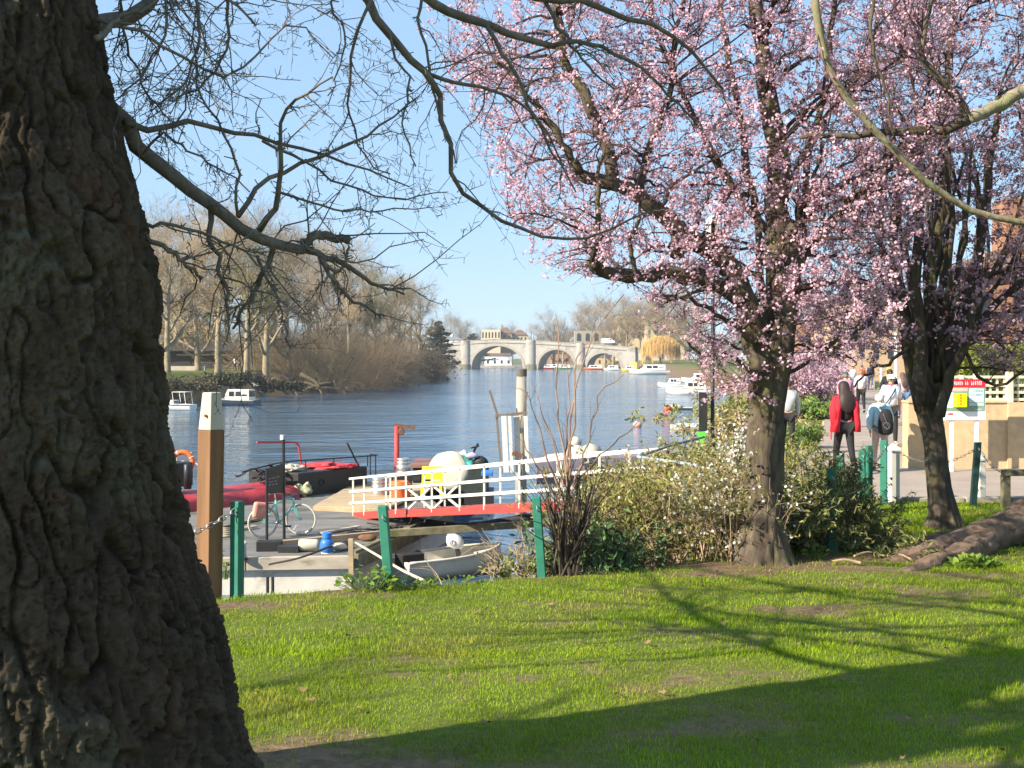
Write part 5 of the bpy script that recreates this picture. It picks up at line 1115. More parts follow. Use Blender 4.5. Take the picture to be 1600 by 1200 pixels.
MB().box((DL*.42, -.5, .32), (DL*.54, .5, .36)).build('thwart', gel, dg, local=True, bevel=.01); MB().box((.05, -.48, .34), (.4, .48, .38)).build('stern_seat', gel, dg, local=True, bevel=.01); MB().prism([(DL*.78, -.30, .46), (DL*.96, -.05, .56), (DL*.96, .05, .56), (DL*.78, .30, .46)], (0, 0, .03)).build('fore_deck', gel, dg, local=True)
o = thing('outboard_motor', 'white outboard motor cowl on a black leg behind the dinghy', 'outboard motor', P(712, 862, 26)); om = P(712, 846, 25.2)
MB().loft([[om + (a + .0, w_ * math.cos(t), b_ + h_ * math.sin(t)) for t in np.linspace(0, 2*np.pi, 14, endpoint=False)] for a, w_, h_, b_ in ((-.2,.05,.06,.04),(-.17,.13,.13,.03),(-.02,.16,.17,0),(.12,.14,.14,-.03),(.17,.06,.07,-.05))]).build('cowl', M('motor_white', (.75,.75,.73), rough=.35), o, smooth=True)
MB().bar(om + (.03, 0, -.12), om + (.12, .02, -.6), .1, .12, (0, 1, 0)).build('leg', blk, o); MB().ring(om + (-.06, -.17, .0), .05, .012, (0, 1, 0), 14, 4).build('emblem_ring', M('grey_print', (.3,.3,.3)), o)
o = MB().box((-.26, -.18, 0), (.26, .18, .28)).build('black_crate', blk, bevel=.02); o.location = P(640, 885, 24.6); o.rotation_euler = (0, 0, dang); tag(o, 'black box sitting in the stern of the dinghy', 'box')
tag(MB().tube(resample([P(640, 868, 24.6), P(655, 860, 24.8), P(662, 878, 24.9)], 8), .02, 6).build('carry_handle', blk_metal), 'bent grey tube leaning over the black box in the dinghy', 'tube')
# ---------------------------------------------------------------- mooring post and green posts
wood_w = M('post_white_top', (.50, .455, .38), rough=.85, var=.12, scale=6, stretch=(1,1,.15), bump=.004, bscale=30, col2=(.24,.19,.15), amt=.36, s2=4)
wood_o = M('post_orange_wood', (.20, .105, .05), rough=.85, var=.45, scale=5, stretch=(1,1,.08), bump=.006, bscale=40, col2=(.13,.085,.05), amt=.36, s2=2.6)
mp_ = thing('mooring_post', 'tall square orange-brown timber mooring post with a white painted top', 'post', P(327, 935, 9.5)); YP = 9.5
def sqpost(py0, py1, px0, px1, hw0, hw1, Y, rot):
    rings = []
    for py, px, hw in ((py0, px0, hw0), (py1, px1, hw1)):
        c = P(px, py, Y); r = hw * mpp(Y); rings.append([c + (r * math.cos(rot + k) * s_, r * math.sin(rot + k) * s_, 0) for k, s_ in ((.0,1.),(.52,.93),(1.05,.93),(1.57,1.),(2.09,.93),(2.62,.93),(3.14,1.),(3.67,.93),(4.19,.93),(4.71,1.),(5.24,.93),(5.76,.93))])
    return MB().loft(rings)
def rect_post(c0, c1, w0, w1, ang):
    e = np.array((math.cos(ang), math.sin(ang), 0)); f = np.array((-math.sin(ang), math.cos(ang), 0)); rings = []
    for c, w_ in ((c0, w0), (c1, w1)): rings.append([c + e * a * w_ / 2 + f * b_ * w_ / 2 for a, b_ in ((-1,-1),(1,-1),(1,1),(-1,1))])
    return MB().loft(rings)
PA = R(-34)
rect_post(P(326, 960, YP), P(330, 672, YP), .150, .150, PA).build('shaft', wood_o, mp_, bevel=.008)
rect_post(P(330, 672, YP) + (0, 0, .001), P(331, 613, YP), .146, .108, PA).build('painted_top', wood_w, mp_, bevel=.01)
MB().lathe([(.012, -.004), (.012, .008)], P(325, 649, YP) + (-.0, -.075, 0), 8, (-.5, -.8, 0)).build('bolt', rust, mp_)
grn = M('green_paint', (.025, .17, .115), rough=.55, var=.15, scale=8, col2=(.09, .20, .15), amt=.32, s2=7, bump=.002, bscale=40)
def gpost(label, px0, py0, px1, py1, Y, w_=.083, ang=R(-25), zb=None, name='green_post', m_=grn, Y1=None):
    o = thing(name, label, 'post', P(px0, py0, Y), 0, 'green timber posts carrying the chain')
    a = P(px0, py0 + 14, Y); b_ = P(px1, py1, Y1 or Y)
    rect_post(a, b_, w_, w_, ang).build('shaft', m_, o, bevel=.005); d = nrm(b_ - a)
    MB().ring(b_ - d * .1 + (0, -w_ * .62, 0), .02, .006, (1, 0, .2), 12, 5).build('eye_bolt', steel, o); return o
gpost('upright green post beside the orange mooring post', 370, 925, 371, 783, 9.55)
gpost('green post leaning left, in front of the dinghy bow', 609, 912, 598, 790, 10.0, .075, R(-8))
gpost('leaning green post right beside the bare-stemmed shrub', 848, 905, 838, 776, 10.4, .072, R(-8))
gpost('green post in the yew nearest the cherry trunk', 1303, 864, 1299, 732, 12.0, .085)
gpost('green post half hidden behind the nearest yew post', 1318, 800, 1313, 712, 15.4, .09)
gpost('slightly twisted green post among the yew tips', 1347, 800, 1347, 702, 16.0, .085); gpost('paler green post touching the twisted one', 1357, 802, 1358, 696, 16.2, .08, R(10))
gpost('tall green post right next to the white bollard', 1381, 792, 1381, 688, 17.2, .095)
gpost('green post poking out of the white-flowered shrub', 1076, 860, 1069, 752, 14.6, .085, R(-10))
gpost('dark green post leaning right in front of the emergency board', 1519, 792, 1528, 691, 17.0, .085, R(-5), m_=M('dark_green_paint2', (.015, .05, .042), rough=.5, var=.2))
def chain(label, p0, p1, sag, r=.011):
    n = max(6, int(np.linalg.norm(np.subtract(p1, p0)) / .05)); t = np.linspace(0, 1, n); p = np.outer(1 - t, p0) + np.outer(t, p1); p[:, 2] -= sag * 4 * t * (1 - t); mb = MB()
    for k in range(n - 1):
        d = nrm(p[k + 1] - p[k]); s_ = nrm(np.cross(d, (0, 0, 1))); u_ = np.cross(s_, d); a = s_ if k % 2 else u_; c = (p[k] + p[k + 1]) / 2; h = np.linalg.norm(p[k + 1] - p[k]) * .68
        mb.tube([c + d * h, c + d * h * .6 + a * r * 1.6, c - d * h * .6 + a * r * 1.6, c - d * h, c - d * h * .6 - a * r * 1.6, c + d * h * .6 - a * r * 1.6, c + d * h], r * .45, 4, False)
    return tag(mb.build('chain', M('galvanised', (.30, .29, .27), rough=.5, metal=.6)), label, 'chain')
chain('chain hanging from the first green post towards the big trunk', P(371, 795, 9.5), P(225, 850, 9.0), .06)
chain('short chain between the two posts in the yew', P(1318, 738, 15.2), P(1347, 730, 15.9), .12); chain('chain running from the yew posts to the tall green post', P(1358, 716, 16.1), P(1381, 700, 17.1), .1)
chain('chain from the white bollard to the leaning dark post', P(1395, 700, 17.5), P(1526, 700, 17.0), .22, .009); chain('chain from the leaning dark post to the wooden barrier', P(1533, 706, 17.1), P(1567, 738, 16.8), .06, .009)
def white_bollard(label, px, py0, py1, Y, w_=.135):
    o = thing('white_bollard', label, 'bollard', P(px, py0, Y), 0, 'white path bollards'); b_ = P(px, py0 + 6, Y); t = P(px, py1 + 8, Y)
    rect_post(b_, t, w_, w_, .2).build('shaft', whitep, o, bevel=.006); rect_post(t + (0,0,.001), t + (0,0,.03), w_ * 1.3, w_ * 1.3, .2).build('collar', whitep, o, bevel=.004); rect_post(t + (0,0,.031), P(px, py1 - 4, Y), w_ * 1.25, .03, .2).build('cap', whitep, o)
white_bollard('white square bollard with pointed cap beside the tall green post', 1396, 786, 697, 17.5); white_bollard('white bollard half hidden behind the leaning dark post', 1533, 786, 712, 17.6, .10)
rlm = thing('wooden_barrier', 'low weathered wooden knee rail at the path edge', 'barrier', P(1571, 790, 16.8))
MB().bar(P(1571, 800, 16.8), P(1571, 742, 16.8), .11, .11, (0, 1, 0)).build('post', mossy, rlm, bevel=.01); MB().bar(P(1564, 739, 16.8), P(1700, 737, 16.4), .10, .09).build('rail', mossy, rlm, bevel=.01); MB().bar(P(1672, 800, 16.5), P(1672, 742, 16.5), .11, .11, (0, 1, 0)).build('post', mossy, rlm)
# ---------------------------------------------------------------- moored boats
def cruiser(label, px, py, L_, ang, hullm, cabm, cab=(.25, .62, .5), H=.75, Bm=None, name='cabin_boat', stripe=None, canopy=None, windows=True, aft=None, scale=1., group=None):
    c = PZ(px, py, WATER); o = thing(name, label, 'boat', (c[0], c[1], WATER - .18), R(ang), group); Bm = Bm or L_ * .34
    hm = hull_mesh(L_, Bm, H, .45, .16, 16)
    MB().loft(hm, close=False).add([v for v in hm[0]], [tuple(range(7))]).build('hull', hullm, o, smooth=True, local=True)
    MB().add([r[0] for r in hm] + [r[6] for r in hm], [(i, i + 1, 16 + i + 1, 16 + i) for i in range(15)]).build('deck', white, o, local=True)
    if stripe:
        for s_ in (0, 6): MB().tube(np.array([np.array(r[s_]) + (0, (-.02 if s_ == 0 else .02), -.06) for r in hm]), .035, 6).build('rubbing_strake', stripe, o, smooth=True, local=True)
    a, b_, h = cab; x0, x1 = a * L_, b_ * L_; w0 = Bm * .40; z = H * 1.02; t = .16 * (x1 - x0)
    rings = [[(x0, -w0, z), (x1, -w0 * .85, z), (x1, w0 * .85, z), (x0, w0, z)], [(x0 + .04, -w0 * .9, z + h), (x1 - t, -w0 * .72, z + h), (x1 - t, w0 * .72, z + h), (x0 + .04, w0 * .9, z + h)]]
    MB().loft(rings).build('cabin', cabm, o, local=True, bevel=.03)
    if windows:
        for s_ in (-1, 1):
            for k in range(3):
                u0 = x0 + (x1 - t - x0) * (.08 + .3 * k); u1 = u0 + (x1 - t - x0) * .24
                y0 = s_ * (w0 * .96 + .012); y1 = s_ * (w0 * .86 + .012)
                MB().add([(u0, y0, z + h * .35), (u1, y0 * .97, z + h * .35), (u1, y1 * .97, z + h * .82), (u0, y1, z + h * .82)], [(0, 1, 2, 3)]).build('window', glass, o, local=True)
        MB().add([(x1 - t*.25 + .02, -w0*.68, z + h*.3), (x1 - t*.25 + .02, w0*.68, z + h*.3), (x1 - t*.85 + .02, w0*.62, z + h*.86), (x1 - t*.85 + .02, -w0*.62, z + h*.86)], [(0, 1, 2, 3)]).build('windscreen', glass, o, local=True)
        MB().add([(x0 - .015, -w0*.8, z + h*.3), (x0 - .015, w0*.8, z + h*.3), (x0 + .01, w0*.75, z + h*.86), (x0 + .01, -w0*.75, z + h*.86)], [(0, 1, 2, 3)]).build('rear_window', glass, o, local=True)
    if canopy:
        p0, p1, hh, m_ = canopy; 
        for s_ in (-1, 1): 
            for xx in (p0, p1): MB().tube([(xx * L_, s_ * w0, z), ((xx + .03) * L_, s_ * w0, z + hh)], .03, 6).build('canopy_post', white, o, local=True)
        MB().box((p0 * L_, -w0 * 1.05, z + hh), ((p1 + .04) * L_, w0 * 1.05, z + hh + .07)).build('canopy', m_, o, local=True, bevel=.03)
    if aft:
        MB().box((.03 * L_, -w0 * .8, z), (aft * L_, w0 * .8, z + .35)).build('aft_locker', cabm, o, local=True, bevel=.05)
    return o
navy = M('navy_hull', (.035, .05, .085), rough=.4, var=.15); bwhite = M('boat_white', (.78, .77, .72), rough=.35, var=.06); cream_b = M('boat_cream', (.70, .64, .52), rough=.45, var=.08); tealg = M('grey_green_cabin', (.30, .33, .28), rough=.6)
redstripe = M('red_stripe', (.40, .03, .035), rough=.5)
cruiser('white open cruiser with a canopy moored at the far bank beside the big trunk', 302, 641, 4.8, 168, bwhite, bwhite, (.35, .6, .35), .7, canopy=(.08, .32, 1.05, creamf), stripe=navy)
cruiser('dark blue cabin boat with pale windows moored at the far bank', 402, 634, 5.4, 165, navy, cream_b, (.1, .62, 1.0), .75, stripe=M('pale_stripe', (.5,.5,.48)))
cruiser('small grey-green cabin boat tucked behind the dark blue one', 412, 620, 4.2, 160, tealg, tealg, (.05, .7, 1.2), .8)
cruiser('white passenger cruiser moored below the yellow willow', 1046, 585.5, 11.5, 184, bwhite, bwhite, (.12, .72, 1.5), 1.5, 3.4, stripe=navy, name='passenger_boat')
cruiser('cream cabin cruiser with red line moored nearest on the blossom side', 1118, 617, 6.2, 172, bwhite, cream_b, (.2, .66, .9), .95, stripe=redstripe)
cruiser('small white cruiser behind the red-lined one', 1078, 606, 5.0, 176, bwhite, bwhite, (.3, .7, .8), .85, stripe=navy)
cruiser('white launch moored beyond the small cruisers under the blossom', 1118, 598, 6.5, 180, bwhite, bwhite, (.2, .7, 1.), .9)
cruiser('dark inflatable tender with a pale cover by the red buoy', 1082, 640, 2.6, 178, M('grey_rubber', (.07, .07, .07), rough=.7), creamf, (.45, .9, .28), .35, 1.2, windows=False, name='tender')
cruiser('blue-rimmed upturned boat beside the black notice panel', 1106, 672, 2.4, 175, M('tan_hull', (.5, .42, .32)), M('pale_blue_cover', (.45, .6, .68)), (.1, .9, .2), .4, 1.1, windows=False, name='rowing_boat')
crw = [(870,576,9,bwhite,'green and white houseboat seen through the second arch'),(885,577,7,M('green_hull', (.08,.22,.10)),'green hulled boat seen through the second arch'),(858,577,6,redstripe,'red hulled boat at the left edge of the second arch'),(935,578,8,M('red_orange_hull', (.5,.13,.05)),'orange red boat moored in front of the abutment arch'),(960,579,6,bwhite,'white launch moored by the bridge abutment'),(985,580,5,M('yellow_hull', (.7,.52,.06)),'small yellow boat by the bridge abutment')]
for px, py, L_, hm_, lb in crw: cruiser(lb, px + 8, py, L_, 180, hm_, bwhite, (.1, .8, 1.2), .9, 2.2)
far_box('yellow_kiosk', 'yellow kiosk at the bridge end beside the passenger boat', 'kiosk', 986, 995, 566, 580, 430, 4, M('kiosk_yellow', (.75, .58, .12), rough=.7))
def buoy(label, px, py, r, m_):
    c = PZ(px, py, WATER); o = thing('buoy', label, 'buoy', c, 0, 'mooring buoys'); MB().blob((0,0,r*.45), (r, r, r*.9), 14, 9, 0).build('float', m_, o, smooth=True, local=True); MB().ring((0,0,r*1.35), r*.16, r*.05, (1,0,0), 12, 5).build('ring', blk_metal, o, local=True)
buoy('red mooring buoy beside the dark tender', 1043, 641, .36, M('buoy_red', (.68,.06,.04), rough=.5)); buoy('faded pink mooring buoy in the river', 996, 667, .30, M('buoy_pink', (.66,.36,.28), rough=.6))
buoy('small faded buoy beyond the gangway rail', 898, 696, .36, M('buoy_cream', (.62,.54,.42), rough=.6))
# covered boats behind the gangway's upper end
cb_ = thing('covered_boat', 'pale covered boat lying behind the upper end of the gangway', 'boat', P(930, 740, 33))
a = P(838, 745, 33); hm = hull_mesh(4.2, 1.5, .75); cbm = MB().loft(hm, close=False).build('hull', M('violet_grey_hull', (.20,.18,.24), rough=.6), cb_, smooth=True, local=True); cbm.location = a - P(930, 740, 33) + (0, 0, -.2)
for k, (px, py, rad) in enumerate(((878, 712, (.55, .4, .22)), (902, 704, (.35, .3, .3)), (922, 700, (.32, .3, .26)))):
    MB().blob(P(px, py + 8, 33), rad, 12, 8, .25, k + 2).build('cover', creamf, cb_, smooth=True)
far_box('bank_timber', 'long pale timber edge running along the far side of the gangway top', 'beam', 905, 1010, 706, 709, 31, .15, whitep)
# low mud bank with brown reeds behind the handrail
# ---------------------------------------------------------------- path side: wall, trellis, board, buildings
wallm = M('tan_render_wall', (.52, .385, .225), rough=.95, var=.14, scale=5, bump=.012, bscale=22, col2=(.40, .28, .16), amt=.4, s2=2.4)
WY = 22.8; wp0 = PZ(1429, 737, PATHZ); wtop = P(1429, 630, WY)[2]
wa = thing('garden_wall', 'tan rendered wall along the path behind the emergency board', 'wall', (wp0[0], WY, PATHZ))
MB().box((wp0[0], WY, PATHZ - .3), (14, WY + .35, wtop)).build('wall_face', wallm, wa); MB().prism([(wp0[0] + .002, WY + .352, PATHZ - .3), (wp0[0] + .35, WY + .352, PATHZ - .3), (wp0[0] + .35 + 2.3, WY + 6.5, PATHZ - .3), (wp0[0] + 2.3, WY + 6.5, PATHZ - .3)], (0, 0, wtop - PATHZ + .3)).build('wall_return', wallm, wa)
xp = P(1573, 700, WY)[0]; MB().box((xp, WY - .06, PATHZ - .3), (14.1, WY - .002, wtop + .02)).build('pier_face', wallm, wa)
MB().box((wp0[0] - .02, WY - .03, wtop + .002), (xp - .01, WY + .38, wtop + .045)).build('coping', wallm, wa, bevel=.01)
tl = thing('trellis', 'cream wooden trellis fence on top of the tan wall', 'fence', P(1540, 628, WY + .3)); trm = M('trellis_cream', (.70, .62, .44), rough=.8, var=.12)
for y in (589, 602, 613, 624): MB().bar(P(1462, y, WY + .3), P(1680, y, WY + .3), .04, .05).build('slat', trm, tl)
for x in list(range(1470, 1680, 11)): MB().bar(P(x, 587, WY + .335), P(x, 629, WY + .335), .04, .03, (0, 1, 0)).build('slat', trm, tl)
for x, y0 in ((1577, 578), (1502, 586), (1524, 584)): MB().bar(P(x, 630, WY + .25), P(x, y0, WY + .25), .12 if x == 1577 else .06, .12, (0, 1, 0)).build('post', M('trellis_post', (.62,.54,.44), rough=.85, var=.15), tl, bevel=.008)
# emergency board
EY = 22.1; eb = thing('emergency_board', 'red and green emergency board with a yellow box, on two white legs', 'sign', P(1508, 737, EY))
def panel(name, x0, x1, y0, y1, dy, m_, d=.012, par=None, slant=0):
    a = P(x0, y1, EY); b_ = P(x1, y0, EY); return MB().box((a[0], EY - dy - d, a[2]), (b_[0], EY - dy, b_[2])).build(name, m_, par or eb)
redb = M('board_red', (.68, .02, .04), rough=.5, var=.05); grnb = M('board_green', (.20, .32, .24), rough=.5, var=.05); whb = M('board_white', (.82, .82, .80), rough=.5, var=.03); pink_ = M('board_pink', (.75, .38, .33), rough=.5, var=.04); paleb = M('board_pale_blue', (.50, .70, .74), rough=.5, var=.05)
for x in (1487, 1526): panel('leg', x - 3, x + 3, 646, 742, -.04, whb, .05)
bd = panel('board', 1474, 1539, 593, 657, 0, whb, .03)
panel('header', 1474, 1538.5, 592.5, 605, .032, redb, .01, bd); panel('green_field', 1475, 1537.5, 606, 642.5, .032, grnb, .006, bd); panel('notice', 1477, 1511, 605.5, 611.5, .039, pink_, .004, bd)
panel('notice', 1513, 1536, 607, 628.5, .0385, paleb, .004, bd); panel('notice', 1513, 1536, 629.5, 634, .0385, M('board_pale_green', (.55,.68,.55), rough=.5), .004, bd); panel('notice', 1476, 1488, 613, 637, .0385, whb, .004, bd)
panel('footer', 1475, 1538.5, 643, 656, .032, whb, .008, bd); panel('logo', 1480, 1488, 645.5, 648, .041, redb, .003, bd)
def glyphs(x0, x1, y, h, m_, dy, n, seed):       # lettering too small to read in the photograph
    mb = MB(); r = np.random.default_rng(seed); x = x0; st = (x1 - x0) / n
    for k in range(n):
        if r.random() < .12: x += st; continue
        for (u, v, w_, hh) in ((0, 0, .25, 1), (.25, r.integers(0, 3) * .4, .4, .22), (.6 if r.random() < .6 else .3, 0, .22, .6 + .4 * r.random())):
            a = P(x + u * st * .8, y - v * h, EY); b_ = P(x + (u + w_) * st * .8, y - min(1, v + hh) * h, EY); mb.add([(a[0], EY - dy, a[2]), (b_[0], EY - dy, a[2]), (b_[0], EY - dy, b_[2]), (a[0], EY - dy, b_[2])], [(0, 1, 2, 3)])
        x += st
    mb.build('lettering', m_, bd)
glyphs(1481, 1504, 601.5, 6, whb, .045, 8, 1); glyphs(1507, 1534, 601.5, 6, whb, .045, 9, 2); glyphs(1479, 1509, 610, 3, whb, .046, 16, 3); glyphs(1521, 1535, 612, 2.5, grnb, .0455, 8, 4); glyphs(1515, 1535, 618, 3, bluep, .0455, 9, 5); glyphs(1522, 1533, 641, 2.5, whb, .0455, 6, 6); glyphs(1515, 1534, 625, 2.5, whb, .0455, 9, 7)
yb = panel('yellow_box', 1488.5, 1505, 614.5, 636, .04, M('box_yellow', (.86, .66, .0), rough=.4, var=.04), .17, bd); yb.modifiers.new('bevel', 'BEVEL').width = .012
mb = MB(); a = P(1493, 632, EY); 
for k in range(4): mb.box((a[0], EY - .2165, a[2] + k * .055), (a[0] + .03, EY - .2115, a[2] + k * .055 + .035))
mb.build('box_lettering', M('box_print', (.65,.22,.02)), yb)
# hedge and shrubs behind trellis
hedge_l = M('hedge_leaf_yellow', (.22, .25, .035), rough=.6, var=.3, scale=1.2, island=.45, transl=.25); hedge_d = M('hedge_leaf_dark', (.055, .085, .025), rough=.6, var=.3, scale=1.5, island=.4)
def hedge(label, x0, x1, y0, y1, Y, dY, n, m_, size, name='hedge'):
    a = P(x0, y1, Y); b_ = P(x1, y0, Y); o = thing(name, label, 'hedge', ((a[0] + b_[0]) / 2, Y, gz((a[0]+b_[0])/2, Y)))
    p = rng.uniform(0, 1, (n, 3)); q = np.stack((a[0] + (b_[0] - a[0]) * p[:, 0], Y + dY * p[:, 1], a[2] + (b_[2] - a[2]) * p[:, 2]), -1)
    k = perlin(q * 1.1 + 5) + (1 - p[:, 2]) * .7 > .12; q = q[k]
    MB().cards(q, rng.uniform(.6, 1.3, len(q)) * size, 1.5, diamond=True).build('foliage', m_, o)['kind'] = 'stuff'
    st = np.stack([a + (b_ - a) * np.array((u, 0, 0)) + np.array((0, dY * .5, 0)) for u in np.linspace(.05, .95, 9)]); st[:, 2] = gz(a[0], Y); tp = st + rng.normal(size=st.shape) * .2; tp[:, 2] = b_[2] * .8 + a[2] * .2
    MB().tubes(np.stack((st, (st + tp) / 2 + .05, tp), 1), np.repeat([[.05, .04, .015]], 9, 0), 6).build('stems', cherry_bark, o); return o
hedge('yellow-green hedge showing through and above the trellis', 1470, 1720, 535, 630, WY + 1.2, 1.6, 15000, hedge_l, .09); hedge('dark leafy shrub behind the emergency board', 1540, 1720, 560, 640, WY + .6, .5, 4200, hedge_d, .08, 'shrub')
# right-hand buildings glimpsed through the branches
brick_o = M('orange_brick', (.30, .15, .09), rough=.95, var=.22, scale=3, bump=.01, bscale=12); sandw = M('sandy_wall', (.44, .31, .19), rough=.95, var=.12)
h1 = house('orange brick house glimpsed through the dark cherry stems', 1500, 1760, 420, 600, 34, 1.2, brick_o, rof, 380, [(455,500,4,.38),(530,565,4,.38)])
h2 = house('sandy riverside building at the far end of the path', 1335, 1425, 470, 602, 105, 14, sandw, rof, 440, [(492,515,4,.35),(535,560,4,.35)])
h3 = house('terracotta building behind the walkers at the path bend', 1250, 1345, 500, 602, 130, 14, brick_o, slate, 470, [(520,538,4,.35),(555,575,4,.35)])
tag(slabpx(1386, 1391, 571, 588, 90, .2).build('yellow_banner', yellow), 'narrow yellow banner hanging at the far end of the path', 'banner'); pl_ = tag(MB().tube([P(1377, 608, 88), P(1377, 575, 88)], .09, 6).build('cream_pole', whitep), 'cream pole beside the yellow banner', 'pole'); tag(MB().tube([P(1400, 612, 70), P(1400, 520, 70)], .09, 6).build('white_pole', white), 'tall white pole at the far end of the path', 'pole')
tag(slabpx(1371, 1376, 596, 608, 80, .6).build('green_bin', M('bin_green', (.22,.30,.10))), 'pale green litter bin at the far end of the path', 'bin', )
# lamp post with black notice panel
lp = thing('lamp_post', 'black lamp post with a tall dark notice panel beside the blossom', 'lamp post', P(1113, 735, 26)); 
MB().lathe([(.13,0),(.13,.1),(.10,.14),(.10,.55),(.06,.6),(.045,.7),(.04,5.0)], P(1113, 735, 26), 12).build('column', blk_metal, lp, smooth=True); a = P(1092, 674, 25.9); b_ = P(1105, 613, 25.9); MB().box((a[0], 25.85, a[2]), (b_[0], 25.92, b_[2])).build('notice_panel', blk, lp)
MB().lathe([(.06,5.0),(.14,5.1),(.2,5.4),(.1,5.55),(.02,5.6)], P(1113, 735, 26), 12).build('lantern', M('lantern_glass', (.6,.6,.55), rough=.3), lp)
for zz_ in (.2, .7): a2 = P(1105, 613 + 60 * zz_, 25.9); MB().bar(a2, P(1113, 613 + 60 * zz_, 26), .03, .03).build('clamp', blk_metal, lp)
gb = [P(1088, 676, 25.7), P(1104, 674, 25.7), P(1102, 690, 25.72), P(1098, 698, 25.7), P(1092, 688, 25.68)]
tag(MB().prism(gb, (0.02, .08, 0)).build('green_bag', M('lime_green', (.12, .80, .06), rough=.5, var=.06)), 'bright lime green bag hanging under the dark notice panel', 'bag')
# steps handrail
hrail = thing('handrail', 'pale blue tubular handrail turning back at the top of the river steps', 'handrail', P(1045, 760, 19)); hmz = M('rail_blue_grey', (.42, .52, .54), rough=.4, metal=.3)
MB().tube(resample([P(1100, 683, 21), P(1050, 696, 20), P(1005, 711, 19.2)], 12), .022, 8).build('rail', M('rail_dark', (.12,.13,.13), rough=.5), hrail, smooth=True); MB().tube(resample([P(1003, 709, 19.2), P(998, 713, 19), P(1004, 715, 18.8), P(1090, 727, 17.5)], 20), .025, 8).build('rail', hmz, hrail, smooth=True)
for px, y0, y1, Y in ((1010, 714, 770, 18.8), (1060, 694, 745, 20.2), (1044, 699, 750, 19.8), (1070, 690, 740, 20.5)): MB().tube([P(px, y0, Y), P(px, y1, Y)], .02, 6).build('baluster', M('rail_dark', (.12,.13,.13)), hrail)

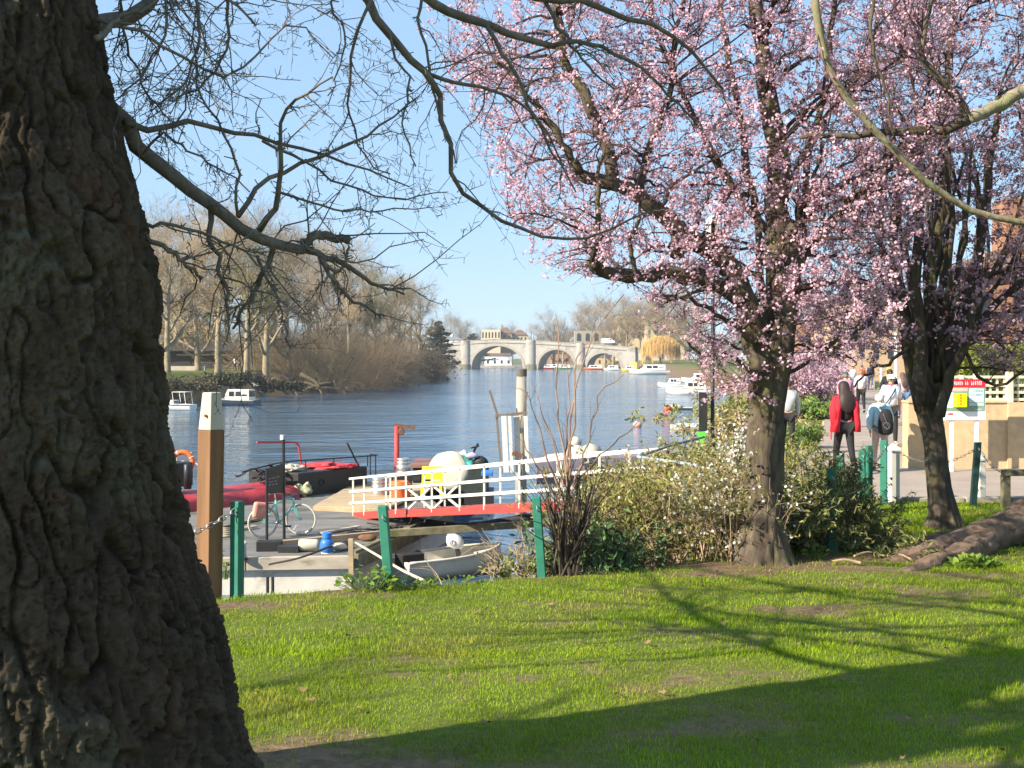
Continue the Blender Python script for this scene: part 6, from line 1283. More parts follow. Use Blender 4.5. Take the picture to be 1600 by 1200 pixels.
# ---------------------------------------------------------------- people
def skin(name, pts, edges, rad, m_, par, sub=1):
    me = bpy.data.meshes.new(name); me.from_pydata([tuple(p) for p in pts], edges, []); o = bpy.data.objects.new(name, me); COL.objects.link(o); o.parent = par; me.materials.append(m_)
    md = o.modifiers.new('skin', 'SKIN'); md.use_smooth_shade = True
    for i, r in enumerate(rad): v = me.skin_vertices[0].data[i]; v.radius = (r, r) if np.isscalar(r) else r; v.use_root = i == 0
    s_ = o.modifiers.new('sub', 'SUBSURF'); s_.levels = sub; s_.render_levels = sub; return o
skin_m = M('skin', (.58, .34, .24), rough=.6, var=.06); shoe_d = M('dark_shoes', (.02, .02, .022), rough=.6)
def cloth(n_, c): return M('cloth_' + n_, c, rough=.85, var=.14, scale=9, bump=.006, bscale=18)
def person(label, px, py, H, head, top, legs, hair=(.05, .03, .02), style='short', stride=.2, bend=0, Y=None, skirt=.0, topr=1., sleeves=True, extras=(), arm=0., detail=True):
    c = PZ(px, py, PATHZ + .03) if Y is None else np.array(((px - 800) / F * Y, Y, PATHZ + .03))
    s = H / 1.7; o = thing('person', label, 'person', c, R(head), 'people on the riverside path')
    S = lambda p: tuple(np.array(p) * s)
    lean = bend
    pel = (0, 0, .93); wai = (0, .02 + lean * .3, 1.10); che = (0, .03 + lean * .7, 1.29); nb = (0, .02 + lean, 1.44); nk = (0, .03 + lean * 1.1, 1.50); hd_ = (0, .06 + lean * 1.3, 1.585); ht = (0, .05 + lean * 1.4, 1.665)
    J = {'pel': pel, 'wai': wai, 'che': che, 'nb': nb, 'nk': nk, 'hd': hd_, 'ht': ht}
    for sd, n_ in ((-1, 'l'), (1, 'r')):
        fw = stride * (1 if sd < 0 else -1)
        J['sh' + n_] = (sd * .165, .02 + lean * .9, 1.395); J['el' + n_] = (sd * .235, -.02 - fw * .35 + lean * .6 + arm * .05, 1.13); J['wr' + n_] = (sd * .225, .06 - fw * .7 + lean * .4 + arm * .25, .90 + arm * .12); J['ha' + n_] = (sd * .215, .09 - fw * .75 + lean * .4 + arm * .3, .835 + arm * .13)
        J['hi' + n_] = (sd * .085, 0, .88); J['kn' + n_] = (sd * .09, .03 + fw * .55, .50); J['an' + n_] = (sd * .09, fw * 1.1 - .03, .10 + (.05 if fw < 0 else 0)); J['to' + n_] = (sd * .10, fw * 1.1 + .13, .045)
    def chain_(names, rad, m_, nm, edges, sub=1): 
        ix = {n_: i for i, n_ in enumerate(names)}; return skin(nm, [S(J[n_]) for n_ in names], [(ix[a], ix[b_]) for a, b_ in edges], [r * s if np.isscalar(r) else (r[0] * s, r[1] * s) for r in rad], m_, o, sub)
    arms = [('che', 'sh'), ('sh', 'el'), ('el', 'wr'), ('wr', 'ha')]
    names = ['pel', 'wai', 'che', 'nb', 'nk', 'hd', 'ht'] + [k + n_ for n_ in 'lr' for k in ('sh', 'el', 'wr', 'ha', 'hi', 'kn', 'an', 'to')]
    R1 = {'pel': .125, 'wai': .115, 'che': .13, 'nb': .075, 'nk': .052, 'hd': .088, 'ht': .066, 'sh': .058, 'el': .042, 'wr': .030, 'ha': .034, 'hi': .085, 'kn': .055, 'an': .038, 'to': .035}
    E = [('pel', 'wai'), ('wai', 'che'), ('che', 'nb'), ('nb', 'nk'), ('nk', 'hd'), ('hd', 'ht')]
    for n_ in 'lr': E += [('che', 'sh' + n_), ('sh' + n_, 'el' + n_), ('el' + n_, 'wr' + n_), ('wr' + n_, 'ha' + n_), ('pel', 'hi' + n_), ('hi' + n_, 'kn' + n_), ('kn' + n_, 'an' + n_), ('an' + n_, 'to' + n_)]
    g_ = lambda n_: R1[n_ if n_ in R1 else n_[:2]]
    chain_(names, [g_(n_) for n_ in names], skin_m, 'body', E)
    tn = ['pel', 'wai', 'che', 'nb'] + [k + n_ for n_ in 'lr' for k in (('sh', 'el', 'wr') if sleeves else ('sh', 'el'))]
    te = [('pel', 'wai'), ('wai', 'che'), ('che', 'nb')] + [e for n_ in 'lr' for e in ([('che', 'sh' + n_), ('sh' + n_, 'el' + n_)] + ([('el' + n_, 'wr' + n_)] if sleeves else []))]
    tr_ = {'pel': (.155 + skirt) * topr, 'wai': .15 * topr, 'che': .155 * topr, 'nb': .088, 'sh': .078 * topr, 'el': .062 * topr, 'wr': .05 * topr}
    chain_(tn, [tr_[n_ if n_ in tr_ else n_[:2]] for n_ in tn], top, 'top', te)
    ln = ['pel'] + [k + n_ for n_ in 'lr' for k in ('hi', 'kn', 'an')]; lr_ = {'pel': .14, 'hi': .10, 'kn': .068, 'an': .05}
    chain_(ln, [lr_[n_ if n_ in lr_ else n_[:2]] for n_ in ln], legs, 'trousers', [e for n_ in 'lr' for e in (('pel', 'hi' + n_), ('hi' + n_, 'kn' + n_), ('kn' + n_, 'an' + n_))])
    for n_ in 'lr': skin('shoe', [S(np.array(J['an' + n_]) + (0, -.03, -.02)), S(np.array(J['an' + n_]) + (0, .04, -.045)), S(J['to' + n_])], [(0, 1), (1, 2)], [.05 * s, .05 * s, .04 * s], shoe_d, o)
    if detail:
        for n_, sd in (('l', -1), ('r', 1)):     # fingers, unequal and slightly curled, and a thumb from the side of the palm
            h = np.array(J['ha' + n_]); mb = MB()
            for k, ln_ in enumerate((.062, .074, .07, .055)): b0 = h + (sd * .004, -.024 + k * .016, -.02); mb.tube([S(b0), S(b0 + (-sd * .006, .004, -ln_ * .55)), S(b0 + (-sd * .022, .008, -ln_))], np.array((.0085, .0085, .006)) * s, 6)
            mb.tube([S(h + (-sd * .005, .028, .01)), S(h + (-sd * .012, .052, -.012)), S(h + (-sd * .02, .056, -.038))], np.array((.010, .0095, .007)) * s, 6); mb.build('fingers', skin_m, o, smooth=True, local=True)
        hc = np.array(hd_); f = MB()
        f.blob(S(hc + (0, .095, -.005)), (.014 * s, .02 * s, .024 * s), 8, 6, 0); f.blob(S(hc + (-.088, 0, 0)), (.012 * s, .022 * s, .032 * s), 8, 6, 0); f.blob(S(hc + (.088, 0, 0)), (.012 * s, .022 * s, .032 * s), 8, 6, 0); f.build('nose_and_ears', skin_m, o, smooth=True, local=True)
        e_ = MB()
        for sd in (-1, 1): e_.blob(S(hc + (sd * .032, .08, .018)), (.012 * s, .008 * s, .008 * s), 8, 6, 0)
        e_.blob(S(hc + (0, .078, -.045)), (.024 * s, .008 * s, .006 * s), 8, 6, 0); e_.build('eyes_and_mouth', M('dark_feature', (.10, .04, .035)), o, smooth=True, local=True)
    hm_ = M('hair_%d' % int(sum(hair) * 1000), hair, rough=.6, var=.3, scale=25, stretch=(1, 1, .2))
    hc = np.array(hd_)
    if style == 'long':
        rings = [[S(hc + (r * math.cos(t) * (1 + .07 * math.sin(5 * t + 9 * z)), yo + r2 * math.sin(t) * (1 + .07 * math.sin(7 * t + 14 * z)), z)) for t in np.linspace(0, 2*np.pi, 18, endpoint=False)] for z, r, r2, yo in ((.125,.006,.006,-.01),(.118,.045,.045,-.01),(.095,.075,.075,-.012),(.05,.098,.095,-.018),(-.02,.104,.088,-.04),(-.10,.118,.08,-.12),(-.18,.14,.07,-.18),(-.30,.135,.055,-.205),(-.38,.11,.045,-.21),(-.44,.06,.03,-.205),(-.47,.015,.01,-.2))]
        MB().loft(rings).build('hair', hm_, o, smooth=True, local=True)
    elif style in ('short', 'cap', 'hat'):
        rings = [[S(hc + (r * math.cos(t), yo + r * math.sin(t) * 1.05, z)) for t in np.linspace(0, 2*np.pi, 16, endpoint=False)] for z, r, yo in ((.115,.01,0),(.105,.05,-.005),(.075,.088,-.01),(.03,.100,-.018),(-.02,.092,-.03),(-.05,.07,-.035))]
        MB().loft(rings).build('hair', hm_, o, smooth=True, local=True)
        if style != 'short':
            cm = extras[0]; rings = [[S(hc + (r * math.cos(t), yo + r * math.sin(t) * 1.1, z)) for t in np.linspace(0, 2*np.pi, 16, endpoint=False)] for z, r, yo in ((.128,.01,0),(.115,.07,0),(.08,.100,0),(.035,.106,0),(.03,.104,0))]
            h_ = MB().loft(rings).build('cap', cm, o, smooth=True, local=True)
            br0 = [S(hc + (r * math.cos(t), .02 + r * 1.1 * math.sin(t), .034)) for r in (.09,) for t in np.linspace(.35, 2.8, 9)] + [S(hc + (.075 * math.cos(t), .10 + .09 * math.sin(t), .03)) for t in np.linspace(2.8, .35, 9)]
            MB().prism(br0, (0, 0, .01)).build('brim', cm, h_, local=True)
    return o, S, J, s
black_c = cloth('black', (.016, .016, .018)); jeans = cloth('jeans', (.10, .17, .30)); redj = cloth('red', (.62, .015, .03)); ltblue = cloth('ltblue', (.46, .66, .70)); shirt = cloth('shirt', (.60, .68, .80)); pinkw = cloth('pinkwhite', (.74, .62, .66)); orangec = cloth('orange', (.75, .16, .05)); greyp = cloth('greypink', (.45, .36, .40)); beige = cloth('beige', (.50, .42, .36)); navyc = cloth('navy', (.03, .035, .06)); whitec = cloth('white', (.78, .77, .75))
# woman with the red coat slipped off her back
o, S, J, s = person('person with long dark hair in a red coat slipped to the elbows, walking away', 1319, 741, 1.70, 4, black_c, black_c, (.035, .02, .018), 'long', .22)
tn = ['shl', 'ell', 'wrl']; 
for n_ in 'lr':
    sd = -1 if n_ == 'l' else 1
    skin('coat_sleeve', [S(np.array(J['che']) + (sd * .09, -.03, .07)), S(J['sh' + n_]), S(J['el' + n_]), S(J['wr' + n_])], [(0, 1), (1, 2), (2, 3)], [.075 * s, .098 * s, .085 * s, .068 * s], redj, o)
    rings = []
    for z, y0, y1, xo in ((1.34, -.14, .08, .165), (1.15, -.15, .12, .19), (.95, -.16, .13, .215), (.78, -.15, .14, .225)):
        rings.append([S((sd * (xo + .03), y0, z)), S((sd * (xo + .05), (y0 + y1) / 2, z)), S((sd * xo, y1, z)), S((sd * (xo - .06), y1 - .02, z)), S((sd * (xo - .035), (y0 + y1) / 2, z)), S((sd * (xo - .075), y0 - .01, z))])
    MB().loft(rings).build('coat_flap', redj, o, smooth=True, local=True)
rings = [[S((r * math.cos(t), -.02 - q_ * abs(math.sin(t)), z - dz * abs(math.cos(t)) ** 2)) for t in np.linspace(np.pi, 2*np.pi, 16)] for z, r, q_, dz in ((1.49, .10, .07, .0), (1.45, .17, .11, .03), (1.38, .215, .14, .04), (1.29, .225, .15, .10), (1.24, .22, .15, .16))]
MB().loft(rings, close=False).build('coat_yoke', redj, o, smooth=True, local=True)
MB().tube([S((-.26, -.05, .82)), S((-.27, -.06, .70)), S((-.265, -.05, .64))], .012, 6).build('belt_end', redj, o, local=True)
# older walker with backpack
o, S, J, s = person('person in a pale blue hooded jacket with a black backpack, walking away', 1375, 737, 1.46, -8, ltblue, beige, (.55, .5, .45), 'short', .2, bend=.06, skirt=.03, topr=1.28)
MB().loft([[S((.10 * math.cos(t) , -.12 + .08 * math.sin(t) + .0, 1.42 + z)) for t in np.linspace(0, 6.28, 14, endpoint=False)] for z in (0, .05, .08)]).build('hood', ltblue, o, smooth=True, local=True)
bpk = MB().loft([[S((.07 + w_ * math.cos(t), -.25 + d_ * math.sin(t), z)) for t in np.linspace(0, 6.28, 16, endpoint=False)] for z, w_, d_ in ((.82,.08,.06),(.86,.15,.10),(1.05,.165,.12),(1.25,.14,.10),(1.36,.09,.06),(1.38,.03,.02))]).build('backpack', black_c, o, smooth=True, local=True)
MB().ring(S((.07, -.372, 1.02)), .07 * s, .006 * s, (.3, 1, .2), 20, 5).tube(resample([S((.0, -.36, 1.28)), S((.06, -.385, 1.12)), S((.13, -.36, .95)), S((.02, -.375, 1.0))], 12), .006 * s, 5).build('bungee_cord', M('grey_piping', (.16,.16,.17)), bpk, smooth=True, local=True)
# man in pale shirt walking towards the camera
o, S, J, s = person('person in a pale blue shirt and white cap with a shoulder strap, walking closer', 1391, 697, 1.72, 176, shirt, black_c, (.25, .2, .16), 'cap', .14, topr=1.12, sleeves=False, extras=(whitec,))
MB().tube(resample([S((-.12, .06, 1.43)), S((-.02, .185, 1.28)), S((.13, .17, 1.05)), S((.17, .03, 1.0))], 14), .016, 6).build('shoulder_strap', navyc, o, smooth=True, local=True)
MB().box(S((-.075, .145, 1.60)), S((.075, .16, 1.635))).build('sunglasses', black_c, o, local=True)
MB().loft([[S((.085 * math.cos(t), .03 + .08 * math.sin(t), z)) for t in np.linspace(0, 6.28, 12, endpoint=False)] for z in (1.43, 1.49)]).build('neck_scarf', M('scarf_print', (.35,.08,.10), var=.5, scale=40), o, smooth=True, local=True)
person('person in a black jacket right behind the one in the pale shirt', 1389, 662, 1.78, 172, black_c, navyc, (.04, .03, .025), 'short', .12, topr=1.15)
person('person in a pinkish white hooded top and black leggings, walking away', 1345, 646, 1.68, -5, pinkw, black_c, (.30, .2, .12), 'cap', .18, extras=(cloth('redcap', (.55, .1, .08)),))
person('person in a mottled pink top and jeans beside the tan wall', 1411, 654, 1.62, 8, greyp, jeans, (.10, .06, .05), 'long', .14)
person('person in grey at the wall side, partly hidden by the leaning trunk', 1423, 652, 1.68, 0, cloth('slate', (.22, .24, .28)), jeans, (.12, .09, .07), 'short', .14)
person('person in a dark grey cap and grey-pink top ahead of the red coat', 1321, 668, 1.70, 0, cloth('pinkgrey', (.50, .25, .32)), navyc, (.2, .18, .16), 'hat', .12, extras=(cloth('darkcap', (.07, .08, .09)),))
person('person in a bright orange jacket at the blossom edge of the path', 1312, 622, 1.72, -10, orangec, black_c, (.1, .07, .05), 'cap', .15, extras=(whitec,), topr=1.2)
person('person in an orange top further along the path', 1346, 612, 1.70, 180, orangec, jeans, (.1, .07, .05), 'short', .15)
person('person in a dark top and blue jeans alone in mid path', 1360, 609, 1.72, 178, navyc, jeans, (.06, .04, .03), 'short', .1)
person('person in pale clothes between the two orange jackets', 1332, 613, 1.65, 175, whitec, jeans, (.3, .2, .12), 'short', .12)
person('person in grey and black half hidden behind the big cherry trunk', 1231, 706, 1.66, 170, cloth('palegrey', (.4, .42, .44)), black_c, (.08, .06, .05), 'short', .15, Y=26)
for lb, px, py, Y, tp_ in (('person in white strolling under the trees on the far bank', 367, 577, 150, whitec), ('person in dark clothes next to the one in white on the far bank', 374.5, 577, 151, navyc)):
    o, *_ = person(lb, px, py, 1.75, 90, tp_, navyc, Y=Y, stride=.15, detail=False); o.location.z = gz(o.location.x, Y)
    o['group'] = 'people on the far bank'
# ---------------------------------------------------------------- shrubs on the near bank
yewl = M('yew_needles', (.17, .18, .05), rough=.7, var=.35, scale=3, island=.45); bram = M('bramble_leaf', (.23, .235, .06), rough=.7, var=.35, scale=2, island=.5, transl=.2); ivy = M('ivy_green', (.06, .11, .03), rough=.5, var=.3, scale=3, island=.4); wpet = M('white_petal', (.84, .80, .76), rough=.7, var=.05, island=.12, transl=.3); drystem = M('dry_stem', (.40, .29, .165), rough=.9, var=.3, island=.3); darkstem = M('dark_stem', (.07, .05, .035), rough=.9, var=.3, island=.2); pinkstem = M('reddish_stem', (.26, .16, .12), rough=.85, var=.25, island=.25)
def shrub(name, label, base, dirs, L_, r0, m_, K=8, wander=.12, up=0., spread=.3, sub=5, sublen=.3, subr=.003, leafm=None, nleaf=0, leafsz=.03, petals=0, cat_='shrub', asp=1.6, sub2=0, leafrange=.25):
    o = thing(name, label, cat_, base); n = len(dirs); st = rng.normal(size=(n, 3)) * np.array((spread, spread, .02)); d = nrm(np.asarray(dirs, float)); p = st; out = [p]
    for k in range(K - 1): d = nrm(d + rng.normal(size=d.shape) * wander + np.array((0, 0, up))); p = p + d * (np.broadcast_to(L_, n) / (K - 1))[:, None]; out.append(p)
    pa = np.stack(out, 1); ra = np.broadcast_to(r0, n)[:, None] * np.linspace(1, .35, K)[None]; tw = spawn(pa, ra, sub, .25, 1, (.6, .25), (sublen, sublen * .4), 5, .15, up * .5, .6, subr, r0 if np.isscalar(r0) else .01)
    mb = MB().tubes(pa, ra, 5).tubes(tw[0], tw[1], 3); src = tw[0]
    if sub2: t2 = spawn(tw[0], tw[1], sub2, .2, 1, (.6, .25), (sublen * .5, sublen * .2), 4, .15, 0, .7, subr * .8, .004); mb.tubes(t2[0], t2[1], 3); src = t2[0]
    mb.build('stems', m_, o, local=True)
    if nleaf: MB().cards(along(src, nleaf, leafrange, leafsz * .5), rng.uniform(.6, 1.3, nleaf) * leafsz, asp, diamond=True).build('leaves', leafm, o, local=True)['kind'] = 'stuff'
    if petals: 
        mb = MB(); flowers(mb, along(src, petals, .2, .02), .022); mb.build('white_flowers', wpet, o, local=True)['kind'] = 'stuff'
    return o
def fan(n, sx, sy, z=1., zr=.3): return np.stack((rng.normal(0, 1, n) * sx, rng.normal(0, 1, n) * sy, z + rng.normal(0, 1, n) * zr), -1)
def G(px, py, Y, dz=-.02): p = P(px, py, Y); return np.array((p[0], Y, p[2] + dz))
# bare multi-stemmed shrub at the lawn edge
o = shrub('bare_shrub', 'multi-stemmed bare shrub with tall thin shoots at the lawn edge', G(886, 905, 10.45), fan(26, .16, .14, 1, .05), rng.uniform(.65, .95, 26), .016, darkstem, wander=.06, up=.04, spread=.05, sub=6, sublen=.38, subr=.004)
sh_ = []
for pts in ([(880,760),(862,690),(846,640),(830,600)],[(886,750),(875,660),(868,600),(872,540),(868,490)],[(890,750),(895,660),(905,590),(930,520),(975,460)],[(884,740),(896,640),(902,560),(925,530)],[(895,760),(920,690),(936,620),(975,585)],[(878,770),(850,700),(835,650),(820,612),(800,605)],[(892,770),(930,720),(965,690),(1000,655)],[(874,780),(840,730),(820,700),(815,650)],[(888,770),(886,680),(890,610),(884,560)]): sh_.append(limb(pts, 1.9, .6, 10.45, 10.6, 12, .01))
a_, b_ = stack(sh_); t1 = spawn(a_, b_, 5, .3, 1, (.5, .2), (.22, .1), 5, .12, .1, .5, .0014, .0025); MB().tubes(a_, b_, 6).tubes(t1[0], t1[1], 3).build('tall_shoots', pinkstem, o)
# lower branches and dry stems around it
shrub('dry_stem_clump', 'tangle of dry straw-coloured stems hanging over the water by the dinghy', G(838, 890, 12.5, -.2), fan(40, .45, .3, .8, .3), rng.uniform(.4, .75, 40), .006, drystem, wander=.2, up=-.05, spread=.3, sub=5, sublen=.25, cat_='plant')
shrub('leafy_bank_plant', 'green ivy leaves filling the bank right of the bare shrub', G(930, 905, 11.0), fan(50, .5, .3, .8, .3), rng.uniform(.3, .6, 50), .006, darkstem, wander=.2, spread=.28, sub=5, sublen=.2, leafm=ivy, nleaf=1500, leafsz=.075, cat_='plant', asp=1.3)
shrub('leafy_bank_plant', 'small leafy weeds on the bank below the dinghy side of the shrub', G(852, 905, 11.2, -.1), fan(30, .35, .3, .8, .3), rng.uniform(.2, .42, 30), .005, drystem, wander=.2, spread=.22, sub=4, sublen=.15, leafm=bram, nleaf=600, leafsz=.06, cat_='plant', asp=1.3)
shrub('wild_bush', 'big scruffy green-brown bush covering the bank below the handrail', G(1030, 880, 12.3), fan(150, .7, .45, .9, .25), rng.uniform(.55, 1.02, 150), .007, drystem, wander=.14, up=-.02, spread=.34, sub=6, sublen=.3, leafm=bram, nleaf=9000, leafsz=.045, sub2=2)
shrub('wild_bush', 'paler straw-coloured bush behind the scruffy one, by the handrail', G(1035, 800, 17.5, 0), fan(90, .7, .5, .8, .25), rng.uniform(.5, .85, 90), .008, drystem, wander=.15, spread=.4, sub=6, sublen=.35, leafm=M('straw_leaf', (.30,.25,.10), rough=.8, island=.4), nleaf=2600, leafsz=.05)
shrub('wild_bush', 'low green bush at the water edge beyond the gangway top', G(1000, 805, 15.0, -.1), fan(80, .6, .5, .8, .25), rng.uniform(.35, .65, 80), .007, drystem, wander=.15, spread=.4, sub=6, sublen=.3, leafm=bram, nleaf=5000, leafsz=.045)
shrub('white_blossom_shrub', 'shrub of thin stems starred with small white flowers beside the big cherry trunk', G(1128, 885, 11.6), fan(70, .26, .3, 1, .12), rng.uniform(.6, 1.2, 70), .007, drystem, wander=.1, up=.02, spread=.22, sub=6, sublen=.3, leafm=bram, nleaf=3200, leafsz=.035, petals=950, sub2=2)
shrub('white_blossom_spray', 'white flowering sprays rising in front of the lamp post', G(1150, 770, 13.0), fan(14, .10, .2, 1, .12), rng.uniform(.5, .9, 14), .005, darkstem, wander=.12, up=.03, spread=.08, sub=6, sublen=.2, petals=360)
# yew beside the path
yd = np.concatenate((fan(90, .55, .5, .65, .25), np.stack((rng.uniform(.6, 1.3, 26), rng.normal(0, .3, 26), rng.uniform(.1, .4, 26)), -1)))
shrub('yew_bush', 'spreading yew bush between the big cherry trunk and the green posts', G(1268, 868, 12.3), yd, np.concatenate((rng.uniform(.6, 1.05, 90), rng.uniform(.6, .95, 26))), .009, darkstem, wander=.1, up=-.01, spread=.16, sub=8, sublen=.24, leafm=yewl, nleaf=17000, leafsz=.036, asp=2.2, sub2=3)
hedge('dark ivy growing low on the bank behind the yew', 1215, 1300, 770, 872, 13.2, .5, 1500, hedge_d, .06, 'ivy')
# verge plants along the path
shrub('verge_plant', 'bright green weeds on the verge beside the path', G(1240, 695, 28), fan(60, .4, .6, .8, .3), rng.uniform(.15, .35, 60), .008, drystem, wander=.15, spread=.3, sub=5, sublen=.2, leafm=M('weed_green', (.16,.24,.05), rough=.7, island=.4, transl=.2), nleaf=3800, leafsz=.09, cat_='plant')
shrub('verge_plant', 'taller green weeds further along the path verge', G(1262, 650, 42), fan(60, .4, .9, .8, .3), rng.uniform(.3, .6, 60), .01, drystem, wander=.15, spread=.4, sub=5, sublen=.25, leafm=MC['weed_green'], nleaf=3800, leafsz=.12, cat_='plant')
shrub('verge_plant', 'dry and green scrub on the bank left of the lamp post', G(1155, 745, 20), fan(90, .6, .6, .8, .3), rng.uniform(.3, .6, 90), .009, drystem, wander=.15, spread=.6, sub=6, sublen=.35, leafm=bram, nleaf=5000, leafsz=.06, cat_='plant')
shrub('bank_scrub', 'dry straw scrub on the river bank just left of the big cherry trunk', G(1165, 690, 34), fan(80, .8, .9, .8, .3), rng.uniform(.4, .8, 80), .012, drystem, wander=.15, spread=.9, sub=6, sublen=.45, leafm=MC['straw_leaf'], nleaf=4200, leafsz=.11)
shrub('bank_scrub', 'tall straw and green scrub on the bank beyond the red buoy', G(1190, 655, 52), fan(90, 1., 1.2, .8, .3), rng.uniform(.5, 1.1, 90), .016, drystem, wander=.15, spread=1.6, sub=6, sublen=.6, leafm=bram, nleaf=5200, leafsz=.16)
pinkl = M('far_blossom', (.62, .40, .46), rough=.8, island=.3, transl=.3)
for px, py, Y, ln_, lb in ((1262, 622, 60, 2.6, 'pink flowering shrub on the verge beside the orange jacket'), (1285, 612, 80, 3.4, 'pink flowering shrub further along the verge'), (1240, 628, 55, 2.2, 'pink flowering shrub half behind the big cherry trunk')):
    shrub('pink_verge_shrub', lb, G(px, py, Y), fan(70, .55, .55, .9, .25), rng.uniform(.5, 1., 70) * ln_, .02, darkstem, wander=.12, spread=.7, sub=7, sublen=.8, subr=.008, leafm=pinkl, nleaf=6000, leafsz=.16, asp=1.)
# leafy clumps on the lawn: each leaf its own piece
leafmat = [M('clump_leaf_a', (.19, .27, .03), rough=.5, var=.25, transl=.3), M('clump_leaf_b', (.13, .22, .03), rough=.5, var=.25, transl=.3)]
def leaf_me(k):
    mb = MB(); w_, l_ = .5, 1.0; prof = [(0, 0, 0), (.25, -.24, .04), (.55, -.27, .07), (.85, -.14, .05), (1, 0, 0), (.85, .14, .05), (.55, .27, .07), (.25, .24, .04)]
    mb.add([(x, y * (1 + .2 * k), z - .12 * x * x) for x, y, z in prof] + [(.5, 0, -.01)], [(i, (i + 1) % 8, 8) for i in range(8)]); return mb.mesh('leaf', leafmat[k], True)
LM = [leaf_me(0), leaf_me(1)]
def leaf_clump(label, px, py, Y, w_, h, n, size, upr=.4):
    o = thing('leafy_clump', label, 'plant', G(px, py, Y, 0)); st = MB()
    for k in range(n):
        a = rng.uniform(0, 6.28); r = math.sqrt(rng.uniform()); x, y = math.cos(a) * r * w_, math.sin(a) * r * w_ * .6; z = h * (1 - .75 * r * r) * rng.uniform(.35, 1.05)
        l = bpy.data.objects.new('leaf', LM[k % 2]); COL.objects.link(l); l.parent = o; l.location = (x, y, z); s_ = size * rng.uniform(.6, 1.25); l.scale = (s_, s_, s_); l.rotation_euler = (rng.normal(0, .35), rng.normal(.1 - upr, .35), a + rng.normal(0, .8))
        if k % 3 == 0: st.tube([(x * .4, y * .4, -.03), (x * .8, y * .8, z * .6), (x, y, z)], .003, 4)
    st.build('stalks', M('green_stalk', (.12, .17, .04), rough=.7), o, local=True)
leaf_clump('fresh green leafy clump at the foot of the leaning post by the dinghy', 575, 922, 9.75, .26, .20, 150, .06); leaf_clump('low leaves trailing right of the leaning post', 640, 915, 9.95, .22, .06, 50, .05)
leaf_clump('low green weeds along the lawn edge near the dinghy', 705, 912, 10.1, .28, .07, 60, .045); leaf_clump('bright green strappy clump below the big surface root', 1520, 892, 10.9, .26, .12, 170, .075, 1.0)
leaf_clump('small leafy weed in the shaded grass', 1352, 1115, 6.2, .10, .05, 34, .045); leaf_clump('small bright weed beside the yew post', 1275, 872, 11.5, .12, .16, 40, .06)
leaf_clump('green leaves at the foot of the mooring post', 352, 900, 9.9, .05, .22, 30, .04)
# fallen leaves
fl_m = M('fallen_leaf', (.22, .14, .07), rough=.85, var=.3, scale=20); fl_me = []
for k in range(3):
    n = 9; a = np.linspace(0, 2*np.pi, n, endpoint=False); r = .5 + .18 * np.cos(a * 3 + k) + .08 * rng.normal(size=n)
    fl_me.append(MB().add(np.concatenate((np.stack((r*np.cos(a)*1.3, r*np.sin(a), .16*np.cos(a*2+k) + .06*rng.normal(size=n)), -1), [(0, 0, .05)])), [(i, (i+1) % n, n) for i in range(n)]).mesh('fallen_leaf', fl_m, True))
spots = [(400,1092),(487,1102),(475,1085),(547,995),(1010,1012),(968,1090),(1280,1090),(1250,1015),(1010,1060),(1160,1150),(1180,1165),(1410,1190),(745,963),(1035,1085),(610,1040),(820,1020),(905,1010),(1420,1130),(1570,1180),(440,1068),(700,1060),(1130,985),(1290,955),(1480,1020),(860,950),(1100,920),(1050,905),(1085,900),(1120,896),(1330,905),(1360,915),(560,1120),(760,1140),(1330,1010)]
for k, (px, py) in enumerate(spots):
    d = ray(px, py); Y = 1.6 / (-d[2] / d[1] - .031) ; p = np.array((d[0] / d[1] * Y, Y)); l = bpy.data.objects.new('fallen_leaf', fl_me[k % 3]); COL.objects.link(l)
    l.location = (p[0], p[1], gz(*p) + .03); s_ = rng.uniform(.022, .045); l.scale = (s_, s_, s_); l.rotation_euler = (rng.normal(0, .3), rng.normal(0, .3), rng.uniform(0, 6)); tag(l, 'dry tan fallen leaf lying on the grass', 'leaf', 'fallen leaves on the lawn')
tag(MB().tube(resample([G(768, 925, 9.9, .03), G(778, 930, 9.75, .05), G(792, 929, 9.8, .04), G(790, 924, 9.9, .06)], 10), .004, 4).build('fallen_twig', darkstem), 'thin curled dark twig lying on the lawn edge', 'twig')
for k, (a, b_, lb) in enumerate((((1335, 872), (1372, 866), 'pale fallen stick between the two cherry trees'), ((1300, 884), (1345, 888), 'brown fallen stick on the bare earth'), ((1395, 868), (1425, 880), 'short fallen stick beside the surface root'))):
    q0, q1 = PZ(*a, -.34), PZ(*b_, -.34); q0[2] = gz(q0[0], q0[1]) + .03; q1[2] = gz(q1[0], q1[1]) + .03; tag(MB().tube(resample([q0, (q0 + q1) / 2 + (0, .02, .02), q1], 8), .012, 5).build('fallen_stick', drystem), lb, 'stick')
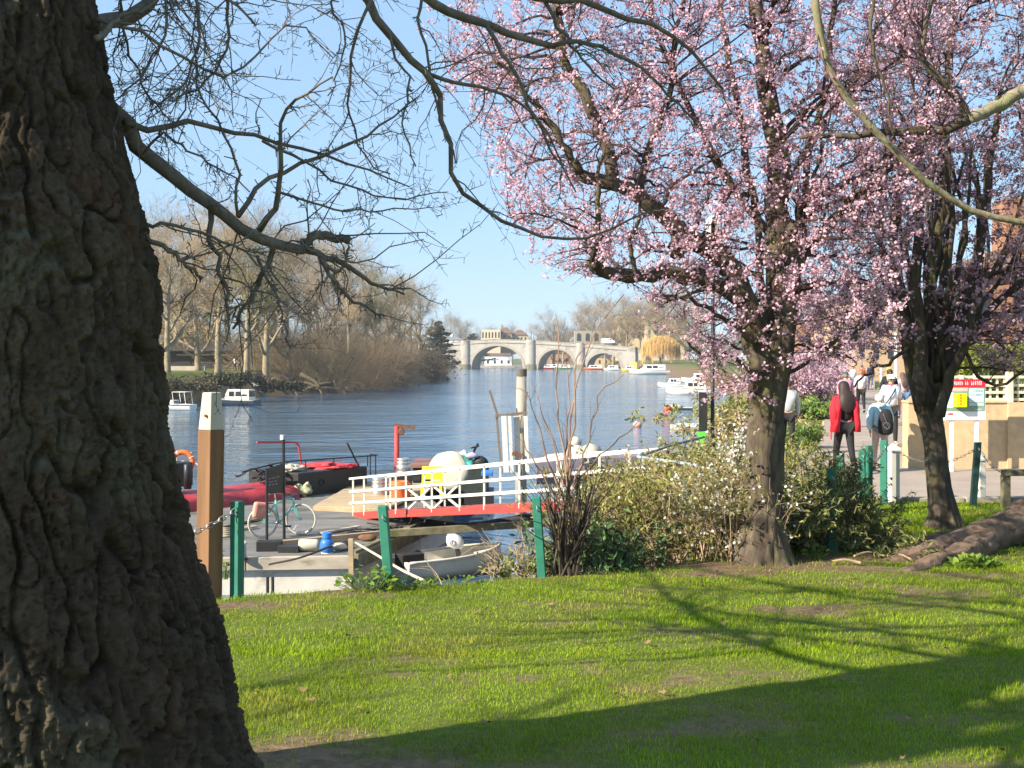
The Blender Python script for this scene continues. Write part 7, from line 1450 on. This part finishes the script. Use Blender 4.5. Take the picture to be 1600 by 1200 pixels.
# ---------------------------------------------------------------- grass blades
def blades(n, x0, x1, y0, y1, h, w_, dens_p=1.):
    x = rng.uniform(x0, x1, n); u = rng.uniform(0, 1, n); y = y0 + (y1 - y0) * u ** dens_p
    k = (np.abs(x) < y * .47 + .6); x, y = x[k], y[k]
    so = soil_mask(x, y); d = river_d(x, y); k = (rng.uniform(0, 1, len(x)) > so * .93) & (d < .12); x, y = x[k], y[k]
    tuft = .65 + .7 * np.clip(.5 + fbm(np.stack((x * 1.4, y * 1.4, x * 0 + 9), -1), 3), 0, 1.2); n = len(x); hh = h * rng.uniform(.45, 1.2, n) * tuft; a = rng.uniform(0, 2*np.pi, n); b_ = a + rng.normal(0, .6, n) + 1.57
    base = np.stack((x, y, ground_z(x, y) - .004), -1); sd = np.stack((np.cos(a), np.sin(a), 0 * a), -1) * (w_ * rng.uniform(.7, 1.3, n) * .5)[:, None]; ln = np.stack((np.cos(b_), np.sin(b_), 0 * b_), -1) * (hh * rng.uniform(.1, .75, n))[:, None]; up_ = np.array((0, 0, 1.)) * hh[:, None]
    v = np.stack((base - sd, base + sd, base + up_ * .6 + ln * .35 + sd * .75, base + up_ * .6 + ln * .35 - sd * .75, base + up_ * .95 + ln), 1)
    i = np.arange(n)[:, None] * 5; return v.reshape(-1, 3), i + np.array([[0, 1, 2, 3]]), i + np.array([[3, 2, 4]])
mb = MB()
for a in ((130000, -3.2, 3.6, 4.4, 7.4, .027, .0036), (115000, -4.2, 5.4, 7.2, 11.2, .031, .005), (30000, -.5, 7.0, 10.6, 14.4, .036, .0072), (26000, 3.0, 8.6, 13.5, 17.55, .045, .011)):
    v, q4, q3 = blades(*a); off = mb.n; mb.V.append(v); mb.F.append(q4 + off); mb.F.append(q3 + off); mb.n += len(v)
# rank grass along the bank edge
x = rng.uniform(-3, 2.2, 5000)
grass_m = M('grass_blade', (.23, .33, .016), rough=.7, var=.34, scale=1.1, island=.34, transl=.35, col2=(.34, .34, .05), amt=.42, s2=.9, spec=.08)
gr_ = mb.build('grass', grass_m); tag(gr_, 'short bright green lawn grass in the foreground', 'grass', kind='stuff')

# ---------------------------------------------------------------- air over the river
hz = MB().box((-700, -70, -5.5), (700, 1000, 60)).build('haze', None); tag(hz, 'thin spring haze over the river', 'haze', kind='stuff')
hm_ = bpy.data.materials.new('haze_air'); hm_.use_nodes = True; hn = hm_.node_tree; hn.nodes.remove(hn.nodes['Principled BSDF']); pv = hn.nodes.new('ShaderNodeVolumePrincipled'); pv.inputs['Color'].default_value = (.9, .94, 1, 1); pv.inputs['Density'].default_value = .00028; pv.inputs['Anisotropy'].default_value = .2
hn.links.new(pv.outputs['Volume'], hn.nodes['Material Output'].inputs['Volume']); hz.data.materials.append(hm_)

for o in bpy.data.objects:                    # twig masses: far too many to pick apart
    if o.parent is not None and o.name.split('.')[0] in ('twigs', 'stems', 'branches', 'stalks', 'hanging_branches') and 'kind' not in o: o['kind'] = 'stuff'
